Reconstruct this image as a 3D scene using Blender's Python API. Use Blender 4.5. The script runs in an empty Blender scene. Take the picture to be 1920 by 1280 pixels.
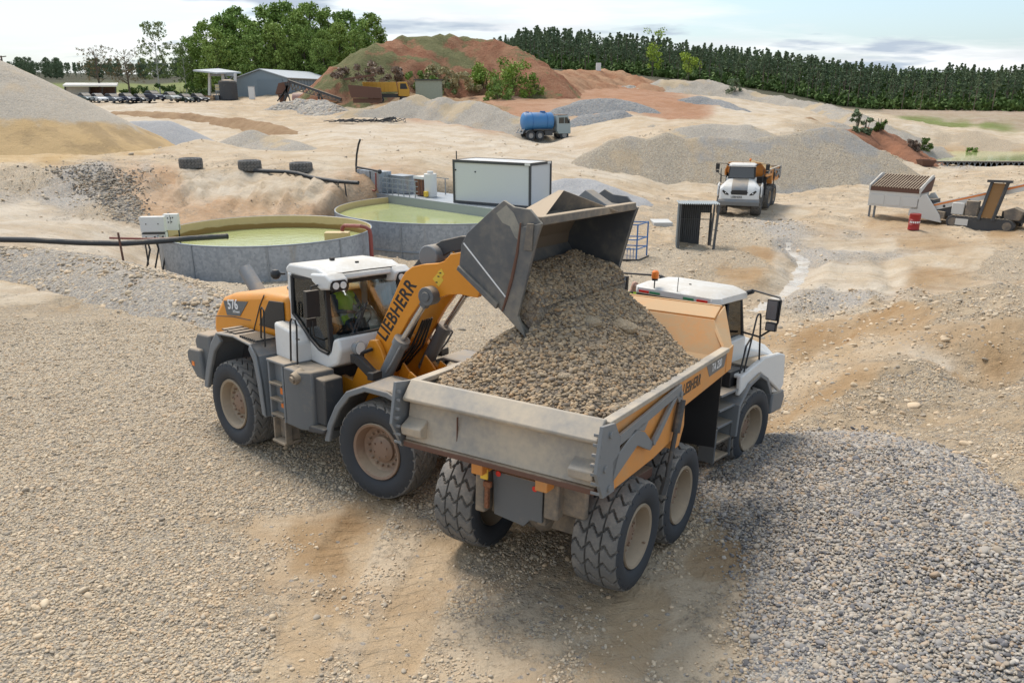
import bpy, bmesh, math, random
import numpy as np
from mathutils import Matrix, Vector
C = bpy.context.scene.collection
SC = bpy.context.scene
rad = math.radians
# ---------------------------------------------------------------- camera
FPX, PIT, CH, Y0 = 1542.447, 0.35068, 6.5424, 745.69
cam_d = bpy.data.cameras.new('camera'); cam = bpy.data.objects.new('camera', cam_d); C.objects.link(cam)
cam.location = (0, 0, CH); cam.rotation_euler = (math.pi/2-PIT, 0, 0)
cam_d.sensor_width = 36; cam_d.lens = FPX/1920*36; cam_d.shift_y = (Y0-640)/1920
cam_d.clip_start = .1; cam_d.clip_end = 5000
SC.camera = cam
# ---------------------------------------------------------------- world, sun, exposure
SUN_EL, SUN_AZ = 58, -35           # azimuth clockwise from +Y: behind the scene, to the left
w = bpy.data.worlds.new("World"); SC.world = w; w.use_nodes = True
nt = w.node_tree; N = nt.nodes; N.clear()
def wn(t, **k):
    n = N.new(t)
    for a, b in k.items(): setattr(n, a, b)
    return n
def wl(a, b): nt.links.new(a, b)
out = wn('ShaderNodeOutputWorld'); bg = wn('ShaderNodeBackground'); bg.inputs[1].default_value = .088
sky = wn('ShaderNodeTexSky', sky_type='NISHITA', sun_disc=False, sun_elevation=rad(SUN_EL), sun_rotation=rad(SUN_AZ), air_density=1.0, dust_density=2.0)
tc = wn('ShaderNodeTexCoord'); sep = wn('ShaderNodeSeparateXYZ'); wl(tc.outputs['Generated'], sep.inputs[0])
def wm(op, a, b=None, clamp=False):
    n = wn('ShaderNodeMath', operation=op, use_clamp=clamp)
    for i, v in enumerate((a, b)):
        if v is None: continue
        if isinstance(v, (int, float)): n.inputs[i].default_value = v
        else: wl(v, n.inputs[i])
    return n.outputs[0]
zc = wm('ADD', wm('MAXIMUM', sep.outputs[2], 0.0), .10)
cv = wn('ShaderNodeCombineXYZ'); wl(wm('DIVIDE', sep.outputs[0], zc), cv.inputs[0]); wl(wm('DIVIDE', sep.outputs[1], zc), cv.inputs[1])
def wnoise(scale, det, rough, off, sx=1.0):
    mp = wn('ShaderNodeMapping'); mp.inputs['Location'].default_value = off; mp.inputs['Scale'].default_value = (sx, 1, 1); wl(cv.outputs[0], mp.inputs[0])
    n = wn('ShaderNodeTexNoise'); n.inputs['Scale'].default_value = scale; n.inputs['Detail'].default_value = det; n.inputs['Roughness'].default_value = rough
    wl(mp.outputs[0], n.inputs['Vector']); return n.outputs[0]
def wramp(f, pts):
    r = wn('ShaderNodeValToRGB'); e = r.color_ramp.elements
    while len(e) < len(pts): e.new(.5)
    for i, (p, c) in enumerate(pts): e[i].position = p; e[i].color = (*c, 1)
    wl(f, r.inputs[0]); return r.outputs[0]
def wmix(f, a, b):
    m = wn('ShaderNodeMix', data_type='RGBA'); wl(f, m.inputs[0]); wl(a, m.inputs[6]); wl(b, m.inputs[7]); return m.outputs[2]
g = lambda v: (v, v, v)
cl1 = wramp(wnoise(.55, 9, .58, (3.1, 1.7, 0), .6), [(.43, g(.0)), (.60, g(1))])
ctex = wramp(wnoise(.9, 8, .55, (7.3, 2.2, 1), .7), [(.30, (5.6, 6.0, 6.5)), (.56, (8.9, 9.0, 9.1))])
grey = wramp(wnoise(1.15, 6, .5, (1.3, 6.35, 2), .8), [(.55, g(0)), (.63, g(1))])
gcol = wn('ShaderNodeRGB'); gcol.outputs[0].default_value = (4.4, 5.1, 6.0, 1)
skyb = wn('ShaderNodeMix', data_type='RGBA', blend_type='ADD'); skyb.inputs[0].default_value = 1
wl(sky.outputs[0], skyb.inputs[6]); skyb.inputs[7].default_value = (1.7, 2.6, 3.2, 1)
m1 = wmix(cl1, skyb.outputs[2], ctex); m2 = wmix(grey, m1, gcol.outputs[0])
wl(m2, bg.inputs[0]); wl(bg.outputs[0], out.inputs[0])
sd = bpy.data.lights.new('sun', 'SUN'); sun = bpy.data.objects.new('sun', sd); C.objects.link(sun)
sd.energy = 2.7; sd.angle = rad(22); sd.color = (1, .94, .85)
az = rad(SUN_AZ); sdir = Vector((math.sin(az)*math.cos(rad(SUN_EL)), math.cos(az)*math.cos(rad(SUN_EL)), math.sin(rad(SUN_EL))))
sun.rotation_euler = sdir.to_track_quat('Z', 'Y').to_euler()
SC.view_settings.view_transform = 'Standard'; SC.view_settings.look = 'None'; SC.view_settings.exposure = 0.48; SC.view_settings.gamma = 1
SC.view_settings.use_curve_mapping = False
SC.render.engine = 'CYCLES'; SC.cycles.max_bounces = 6; SC.cycles.transparent_max_bounces = 16
SC.cycles.use_denoising = True
# ---------------------------------------------------------------- helpers
rng = np.random.default_rng(7); random.seed(5)
def at(px, py, dep):                      # point seen at photo pixel (px,py), dep metres ahead
    c, s = math.cos(PIT), math.sin(PIT); a = (px-960)/FPX; b = -(py-Y0)/FPX
    r = (a, c+b*s, -s+b*c); t = dep/r[1]
    return Vector((r[0]*t, dep, CH+r[2]*t))
def onz(px, py, z):
    c, s = math.cos(PIT), math.sin(PIT); a = (px-960)/FPX; b = -(py-Y0)/FPX
    r = (a, c+b*s, -s+b*c); t = (z-CH)/r[2]
    return Vector((r[0]*t, r[1]*t, z))
def _h(ix, iy, s):
    n = (ix*374761393 + iy*668265263 + s*1442695041) & 0xffffffff
    n = ((n ^ (n >> 13))*1274126177) & 0xffffffff
    return ((n ^ (n >> 16)) & 0xffff)/65535.0
def vnoise(x, y, s=0):
    ix = np.floor(x).astype(np.int64); iy = np.floor(y).astype(np.int64); fx = x-ix; fy = y-iy
    fx = fx*fx*(3-2*fx); fy = fy*fy*(3-2*fy)
    a = _h(ix, iy, s); b = _h(ix+1, iy, s); c = _h(ix, iy+1, s); d = _h(ix+1, iy+1, s)
    return (a*(1-fx)+b*fx)*(1-fy)+(c*(1-fx)+d*fx)*fy
def fbm(x, y, o=4, s=0):
    r = 0; a = .5; t = 0
    for k in range(o): r = r+a*vnoise(x, y, s+k*17); t += a; a *= .5; x = x*2.03+11.3; y = y*2.03+5.7
    return r/t-.5
class MB:
    def __init__(s): s.v = []; s.f = []; s.m = []
    def add(s, vs, fs, m=0):
        o = len(s.v); s.v += [tuple(p) for p in vs]; s.f += [tuple(i+o for i in f) for f in fs]; s.m += [m]*len(fs); return s
    def box(s, x0, x1, y0, y1, z0, z1, m=0, M=None):
        vs = [Vector((x, y, z)) for x in (x0, x1) for y in (y0, y1) for z in (z0, z1)]
        if M is not None: vs = [M @ p for p in vs]
        return s.add(vs, [(0, 1, 3, 2), (4, 6, 7, 5), (0, 4, 5, 1), (2, 3, 7, 6), (0, 2, 6, 4), (1, 5, 7, 3)], m)
    def prism(s, poly, a0, a1, ax='x', m=0, poly2=None):      # poly of (u,z) when ax is x; (x,z) when y; (x,y) when z
        p2 = poly2 or poly
        def P(q, a): return (a, q[0], q[1]) if ax == 'x' else ((q[0], a, q[1]) if ax == 'y' else (q[0], q[1], a))
        n = len(poly); vs = [P(q, a0) for q in poly]+[P(q, a1) for q in p2]
        return s.add(vs, [tuple(range(n))[::-1], tuple(range(n, 2*n))]+[(i, (i+1) % n, n+(i+1) % n, n+i) for i in range(n)], m)
    def ring(s, pts, r, n=8, m=0, cap=True, closed=False):    # tube along a path; r a number or list
        pts = [Vector(p) for p in pts]; k = len(pts); rs = r if isinstance(r, (list, tuple)) else [r]*k
        vs = []; up = None
        for i, p in enumerate(pts):
            if closed: t = pts[(i+1) % k]-pts[i-1]
            else: t = pts[min(i+1, k-1)]-pts[max(i-1, 0)]
            t.normalize()
            if up is None: up = t.orthogonal().normalized()
            up = (up-t*up.dot(t))
            up = up.normalized() if up.length > 1e-5 else t.orthogonal().normalized()
            b = t.cross(up)
            vs += [p+(up*math.cos(j*2*math.pi/n)+b*math.sin(j*2*math.pi/n))*rs[i] for j in range(n)]
        fs = [(i*n+j, i*n+(j+1) % n, ((i+1) % k)*n+(j+1) % n, ((i+1) % k)*n+j) for i in range(k if closed else k-1) for j in range(n)]
        if cap and not closed: fs += [tuple(range(n))[::-1], tuple(range((k-1)*n, k*n))]
        return s.add(vs, fs, m)
    def cyl(s, a, b, r, n=16, m=0): return s.ring([a, b], r, n, m)
    def bar(s, a, b, w, h, m=0):                              # rectangular bar from a to b
        a = Vector(a); b = Vector(b); t = (b-a).normalized(); up = Vector((0, 0, 1)) if abs(t.z) < .98 else Vector((1, 0, 0))
        x = t.cross(up).normalized(); y = x.cross(t)
        vs = [p+x*i*w/2+y*j*h/2 for p in (a, b) for i, j in ((-1, -1), (1, -1), (1, 1), (-1, 1))]
        return s.add(vs, [(3, 2, 1, 0), (4, 5, 6, 7)]+[(i, (i+1) % 4, 4+(i+1) % 4, 4+i) for i in range(4)], m)
    def lathe(s, prof, n=32, m=0, ax='x', o=(0, 0, 0)):       # prof of (r, a) along axis
        vs = []
        for r, a in prof:
            for j in range(n):
                c, q = r*math.cos(2*math.pi*j/n), r*math.sin(2*math.pi*j/n)
                p = (a, c, q) if ax == 'x' else ((c, q, a) if ax == 'z' else (c, a, q))
                vs.append((p[0]+o[0], p[1]+o[1], p[2]+o[2]))
        k = len(prof); return s.add(vs, [(i*n+j, i*n+(j+1) % n, (i+1)*n+(j+1) % n, (i+1)*n+j) for i in range(k-1) for j in range(n)], m)
    def ball(s, c, r, m=0, n=12, sc=(1, 1, 1)):
        vs = []; k = n//2
        for i in range(k+1):
            for j in range(n):
                t = math.pi*i/k; f = 2*math.pi*j/n
                vs.append((c[0]+r*sc[0]*math.sin(t)*math.cos(f), c[1]+r*sc[1]*math.sin(t)*math.sin(f), c[2]+r*sc[2]*math.cos(t)))
        return s.add(vs, [(i*n+j, i*n+(j+1) % n, (i+1)*n+(j+1) % n, (i+1)*n+j) for i in range(k) for j in range(n)], m)
    def band(s, pts, th, a0, a1, m=0):                        # sheet of thickness th along (u,z) polyline, from v=a0 to a1
        P = [Vector((p[0], p[1])) for p in pts]; out_ = []
        for i, p in enumerate(P):
            t = (P[min(i+1, len(P)-1)]-P[max(i-1, 0)]).normalized(); out_.append(p+Vector((t.y, -t.x))*th)
        n = len(P)
        for i in range(n-1):
            s.prism([P[i], P[i+1], out_[i+1], out_[i]], a0, a1, 'x', m)
        return s
    def mesh(s, name, mats, recalc=True, smooth=30):
        me = bpy.data.meshes.new(name); me.from_pydata(s.v, [], s.f)
        for q in (mats if isinstance(mats, (list, tuple)) else [mats]): me.materials.append(q)
        me.polygons.foreach_set('material_index', s.m)
        if recalc:
            bm = bmesh.new(); bm.from_mesh(me); bmesh.ops.remove_doubles(bm, verts=bm.verts, dist=1e-5); bmesh.ops.recalc_face_normals(bm, faces=bm.faces); bm.to_mesh(me); bm.free()
        if smooth:
            me.polygons.foreach_set('use_smooth', [True]*len(me.polygons)); me.set_sharp_from_angle(angle=rad(smooth))
        return me
    def build(s, name, mats, parent=None, bevel=0, smooth=35, M=None, seg=2):
        o = link(name, s.mesh(name, mats, smooth=smooth), parent, M)
        if bevel:
            b = o.modifiers.new('bevel', 'BEVEL'); b.width = bevel; b.segments = seg; b.limit_method = 'ANGLE'; b.angle_limit = rad(35)
        return o
def link(name, me, parent=None, M=None):
    o = bpy.data.objects.new(name, me); C.objects.link(o)
    if parent is not None: o.parent = parent
    if M is not None: o.matrix_local = M
    return o
def tag(o, label, cat, group=None, kind=None):
    if label: o['label'] = label
    if cat: o['category'] = cat
    if group: o['group'] = group
    if kind: o['kind'] = kind
    return o
def thing(name, label, cat, M=None, group=None):
    o = link(name, None, None, M if M is not None else Matrix()); return tag(o, label, cat, group)
def copy_tree(o, parent=None):
    c = o.copy(); C.objects.link(c); c.parent = parent
    for ch in list(o.children): copy_tree(ch, c)
    return c
def frame(o, R):
    M = Matrix([[*R[0], o[0]], [*R[1], o[1]], [*R[2], o[2]], [0, 0, 0, 1]]); return M
def place(x, y, z, h=0, s=1, pit=0):      # h: heading clockwise from +Y; local y is forward
    return Matrix.Translation((x, y, z)) @ Matrix.Rotation(-h, 4, 'Z') @ Matrix.Rotation(pit, 4, 'X') @ Matrix.Scale(s, 4)
def text(s, name, mt, parent, o, right, up, size, bold=.0, depth=.004, squash=1.0, shear=0):
    cu = bpy.data.curves.new(name, 'FONT'); cu.body = s; cu.size = size; cu.offset = bold*size; cu.space_character = 1.0+bold*3.2; cu.extrude = depth; cu.shear = shear
    ob = bpy.data.objects.new(name, cu); C.objects.link(ob)
    dg = bpy.context.evaluated_depsgraph_get(); me = bpy.data.meshes.new_from_object(ob.evaluated_get(dg))
    bpy.data.objects.remove(ob); me.materials.clear(); me.materials.append(mt)
    r = Vector(right).normalized(); u = Vector(up); u = (u-r*u.dot(r)).normalized(); n = r.cross(u)
    M = Matrix([[r.x*squash, u.x, n.x, o[0]], [r.y*squash, u.y, n.y, o[1]], [r.z*squash, u.z, n.z, o[2]], [0, 0, 0, 1]])
    me.transform(M); return link(name, me, parent)
# ---------------------------------------------------------------- materials
def newmat(name):
    m = bpy.data.materials.new(name); m.use_nodes = True; t = m.node_tree; b = t.nodes['Principled BSDF']; return m, t, b
class NT:
    def __init__(s, t): s.t = t
    def n(s, ty, ins=None, **k):
        x = s.t.nodes.new(ty)
        for a, b in k.items(): setattr(x, a, b)
        for a, b in (ins or {}).items(): s.put(x.inputs[a], b)
        return x
    def put(s, sock, v):
        if hasattr(v, 'is_output') or isinstance(v, bpy.types.NodeSocket): s.t.links.new(v, sock)
        elif isinstance(v, tuple) and len(v) == 3 and sock.type == 'RGBA': sock.default_value = (*v, 1)
        else: sock.default_value = v
    def math(s, op, a, b=0.0, clamp=False): return s.n('ShaderNodeMath', {0: a, 1: b}, operation=op, use_clamp=clamp).outputs[0]
    def mix(s, f, a, b, mode='MIX'): return s.n('ShaderNodeMix', {0: f, 6: a, 7: b}, data_type='RGBA', blend_type=mode).outputs[2]
    def noise(s, vec, sc, det=4, ro=.55): return s.n('ShaderNodeTexNoise', {'Vector': vec, 'Scale': sc, 'Detail': det, 'Roughness': ro}).outputs[0]
    def ramp(s, f, pts, interp='LINEAR'):
        r = s.n('ShaderNodeValToRGB', {0: f}); e = r.color_ramp.elements; r.color_ramp.interpolation = interp
        while len(e) < len(pts): e.new(.5)
        for i, (p, c) in enumerate(pts): e[i].position = p; e[i].color = (*c, 1) if isinstance(c, tuple) else (c, c, c, 1)
        return r.outputs[0]
    def step(s, f, a, b): return s.n('ShaderNodeMapRange', {0: f, 1: a, 2: b}, interpolation_type='SMOOTHSTEP').outputs[0]
    def bump(s, h, st, d, normal=None):
        x = s.n('ShaderNodeBump', {'Height': h, 'Strength': st, 'Distance': d})
        if normal is not None: s.put(x.inputs['Normal'], normal)
        return x.outputs[0]
DUST = (.40, .31, .215)
def paint(name, col, rough=.45, dust=.35, metal=0, dcol=DUST, sc=1.6, up=.5, spec=.5, bump=.15):
    m, t, b = newmat(name); n = NT(t)
    co = n.n('ShaderNodeTexCoord').outputs['Object']; nz = n.n('ShaderNodeSeparateXYZ', {0: n.n('ShaderNodeNewGeometry').outputs['Normal']}).outputs[2]
    a = n.noise(co, sc, 7, .62); f = n.noise(co, sc*9, 4, .6)
    d = n.math('ADD', n.math('MULTIPLY', n.math('MAXIMUM', nz, 0.0), up), n.math('ADD', n.math('MULTIPLY', a, 1.0), n.math('MULTIPLY', f, .35)))
    k = n.step(d, 1.08-dust*.8, 1.55-dust*.6); k = n.math('MULTIPLY', k, min(1, .45+dust))
    base = n.mix(n.math('MULTIPLY', f, .25), col, tuple(c*.72 for c in col))
    n.put(b.inputs['Base Color'], n.mix(k, base, dcol)); n.put(b.inputs['Roughness'], n.math('ADD', n.math('MULTIPLY', k, .85-rough), rough+.0))
    b.inputs['Metallic'].default_value = metal; b.inputs['Specular IOR Level'].default_value = spec
    if bump: n.put(b.inputs['Normal'], n.bump(f, bump, .01))
    return m
def plain(name, col, rough=.6, metal=0, emit=None):
    m, t, b = newmat(name); n = NT(t); co = n.n('ShaderNodeTexCoord').outputs['Object']
    n.put(b.inputs['Base Color'], n.mix(n.noise(co, 5, 5), tuple(c*.8 for c in col), tuple(min(1, c*1.15) for c in col)))
    b.inputs['Roughness'].default_value = rough; b.inputs['Metallic'].default_value = metal; return m
def glass(name, tint=(.55, .6, .6), k=.12):
    m, t, b = newmat(name); n = NT(t); t.nodes.remove(b); o = [x for x in t.nodes if x.type == 'OUTPUT_MATERIAL'][0]
    fr = n.n('ShaderNodeFresnel', {0: 1.5}).outputs[0]
    mx = n.n('ShaderNodeMixShader', {0: n.math('ADD', fr, k-.04, True), 1: n.n('ShaderNodeBsdfTransparent', {0: tint}).outputs[0], 2: n.n('ShaderNodeBsdfGlossy', {0: (.9, .95, 1.0), 'Roughness': .05}).outputs[0]})
    t.links.new(mx.outputs[0], o.inputs[0]); return m
PEB = [(0, (.055, .055, .06)), (.11, (.13, .13, .14)), (.24, (.29, .27, .24)), (.40, (.43, .37, .29)), (.56, (.36, .285, .20)), (.68, (.18, .18, .19)), (.80, (.50, .445, .365)), (.92, (.34, .22, .12)), (1, (.56, .51, .43))]
def tintramp(t, k=1.0, p=PEB): return [(q, tuple(min(1, c*k*u) for c, u in zip(cc, t))) for q, cc in p]
def gravel(name, tint, scale=14, mixk=.35, bump=.8, k=1.0, patch=None, blotch=.25, foot=None):
    """loose stone: one colour per stone, lumps in the normal, large patches of a second real colour"""
    m, t, b = newmat(name); n = NT(t); pos = n.n('ShaderNodeNewGeometry').outputs['Position']
    wv = n.n('ShaderNodeVectorMath', {0: pos, 1: n.n('ShaderNodeVectorMath', {0: n.n('ShaderNodeTexNoise', {'Vector': pos, 'Scale': scale*.7}).outputs[1], 1: (.5/scale,)*3}, operation='MULTIPLY').outputs[0]}, operation='ADD').outputs[0]
    v = n.n('ShaderNodeTexVoronoi', {'Vector': wv, 'Scale': scale}); v2 = n.n('ShaderNodeTexVoronoi', {'Vector': wv, 'Scale': scale*2.4})
    r1 = n.n('ShaderNodeSeparateColor', {0: v.outputs['Color']}).outputs[0]; r2 = n.n('ShaderNodeSeparateColor', {0: v2.outputs['Color']}).outputs[0]
    sel = n.math('GREATER_THAN', n.noise(pos, scale*.5, 2), .52)
    c = n.mix(sel, n.ramp(r1, tintramp((1, 1, 1), k), 'CONSTANT'), n.ramp(r2, tintramp((1, 1, 1), k), 'CONSTANT'))
    c = n.mix(mixk, c, tint)
    c = n.mix(n.math('MULTIPLY', n.noise(pos, .8, 6, .6), blotch), c, tuple(q*.6 for q in tint))
    if patch is not None:
        pm = n.step(n.noise(n.n('ShaderNodeMapping', {0: pos, 'Scale': (1, 1, .25)}).outputs[0], patch[1], 5, .6), patch[2], patch[2]+.08)
        c = n.mix(n.math('MULTIPLY', pm, patch[3] if len(patch) > 3 else .7), c, n.mix(.3, patch[0], c))
        pm2 = n.step(n.noise(n.n('ShaderNodeMapping', {0: pos, 'Location': (9, 4, 2), 'Scale': (1, .6, .2)}).outputs[0], patch[1]*1.7, 6, .65), .54, .66); c = n.mix(n.math('MULTIPLY', pm2, .55), c, n.mix(.4, (.47, .33, .18), c))
    if foot is not None:
        fz = n.math('ADD', n.n('ShaderNodeSeparateXYZ', {0: pos}).outputs[2], n.math('MULTIPLY', n.noise(pos, .16, 5, .6), foot[3])); c = n.mix(n.math('MULTIPLY', n.math('SUBTRACT', 1.0, n.step(fz, foot[1], foot[2])), .85), c, n.mix(n.step(n.noise(pos, .3, 6, .65), .45, .6), foot[0], tuple(q*.72 for q in foot[0])))
    n.put(b.inputs['Base Color'], c); b.inputs['Roughness'].default_value = .9; b.inputs['Specular IOR Level'].default_value = .25
    h = n.math('ADD', n.math('MULTIPLY', v.outputs['Distance'], -1.0), n.math('MULTIPLY', v2.outputs['Distance'], -.5))
    n.put(b.inputs['Normal'], n.bump(h, bump, 1.0/scale*.6, n.bump(n.noise(pos, 1.3, 8, .7), .45, .35) if scale < 13 else None)); return m
def earth(name, c1, c2, sc=.5, green=None, bump=.6):
    m, t, b = newmat(name); n = NT(t); pos = n.n('ShaderNodeNewGeometry').outputs['Position']; nz = n.n('ShaderNodeSeparateXYZ', {0: n.n('ShaderNodeNewGeometry').outputs['Normal']}).outputs[2]
    st = n.noise(n.n('ShaderNodeMapping', {0: pos, 'Scale': (1, 1, .35)}).outputs[0], sc, 9, .65); fi = n.noise(pos, sc*8, 6, .7)
    c = n.mix(n.step(st, .35, .65), c1, c2); c = n.mix(n.math('MULTIPLY', fi, .4), c, tuple(q*.55 for q in c1))
    if green is not None:
        gm = n.step(n.math('ADD', n.noise(pos, green[1], 6, .65), n.math('MULTIPLY', nz, green[3])), green[2], green[2]+.07)
        gc = n.mix(n.noise(pos, 2, 5), (.10, .13, .05), (.22, .21, .11)); c = n.mix(n.math('MULTIPLY', gm, .9), c, gc)
    n.put(b.inputs['Base Color'], c); b.inputs['Roughness'].default_value = .95; b.inputs['Specular IOR Level'].default_value = .1
    n.put(b.inputs['Normal'], n.bump(n.math('ADD', fi, st), bump, .5)); return m
M_ORANGE = paint('orange paint', (.72, .275, .02), .35, .34, dcol=(.46, .30, .15))
M_ORANGE_D = paint('dusty orange paint', (.66, .27, .06), .5, .62, dcol=(.50, .33, .18))
M_WHITE = paint('white paint', (.68, .68, .67), .35, .34, dcol=(.46, .41, .34))
M_GREY = paint('grey paint', (.115, .125, .135), .5, .45)
M_GREYL = paint('light grey paint', (.17, .185, .20), .5, .38)
M_GREYD = paint('dark grey paint', (.05, .053, .058), .55, .4)
M_BLACK = paint('black plastic', (.018, .018, .02), .5, .18)
M_MUD = paint('muddy steel', (.12, .11, .10), .7, .75)
M_RUBBER = paint('tyre rubber', (.034, .038, .045), .75, .30, dcol=(.20, .175, .145), sc=3, up=.1)
M_RUBBERT = paint('tyre tread rubber', (.135, .132, .127), .9, .62, dcol=(.33, .29, .245), sc=3, up=.2)
M_RIM = paint('beige rim', (.29, .23, .165), .55, .5)
M_RIMB = paint('rusty rim', (.23, .15, .105), .6, .5)
M_STEEL = plain('chrome rod', (.55, .55, .56), .2, .9)
M_BUCKET = paint('bucket steel', (.10, .108, .12), .38, .62, metal=.3, dcol=(.36, .31, .24), sc=.9, up=.25)
M_BUCKIN = paint('worn bucket inside', (.16, .12, .085), .6, .4, dcol=(.30, .21, .12))
M_TAIL = paint('worn tailgate', (.21, .205, .20), .5, 1.0, metal=.1, dcol=(.52, .43, .32), sc=1.2, up=.0)
M_LETTER = plain('black lettering', (.02, .02, .022), .5)
M_LETTERW = plain('white lettering', (.8, .8, .8), .5)
M_BADGE = plain('grey badge', (.10, .115, .13), .4)
M_GLASS = glass('cab glass', (.84, .88, .87), .07); M_GLASSD = glass('dark glass', (.16, .18, .19), .1)
M_LAMP = plain('lamp lens', (.75, .76, .75), .15); M_ORLENS = plain('orange lens', (.85, .22, .03), .3); M_REDLENS = plain('red lens', (.7, .03, .02), .3)
M_RED = paint('red paint', (.36, .04, .035), .5, .25); M_REDPIPE = paint('red pipe', (.26, .06, .05), .55, .3); M_YEL = plain('yellow sticker', (.75, .5, .05), .5)
M_BLUE = paint('blue paint', (.03, .14, .36), .45, .15); M_RUST = paint('rusty steel', (.13, .065, .045), .8, .35)
M_SEAT = plain('seat fabric', (.025, .025, .028), .9)
M_GALV = paint('galvanised steel', (.30, .33, .36), .45, .06, metal=.35, dcol=(.3, .28, .25), sc=2.2)
M_POLE = paint('black pipe', (.03, .033, .037), .5, .2)
# ---------------------------------------------------------------- terrain
TI = dict(grav=((.53, .44, .325), .95), gtan=((.45, .355, .245), .80), rmix=((.42, .335, .235), .52), sand=((.52, .415, .295), .40), dust=((.51, .425, .32), .16), ggrey=((.42, .42, .42), .9), cut=((.47, .325, .21), .3),
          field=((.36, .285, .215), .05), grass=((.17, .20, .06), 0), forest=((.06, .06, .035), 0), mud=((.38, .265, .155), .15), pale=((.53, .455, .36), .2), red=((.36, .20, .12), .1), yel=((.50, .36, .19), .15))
CP = []
def cw(x, y, z, k): CP.append((x, y, z, k))
def cd(px, py, dep, k): p = at(px, py, dep); CP.append((p.x, p.y, p.z, k))
def cz(px, py, z, k): p = onz(px, py, z); CP.append((p.x, p.y, p.z, k))
for a in [(-14, 2, 0, 'grav'), (0, 2, 0, 'sand'), (14, 2, 0, 'grav'), (-7, 7.6, 0, 'grav'), (-3, 7.6, 0, 'grav'), (-1.2, 7.3, 0, 'sand'), (1.5, 7.3, 0, 'sand'), (3.4, 8, 0, 'sand'), (6, 7, 0, 'gtan'),
          (-12, 12, 0, 'grav'), (-6, 11, 0, 'grav'), (-2.6, 9.6, 0, 'sand'), (-1.6, 11.2, 0, 'sand'), (-.3, 9.5, 0, 'sand'), (1, 9, 0, 'sand'), (2.2, 9.8, -.0, 'sand'), (-14, 20, 0, 'grav'), (-7, 15, -.03, 'grav'), (-4, 15, -.05, 'grav'),
          (-3, 18, -.1, 'grav'), (-9, 21, 0, 'grav'), (-1, 13, -.02, 'gtan'), (1, 11.5, 0, 'sand'), (.5, 16, -.2, 'gtan'), (3.5, 12.6, -.08, 'gtan'), (3.5, 15.7, -.27, 'sand'), (4.8, 14.6, -.34, 'sand'), (4.3, 14.9, -.32, 'sand'), (5.2, 15.4, -.38, 'sand'), (4.2, 13.6, -.22, 'gtan'), (3.2, 11.8, -.06, 'gtan'), (5.3, 13.6, -.2, 'sand'), (6, 18, -.42, 'sand'), (1, 20, -.4, 'gtan'),
          (-5, 24, -.25, 'sand'), (0, 26, -.6, 'gtan'), (-13, 26, .0, 'gtan'), (-20, 28, .1, 'dust'), (-17, 26.5, .05, 'rmix'), (-24, 20, .2, 'grav'), (-30, 30, .6, 'grav'), (-24, 10, 0, 'grav'), (24, 10, .8, 'grav')]: cw(*a)
# pit of the basins
for a in [(-10.8, 35.5, -1.05, 'grav'), (-16, 37, -1.0, 'pale'), (-6, 36.5, -1.2, 'grav'), (-13, 42, -1.2, 'gtan'), (-18.5, 42, -.9, 'pale'), (-4, 44, -1.6, 'gtan'), (-4, 52, -1.8, 'gtan'), (4, 46, -1.4, 'gtan'), (5, 38, -1.1, 'grav'), (-14, 48.5, -.8, 'cut'), (0, 32, -.8, 'gtan'), (3, 28, -.7, 'sand')]: cw(*a)
for a in [(0, 440, 38, 'pale'), (100, 440, 39, 'pale'), (60, 395, 46, 'pale'), (20, 350, 53, 'grav'), (160, 380, 49, 'ggrey'), (200, 330, 56, 'ggrey'), (130, 320, 57, 'grav'), (240, 400, 47, 'gtan'),
          (0, 312, 58.5, 'pale'), (150, 312, 58.5, 'sand'), (300, 318, 58, 'cut'), (430, 333, 57.5, 'pale'), (520, 338, 57, 'dust'), (620, 330, 58, 'cut'), (300, 390, 49.5, 'cut'), (420, 395, 50, 'cut'), (560, 385, 52, 'cut'), (640, 372, 54, 'cut'),
          (300, 305, 61, 'sand'), (450, 300, 62, 'sand'), (570, 300, 63, 'dust'), (0, 300, 63, 'yel'), (150, 300, 63, 'yel'), (650, 310, 62, 'pale'), (780, 300, 65, 'dust'), (700, 285, 72, 'pale'), (1060, 345, 60, 'ggrey'), (1110, 370, 57, 'sand'),
          (600, 250, 90, 'pale'), (500, 283, 72, 'dust'), (380, 260, 82, 'dust'), (250, 215, 120, 'pale'), (400, 205, 128, 'pale'), (700, 228, 112, 'pale'), (560, 212, 130, 'sand'), (200, 196, 146, 'pale'), (380, 193, 152, 'sand'), (480, 192, 155, 'sand'), (650, 195, 150, 'gtan'), (150, 180, 170, 'dust'),
          (850, 250, 100, 'pale'), (950, 265, 95, 'pale'), (1020, 265, 105, 'pale'), (1000, 290, 78, 'pale'), (1120, 335, 69, 'dust'), (1250, 354, 71, 'dust'), (1170, 310, 77, 'pale'), (1290, 388, 60.5, 'sand')]: cd(*a)
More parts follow.
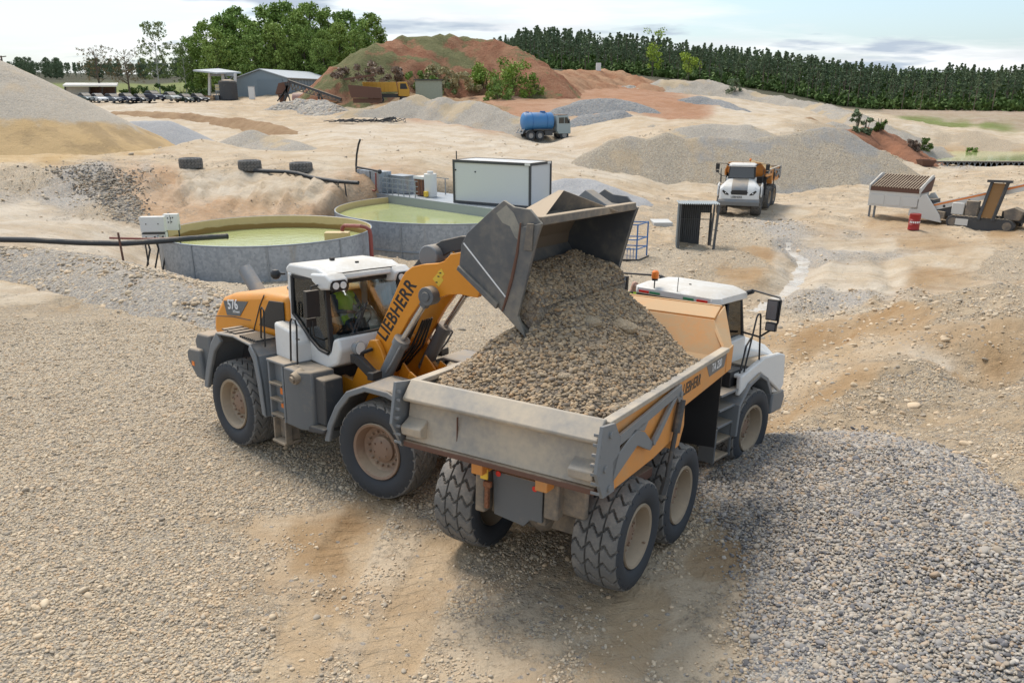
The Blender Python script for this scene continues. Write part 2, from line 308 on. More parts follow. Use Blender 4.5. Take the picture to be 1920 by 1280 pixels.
for a in [(1385, 407, 57, 'sand'), (1420, 388, 62, 'sand'), (1450, 362, 73, 'sand'), (1560, 380, 64, 'sand'), (1700, 375, 66, 'dust'), (1850, 350, 73, 'sand'), (1600, 420, 55, 'sand'), (1780, 440, 49.5, 'sand'), (1900, 440, 49, 'mud'), (1680, 425, 52, 'mud'), (1500, 430, 50.5, 'ggrey'), (1580, 470, 43, 'ggrey'), (1273, 463, 44, 'gtan'), (1335, 465, 44, 'gtan'), (1420, 455, 45, 'grav'), (1180, 450, 46, 'sand'),
          (1150, 500, 38.5, 'gtan'), (1300, 520, 36.5, 'gtan'), (1380, 500, 39.2, 'gtan'), (1400, 530, 36, 'mud'), (1500, 500, 39.5, 'pale'), (1470, 540, 35.6, 'dust'), (1600, 520, 37, 'dust'), (1700, 500, 39, 'dust'), (1800, 490, 40, 'dust'), (1900, 500, 38, 'gtan'), (1450, 600, 30.5, 'sand'), (1600, 580, 31.5, 'sand'), (1550, 600, 30, 'grav')]: cd(*a)
# loose heaps on the right
for a in [(1560, 640, .02, 'mud'), (1660, 600, .25, 'mud'), (1640, 630, .25, 'mud'), (1760, 560, .9, 'rmix'), (1880, 530, 1.15, 'rmix'), (1900, 600, 1.3, 'rmix'), (1700, 680, .75, 'pale'), (1800, 690, .75, 'rmix'), (1640, 720, .4, 'rmix'), (1580, 770, .2, 'rmix'), (1740, 700, .66, 'mud'), (1690, 740, .1, 'mud'), (1800, 750, -.05, 'mud'), (1860, 750, .1, 'mud'), (1720, 790, -.02, 'rmix'), (1600, 810, 0, 'rmix'), (1900, 760, .75, 'rmix'), (1900, 840, .7, 'rmix'), (1500, 690, -.2, 'sand'), (1500, 760, -.1, 'mud'), (1450, 790, -.15, 'sand'), (1480, 850, -.03, 'sand'), (1420, 900, 0, 'rmix'), (1800, 880, .35, 'rmix'), (1990, 700, 1.2, 'rmix'), (1990, 900, .8, 'rmix'), (1400, 960, 0, 'mud'), (1360, 930, 0, 'rmix'), (1480, 1000, .1, 'mud')]: cz(*a)
for a in [(655, 1040, 0, 'mud'), (675, 985, 0, 'mud'), (560, 1060, 0, 'sand'), (600, 960, 0, 'sand'), (560, 930, 0, 'grav'), (480, 1080, 0, 'grav'), (450, 1270, 0, 'grav'), (640, 1240, 0, 'sand'), (780, 1000, 0, 'sand')]: cz(*a)
for a in [(470, 281, 86, 'dust'), (250, 284, 88, 'sand'), (330, 284, 88, 'sand'), (520, 284, 82, 'dust'), (600, 262, 90, 'pale'), (420, 270, 88, 'pale')]: cd(*a)
for a in [(1560, 405, 57, 'dust'), (1620, 470, 44, 'dust'), (1640, 540, 34.5, 'pale'), (1570, 560, 33, 'ggrey'), (1540, 470, 44, 'ggrey'), (1690, 470, 43.5, 'mud'), (1710, 540, 34.5, 'mud'), (1420, 480, 42, 'mud'), (1250, 480, 41, 'grav')]: cd(*a)
# right, far: pool, field, wood edge
for a in [(1720, 330, 83, 'dust'), (1850, 335, 79, 'sand'), (1990, 335, 79, 'sand'), (1800, 311, 92, 'ggrey'), (1900, 312, 90, 'dust'), (1990, 312, 90, 'dust')]: cd(*a)
for px, dp, z in ((1750, 110, -2.2), (1800, 110, -2.6), (1860, 110, -2.6), (1930, 110, -2.6), (2020, 110, -2.6), (2150, 110, -2.6), (1745, 119, -2.2), (1810, 120, -2.6), (1880, 120, -2.6), (1960, 120, -2.6), (2100, 120, -2.6)): cw(at(px, 300, dp).x, dp, z, 'mud')
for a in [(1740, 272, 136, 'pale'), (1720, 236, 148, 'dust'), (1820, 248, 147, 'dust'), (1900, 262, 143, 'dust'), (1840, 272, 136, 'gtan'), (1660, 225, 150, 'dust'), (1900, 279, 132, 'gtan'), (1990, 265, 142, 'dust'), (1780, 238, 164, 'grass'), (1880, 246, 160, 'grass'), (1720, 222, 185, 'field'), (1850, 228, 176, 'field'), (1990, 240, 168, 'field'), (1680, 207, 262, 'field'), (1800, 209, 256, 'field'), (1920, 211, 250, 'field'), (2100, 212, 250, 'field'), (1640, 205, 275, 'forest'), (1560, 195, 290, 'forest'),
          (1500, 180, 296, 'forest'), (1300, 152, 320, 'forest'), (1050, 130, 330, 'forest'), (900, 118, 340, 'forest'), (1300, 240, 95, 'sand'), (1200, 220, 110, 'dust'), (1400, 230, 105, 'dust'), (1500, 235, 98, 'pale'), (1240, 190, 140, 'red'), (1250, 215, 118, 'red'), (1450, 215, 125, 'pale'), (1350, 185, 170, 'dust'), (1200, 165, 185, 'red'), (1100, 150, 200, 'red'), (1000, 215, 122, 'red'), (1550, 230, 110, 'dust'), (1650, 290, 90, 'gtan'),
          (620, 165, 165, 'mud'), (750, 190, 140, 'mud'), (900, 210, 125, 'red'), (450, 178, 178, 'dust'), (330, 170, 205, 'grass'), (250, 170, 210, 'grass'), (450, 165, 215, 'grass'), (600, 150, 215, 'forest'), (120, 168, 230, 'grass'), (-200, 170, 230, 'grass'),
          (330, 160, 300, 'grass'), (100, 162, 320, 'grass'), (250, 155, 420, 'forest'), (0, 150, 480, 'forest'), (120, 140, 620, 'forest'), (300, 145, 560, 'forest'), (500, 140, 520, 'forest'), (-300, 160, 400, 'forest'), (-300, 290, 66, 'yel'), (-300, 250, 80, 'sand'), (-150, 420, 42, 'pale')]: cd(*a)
for a in [(0, 700, 30, 'forest'), (300, 700, 18, 'forest'), (-500, 800, 30, 'forest'), (600, 700, 14, 'forest'), (500, 300, 6, 'field'), (-400, 200, 8, 'grass'), (-120, 60, 4, 'sand'), (150, 60, 2, 'gtan'), (60, 40, .5, 'gtan'), (-60, 30, 1, 'grav'), (40, 20, 1, 'gtan'), (0, -20, 0, 'grav'), (-60, -20, 0, 'grav'), (60, -20, 0, 'grav'), (0, -200, 0, 'grav'), (-300, -200, 0, 'grav'), (300, -200, 0, 'grav'), (0, 1300, 40, 'forest'), (1200, 1000, 20, 'forest'), (-1200, 1000, 40, 'forest')]: cw(*a)
CPX = np.array([c[0] for c in CP], float); CPY = np.array([c[1] for c in CP], float); CPZ = np.array([c[2] for c in CP], float)
# near points weigh as they stand; distances beyond 40 m are drawn in so that far and near relief share one smooth sheet
def warp(x, y):
    d = np.sqrt(x*x+y*y)+1e-6; k = np.where(d > 25, 25*(1+np.log(np.maximum(d, 25)/25)), d)/d; return x*k, y*k
WX, WY = warp(CPX, CPY)
def phi(r2): return np.sqrt(r2+.25)
_A = phi((WX[:, None]-WX)**2+(WY[:, None]-WY)**2)+np.eye(len(WX))*-.12; _n = len(WX)
_B = np.zeros((_n+1, _n+1)); _B[:_n, :_n] = _A; _B[_n, :_n] = 1; _B[:_n, _n] = 1
_W = np.linalg.solve(_B, np.append(CPZ, 0))
def smooth01(t): t = np.clip(t, 0, 1); return t*t*(3-2*t)
def rut(x, y, pts, wd, dp):                     # a worn groove along a polyline with thrown-up edges
    best = np.full(x.shape, 1e9)
    for a, b in zip(pts[:-1], pts[1:]):
        dx, dy = b[0]-a[0], b[1]-a[1]; t = np.clip(((x-a[0])*dx+(y-a[1])*dy)/(dx*dx+dy*dy), 0, 1)
        best = np.minimum(best, np.hypot(x-a[0]-t*dx, y-a[1]-t*dy))
    q = best/wd; return dp*(-np.exp(-q*q)+.6*np.exp(-(q-1.7)**2*1.5))
RUTS = [([(onz(*p, -.9).x, onz(*p, -.9).y) for p in ((1390, 560), (1440, 540), (1490, 510), (1510, 480), (1480, 455))], .7, .28), ([(onz(*p, -.3).x, onz(*p, -.3).y) for p in ((1450, 700), (1560, 660), (1640, 610), (1700, 560))], .35, .12),
        ([(onz(*p, 0).x, onz(*p, 0).y) for p in ((640, 1120), (660, 1010), (700, 950))], .28, .05), ([(onz(*p, 0).x, onz(*p, 0).y) for p in ((0, 520), (150, 545), (400, 600))], .4, .10), ([(onz(*p, -.6).x, onz(*p, -.6).y) for p in ((1500, 690), (1580, 640), (1650, 590), (1680, 520), (1660, 470))], .5, .14)]
TRAILS = [[onz(*p, .0) for p in q] for q in (((-40, 522), (130, 548), (280, 572), (420, 602)), ((520, 1300), (600, 1130), (645, 1040), (700, 948), (720, 900)), ((1130, 1290), (1185, 1180), (1205, 1120)), ((1430, 800), (1510, 705), (1600, 645), (1660, 590), (1690, 540)), ((1330, 1060), (1400, 955), (1480, 885)), ((700, 1300), (780, 1140), (830, 1030)), ((1300, 905), (1400, 800), (1480, 700), (1520, 620), (1540, 540)))]
def tracks(x, y):
    bd = np.full(x.shape, 9.0); S = np.zeros_like(x); Lt = np.full(x.shape, 9.0)
    for P_ in TRAILS:
        s0 = 0
        for a, b in zip(P_[:-1], P_[1:]):
            dx, dy = b.x-a.x, b.y-a.y; ln = math.hypot(dx, dy); t = np.clip(((x-a.x)*dx+(y-a.y)*dy)/(ln*ln), -.02, 1.02); l = ((x-a.x-t*dx)*-dy+(y-a.y-t*dy)*dx)/ln; d = np.hypot(x-a.x-t*dx, y-a.y-t*dy)
            k = d < bd; bd = np.where(k, d, bd); S = np.where(k, s0+t*ln, S); Lt = np.where(k, l, Lt); s0 += ln
    m = smooth01((.44-bd)/.12)*smooth01((fbm(x*.8, y*.8, 4, 55)+.22)/.25); return S, Lt, m
def ground(x, y):
    x = np.atleast_1d(np.asarray(x, float)); y = np.atleast_1d(np.asarray(y, float)); sh = x.shape; x = x.ravel(); y = y.ravel(); z = np.empty_like(x)
    for i in range(0, len(x), 20000):
        a, b = warp(x[i:i+20000], y[i:i+20000]); z[i:i+20000] = phi((a[:, None]-WX)**2+(b[:, None]-WY)**2) @ _W[:_n]+_W[_n]
    d = np.hypot(x, y); far = smooth01((d-18)/30); veh = np.clip(np.exp(-((x+1)**2/30+(y-14)**2/25))+np.exp(-((x-4)**2/10+(y-15)**2/10)), 0, 1)
    z = z+(1-veh)*(fbm(x*.45, y*.45, 4, 1)*.22+fbm(x*2.1, y*2.1, 4, 2)*.09)*(1+far*1.2)+smooth01((d-85)/60)*fbm(x*.09, y*.09, 5, 3)*1.2*smooth01((260-d)/40)+(1-far)*fbm(x*6, y*6, 3, 9)*.035
    hr = smooth01((x-8)/4)*smooth01((y-12)/6)*smooth01((40-y)/8); z = z+hr*(fbm(x*.5, y*.5, 5, 41)*.85+fbm(x*2.4, y*2.4, 4, 43)*.22)
    cut = smooth01((-x)/6)*np.exp(-((y-54)/5)**2); z = z+cut*(-np.abs(fbm(x*.8, y*.25, 4, 61))*2.0+.35-np.abs(fbm(x*1.9, y*.35, 4, 63))*1.3)
    for cx_, cy_, R_, zb_ in ((-12.55, 41.6, 5.12, -1.3), (-3.6, 52.0, 7.3, -2.2)):
        q = np.hypot(x-cx_, y-cy_); k = smooth01((R_+1.6-q)/1.4); z = z*(1-k)+np.minimum(z, zb_)*k
    wk = smooth01((x+11.5)/1.5)*smooth01((6-x)/3)*smooth01((y-44)/2)*smooth01((59.5-y)/3); z = z*(1-wk)+np.minimum(z, -.9)*wk
    z = z-tracks(x, y)[2]*.035
    for p, wd, dp in RUTS: z = z+rut(x+fbm(x, y, 3, 51)*.5, y, p, wd, dp)
    return z.reshape(sh)
def gz(x, y): return float(ground([x], [y])[0])
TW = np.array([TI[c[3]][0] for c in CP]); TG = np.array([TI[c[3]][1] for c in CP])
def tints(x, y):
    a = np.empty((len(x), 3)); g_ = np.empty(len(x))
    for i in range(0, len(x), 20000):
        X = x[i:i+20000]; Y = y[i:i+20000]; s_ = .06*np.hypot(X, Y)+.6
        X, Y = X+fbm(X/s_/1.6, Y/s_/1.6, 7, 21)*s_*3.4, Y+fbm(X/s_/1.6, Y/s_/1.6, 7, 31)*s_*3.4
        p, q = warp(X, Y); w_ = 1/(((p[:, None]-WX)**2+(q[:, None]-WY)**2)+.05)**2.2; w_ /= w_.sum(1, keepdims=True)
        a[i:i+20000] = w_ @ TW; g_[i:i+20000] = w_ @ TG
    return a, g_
def ground_mat(name='quarry ground', tintcol=None):
    m, t, b = newmat(name); n = NT(t); pos = n.n('ShaderNodeNewGeometry').outputs['Position']
    ti = n.n('ShaderNodeAttribute', attribute_name='tint').outputs[0]; gr = n.n('ShaderNodeAttribute', attribute_name='gravel').outputs[2]
    pn = n.n('ShaderNodeVectorMath', {0: pos, 1: n.n('ShaderNodeVectorMath', {0: n.n('ShaderNodeTexNoise', {'Vector': pos, 'Scale': 9.0}).outputs[1], 1: (.05, .05, .05)}, operation='MULTIPLY').outputs[0]}, operation='ADD').outputs[0]
    v1 = n.n('ShaderNodeTexVoronoi', {'Vector': pn, 'Scale': 18.0}); v2 = n.n('ShaderNodeTexVoronoi', {'Vector': pn, 'Scale': 36.0}); v3 = n.n('ShaderNodeTexVoronoi', {'Vector': pn, 'Scale': 7.0})
    c1, c2, c3 = [n.n('ShaderNodeSeparateColor', {0: v.outputs['Color']}).outputs[0] for v in (v1, v2, v3)]
    big = n.noise(pos, .30, 9, .66); mid = n.noise(pos, 2.2, 6, .62); fin = n.noise(pos, 22, 5, .7)
    sand = n.mix(n.math('MULTIPLY', n.step(big, .40, .62), .7), ti, n.n('ShaderNodeMix', {0: 1.0, 6: ti, 7: (.80, .70, .57)}, data_type='RGBA', blend_type='MULTIPLY').outputs[2])
    sand = n.mix(n.math('MULTIPLY', n.step(mid, .5, .75), .45), sand, n.n('ShaderNodeMix', {0: 1.0, 6: ti, 7: (1.2, 1.22, 1.25)}, data_type='RGBA', blend_type='MULTIPLY').outputs[2])
    sand = n.mix(n.math('MULTIPLY', n.step(fin, .47, .72), .5), sand, n.n('ShaderNodeMix', {0: 1.0, 6: ti, 7: (.62, .58, .55)}, data_type='RGBA', blend_type='MULTIPLY').outputs[2])
    wv = n.n('ShaderNodeVectorMath', {0: pos, 1: n.n('ShaderNodeVectorMath', {0: n.n('ShaderNodeTexNoise', {'Vector': pos, 'Scale': .04, 'Detail': 2.0}).outputs[1], 1: (40, 40, 0)}, operation='MULTIPLY').outputs[0]}, operation='ADD').outputs[0]
    trk = n.noise(n.n('ShaderNodeMapping', {0: wv, 'Scale': (.05, .9, .0)}).outputs[0], 1.0, 7, .62); trk2 = n.noise(n.n('ShaderNodeMapping', {0: wv, 'Location': (3, 9, 0), 'Scale': (.08, 2.2, .0)}).outputs[0], 1.0, 6, .6)
    sand = n.mix(n.math('MULTIPLY', n.step(trk, .50, .60), .42), sand, n.n('ShaderNodeMix', {0: 1.0, 6: ti, 7: (.68, .59, .50)}, data_type='RGBA', blend_type='MULTIPLY').outputs[2])
    sand = n.mix(n.math('MULTIPLY', n.step(trk2, .52, .64), .38), sand, n.n('ShaderNodeMix', {0: 1.0, 6: ti, 7: (.80, .80, .82)}, data_type='RGBA', blend_type='MULTIPLY').outputs[2])
    k = tintramp((1.06, .98, .86), 1.15)
    peb = n.mix(n.math('GREATER_THAN', n.noise(pos, 6, 3), .50), n.ramp(c1, k, 'CONSTANT'), n.ramp(c2, k, 'CONSTANT')); peb = n.mix(.42, peb, ti)
    mask = n.step(n.math('ADD', gr, n.math('ADD', n.math('MULTIPLY', n.math('SUBTRACT', n.noise(pos, .7, 9, .72), .5), 1.7), n.math('MULTIPLY', n.math('SUBTRACT', n.noise(pos, 4.5, 5, .7), .5), .9))), .36, .60)
    tk = n.n('ShaderNodeSeparateXYZ', {0: n.n('ShaderNodeAttribute', attribute_name='track').outputs[1]}).outputs; lat = n.math('ABSOLUTE', tk[1])
    tread = n.math('MULTIPLY', n.step(n.math('SINE', n.math('ADD', n.math('MULTIPLY', tk[0], 24.0), n.math('ADD', n.math('MULTIPLY', lat, 16.0), n.math('MULTIPLY', n.noise(pos, 3.5, 5), 6.0)))), -.3, .5), tk[2])
    mask = n.math('MULTIPLY', mask, n.math('SUBTRACT', 1.0, n.math('MULTIPLY', tk[2], .75)))
    sand = n.mix(n.math('MULTIPLY', tk[2], .45), sand, n.n('ShaderNodeMix', {0: 1.0, 6: ti, 7: (.80, .68, .52)}, data_type='RGBA', blend_type='MULTIPLY').outputs[2])
    c = n.mix(mask, sand, peb)
    spk = n.math('MULTIPLY', n.math('GREATER_THAN', c3, .87), n.math('LESS_THAN', v3.outputs['Distance'], .26)); c = n.mix(n.math('MULTIPLY', spk, .75), c, n.ramp(c2, [(0, (.16, .165, .18)), (.5, (.24, .22, .2)), (1, (.42, .39, .35))]))
    n.put(b.inputs['Base Color'], c); b.inputs['Roughness'].default_value = .92; b.inputs['Specular IOR Level'].default_value = .2
    h = n.math('MULTIPLY', n.math('ADD', n.math('MULTIPLY', v1.outputs['Distance'], -1), n.math('MULTIPLY', v2.outputs['Distance'], -.45)), mask)
    h = n.math('ADD', h, n.math('MULTIPLY', fin, .35)); h = n.math('ADD', h, n.math('MULTIPLY', mid, .8))
    h = n.math('ADD', h, n.math('MULTIPLY', tread, .3))
    n.put(b.inputs['Normal'], n.bump(h, .75, .05, n.bump(n.noise(pos, 1.1, 9, .72), .6, .30))); return m
M_GROUND = ground_mat()
def paint_attrs(me, x, y):
    a, g_ = tints(x, y); at_ = me.attributes.new('tint', 'FLOAT_COLOR', 'POINT'); at_.data.foreach_set('color', np.hstack([a, np.ones((len(x), 1))]).astype(np.float32).ravel())
    at_ = me.attributes.new('track', 'FLOAT_VECTOR', 'POINT'); at_.data.foreach_set('vector', np.stack(tracks(x, y), 1).astype(np.float32).ravel())
    at_ = me.attributes.new('gravel', 'FLOAT', 'POINT'); at_.data.foreach_set('value', g_.astype(np.float32))
def grid_mesh(name, X, Y, Z, mt, keep=None):
    ny, nx = X.shape; idx = np.arange(nx*ny).reshape(ny, nx); q = np.stack([idx[:-1, :-1], idx[:-1, 1:], idx[1:, 1:], idx[1:, :-1]], -1).reshape(-1, 4)
    if keep is not None: q = q[keep.ravel()[q].any(1)]
    me = bpy.data.meshes.new(name); me.from_pydata(np.stack([X.ravel(), Y.ravel(), Z.ravel()], 1).tolist(), [], q.tolist())
    if keep is not None:
        bm = bmesh.new(); bm.from_mesh(me); bmesh.ops.delete(bm, geom=[v for v in bm.verts if not v.link_faces], context='VERTS'); bm.to_mesh(me); bm.free()
    me.materials.append(mt); me.polygons.foreach_set('use_smooth', [True]*len(me.polygons)); return me
ys = np.concatenate([[-150, -60, -25, -10, -3, 0, 1.5], np.geomspace(2.6, 1500, 640)])
th = np.concatenate([[-1.55, -1.45, -1.3, -1.1], np.linspace(-.95, .95, 560), [1.1, 1.3, 1.45, 1.55]])
half = np.maximum(np.abs(ys), 18.0)
X = np.where(ys[:, None] > 20, ys[:, None], half[:, None])*np.tan(th)[None, :]/1.0; X = np.clip(X, -1600, 1600)+np.arange(len(th))[None, :]*1e-3; Y = np.repeat(ys[:, None], len(th), 1)
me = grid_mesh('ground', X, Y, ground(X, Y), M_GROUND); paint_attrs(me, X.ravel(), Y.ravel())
tag(link('ground', me), 'sand and gravel quarry floor with tyre ruts', None, None, 'structure')
# ---------------------------------------------------------------- heaps
def heap_z(X, Y, ridge, slope, top=.4, sd=0, rough=1.0):
    Z = np.full(X.shape, -1e9); wob = fbm(X*.25, Y*.25, 4, sd)*2.2*rough
    for a, b in zip(ridge[:-1], ridge[1:]):
        dx, dy = b[0]-a[0], b[1]-a[1]; t = np.clip(((X-a[0])*dx+(Y-a[1])*dy)/(dx*dx+dy*dy+1e-9), 0, 1)
        d = np.hypot(X-a[0]-t*dx, Y-a[1]-t*dy)+wob*.35; z = a[2]+t*(b[2]-a[2])-slope*(np.sqrt(np.maximum(d, 0)**2+top**2)-top)
        Z = np.maximum(Z, z)
    return Z
def heap(name, label, cat, ridge, slope, mt, res=.5, top=.5, sd=1, rough=1.0, group=None, kind=None, detail=.12, low=None, wear=0.0, attrs=False):
    """a poured heap: crest line of world points, sides at the stone's angle of rest, standing on the ground"""
    if not isinstance(ridge[0], Vector): ridge = [at(*p) for p in ridge]
    if len(ridge) == 1: ridge = [ridge[0], ridge[0]+Vector((.05, 0, 0))]
    hm = max(p.z for p in ridge)-(low if low is not None else min(gz(p.x, p.y) for p in ridge)-2); R = hm/slope+1.5
    x0 = min(p.x for p in ridge)-R; x1 = max(p.x for p in ridge)+R; y0 = min(p.y for p in ridge)-R; y1 = max(p.y for p in ridge)+R
    X, Y = np.meshgrid(np.arange(x0, x1, res), np.arange(y0, y1, res)); G = ground(X, Y)
    Z = heap_z(X, Y, ridge, slope, top, sd, rough)
    Z += (fbm(X*.35, Y*.35, 5, sd+3)*1.0+fbm(X*1.5, Y*1.5, 4, sd+5)*.3)*detail*5+fbm(X*3.1, Y*3.1, 3, sd+6)*detail*.8-wear*np.abs(fbm(X*.22, Y*.22, 4, sd+8))*6
    keep = Z > G-.25; Z = np.maximum(Z, G-.6)
    me = grid_mesh(name, X, Y, Z, mt, keep)
    o = link(name, me); tag(o, label, cat if kind != 'structure' else None, group, kind); return o
M_PILE_S = gravel('pale sand and gravel', (.45, .39, .315), 9, .72, .5, 1.0, ((.52, .39, .23), .10, .58, .4), .25, ((.46, .305, .135), 6.6, 7.4, 5.6))
M_PILE_B = gravel('blue grey grit', (.36, .36, .37), 12, .75, .4)
M_PILE_P = gravel('pale crushed stone', (.42, .375, .315), 9, .6, .8, .95, ((.50, .36, .19), .16, .53))
M_PILE_G = gravel('grey crushed stone', (.27, .285, .30), 5, .55, .9, .8)
M_PILE_T = gravel('tan pebble stockpile', (.44, .365, .265), 9.5, .52, .9, 1.0, ((.25, .262, .275), .13, .50, .75))
M_PILE_K = gravel('rubble', (.38, .35, .31), 1.6, .5, .9)
M_BANK = gravel('coarse gravel bank', (.42, .37, .31), 11, .40, .9)
M_RED = earth('red clay', (.33, .155, .09), (.24, .12, .075), .35)
M_REDG = earth('red clay with scrub', (.30, .135, .08), (.40, .225, .135), .30, (0, .10, .66, .19), 1.0)
M_CLAY = earth('orange clay', (.42, .255, .155), (.30, .145, .08), .22)
M_BROWN = earth('brown soil', (.40, .27, .16), (.30, .19, .11), .5)
G1 = 'stockpiles in the quarry'
heap('sand_stockpile', 'tall cone of pale sand with an ochre wet foot, cut by the left edge', 'stockpile', [(-30, 108, 79), (-18, 109, 79.5)], .56, M_PILE_S, .5, .8, 4, .5, G1, detail=.07)
heap('grit_stockpile', 'flat topped blue grey grit stockpile beside the tall sand cone', 'stockpile', [(250, 227, 88), (314, 227, 88)], .52, M_PILE_B, .35, .5, 6, .2, G1, detail=.04)
heap('sand_pile', 'small pale sand cone right of the blue grey grit', 'sand pile', [(470, 243, 86)], .42, M_PILE_P, .35, .4, 7, .4, G1, detail=.05)
heap('sand_pile', 'low pale sand hump trailing onto the road beside a small cone', 'sand pile', [(515, 256, 83), (560, 270, 78)], .33, M_PILE_P, .35, .4, 8, .6, G1, detail=.07)
heap('earth_bank', 'low brown earth bank along the curved haul road', 'bank', [(215, 208, 122), (330, 212, 116), (450, 222, 110), (540, 240, 100)], .45, M_BROWN, .5, .4, 9, .8, detail=.12)
heap('stone_stockpile', 'long pale crushed stone stockpile in front of the scrap vehicles', 'stockpile', [(655, 205, 120), (700, 205, 119), (740, 190, 120), (781, 177, 121), (808, 186, 120), (835, 181, 119), (860, 190, 118), (885, 187, 116), (930, 202, 112), (985, 220, 108)], .58, M_PILE_P, .4, .3, 10, 1.4, G1, detail=.14)
heap('rubble_heap', 'grey heap of broken rubble below the old conveyor', 'rubble', [(530, 192, 135), (580, 188, 136), (625, 196, 128)], .45, M_PILE_K, .45, .3, 11, 1.3, detail=.30)
heap('grey_stockpile', 'dark grey crushed stone stockpile behind the blue tanker', 'stockpile', [(1045, 206, 122), (1095, 186, 125), (1150, 183, 125), (1205, 198, 122)], .55, M_PILE_G, .4, .8, 12, 1.0, G1, detail=.12)
heap('grey_stockpile', 'low grey crushed stone hump in front of the larger dark grey stockpile', 'stockpile', [(1100, 214, 114), (1160, 208, 115)], .5, M_PILE_G, .4, .6, 13, .8, G1, detail=.10)
heap('grey_stockpile', 'grey crushed stone stockpile right of the red clay track', 'stockpile', [(1262, 190, 138), (1312, 180, 140), (1345, 186, 138), (1392, 205, 128)], .5, M_PILE_G, .4, .6, 14, .9, G1, detail=.10)
heap('grey_ridge', 'long pale grey ridge of stone running down beside the pine wood', 'stone ridge', [(1195, 166, 176), (1240, 152, 182), (1330, 152, 182), (1385, 168, 176), (1450, 180, 170), (1530, 193, 160), (1590, 210, 140), (1640, 232, 125)], .42, M_PILE_G if 0 else M_PILE_P, .6, 1.2, 15, 1.4, detail=.25)
heap('clay_heap', 'brown clay cone standing on the grey terrace right of the haul track', 'clay heap', [(1490, 222, 112), (1520, 218, 112)], .6, M_BROWN, .35, .3, 16, .6, detail=.1)
heap('tan_stockpile', 'broad tan and grey pebble stockpile behind the far dump truck', 'stockpile', [(1110, 283, 76), (1150, 262, 78), (1180, 255, 79), (1215, 262, 78.5), (1250, 250, 79.5), (1290, 260, 79), (1330, 254, 79.4), (1400, 262, 79), (1440, 256, 79.3), (1470, 254, 79.4), (1520, 243, 80.3), (1545, 239, 80.5), (1575, 240, 80.5), (1650, 282, 78), (1720, 330, 75)], .63, M_PILE_T, .25, .5, 17, .35, G1, detail=.05)
heap('sand_pile', 'pale sand hump on the terrace above the tan pebble stockpile', 'sand pile', [(1280, 238, 92), (1340, 232, 94), (1400, 236, 92)], .4, M_PILE_P, .4, .6, 18, .9, G1, detail=.10)
heap('gravel_ridge', 'low grey gravel ridge behind the white container', 'gravel ridge', [(1055, 338, 60.5), (1100, 335, 60.5), (1130, 345, 59)], .4, M_PILE_B, .25, .4, 19, 1.2, detail=.1)
heap('grit_heap', 'low pale grit heap beside the haul road below the tanker', 'sand pile', [(1110, 292, 79), (1150, 285, 80)], .4, M_PILE_P, .35, .4, 20, .8, G1, detail=.08)
heap('hill', 'steep red earth hill with scrub on its top', 'hill', [(700, 84, 152), (735, 70, 155), (790, 66, 158), (860, 71, 162), (935, 72, 162), (975, 92, 158), (1012, 124, 150)], .72, M_REDG, .8, 1.5, 21, 1.2, None, 'structure', detail=.45, wear=.28)
heap('hill', 'orange clay slope between the red hill and the pine wood', 'hill', [(1000, 135, 156), (1060, 131, 175), (1130, 131, 190), (1180, 140, 190), (1215, 158, 178)], .45, M_CLAY, .8, 1.5, 22, 1.2, None, 'structure', detail=.4, wear=.25)
heap('clay_slope', 'red brown clay bank falling to the green pool', 'bank', [(1590, 243, 100), (1640, 240, 104), (1690, 270, 98), (1735, 303, 90)], .6, M_RED, .4, .6, 23, 1.0, detail=.3)
heap('sand_bank', 'brown sandy bank with scrub between the red hill and the scrap trucks', 'bank', [(640, 165, 150), (700, 158, 148), (800, 172, 142), (880, 190, 134), (960, 205, 126)], .4, M_BROWN, .6, .8, 24, 1.5, detail=.3)
heap('gravel_bank', 'long low bank of coarse gravel in front of the round basins', 'gravel bank', [onz(-60, 468, .75), onz(60, 466, .75), onz(150, 476, .72), onz(260, 512, .62), onz(360, 548, .45), onz(470, 575, .25)], .42, M_BANK, .14, .5, 25, .5, detail=.05)
for px, py, dp, lab in ((1165, 222, 112, 'small pale stone cone at the foot of the red clay track'), (1430, 214, 118, 'low pale stone hump on the grey terrace, left of the brown clay cone'), (1225, 236, 100, 'low tan hump behind the left end of the tan pebble stockpile'), (1130, 168, 172, 'grey boulder heap at the top of the clay slope'), (1180, 158, 178, 'pale boulder heap beside the start of the grey stone ridge'), (1560, 226, 108, 'pale hump between the brown clay cone and the red clay bank')):
    heap('stone_hump', lab, 'stone heap', [(px-14, py+5, dp), (px, py, dp), (px+16, py+4, dp)], .5, M_PILE_P if 'bould' not in lab else M_PILE_K, .35, .3, px % 50, 1.2, None, detail=.14)
from mathutils.bvhtree import BVHTree
_tv = []; _tf = []
for o_ in C.objects:
    if o_.type == 'MESH':
        k_ = len(_tv); _tv += [v.co[:] for v in o_.data.vertices]; _tf += [tuple(i+k_ for i in p.vertices) for p in o_.data.polygons]
BV = BVHTree.FromPolygons(_tv, _tf); del _tv, _tf
def hit(px, py, dep=None):                # where the ground or a heap shows at photo pixel (px,py)
    p = at(px, py, 10); o_ = Vector((0, 0, CH)); r_ = BV.ray_cast(o_, (p-o_).normalized()); return r_[0] if r_[0] is not None else at(px, py, dep or 100)
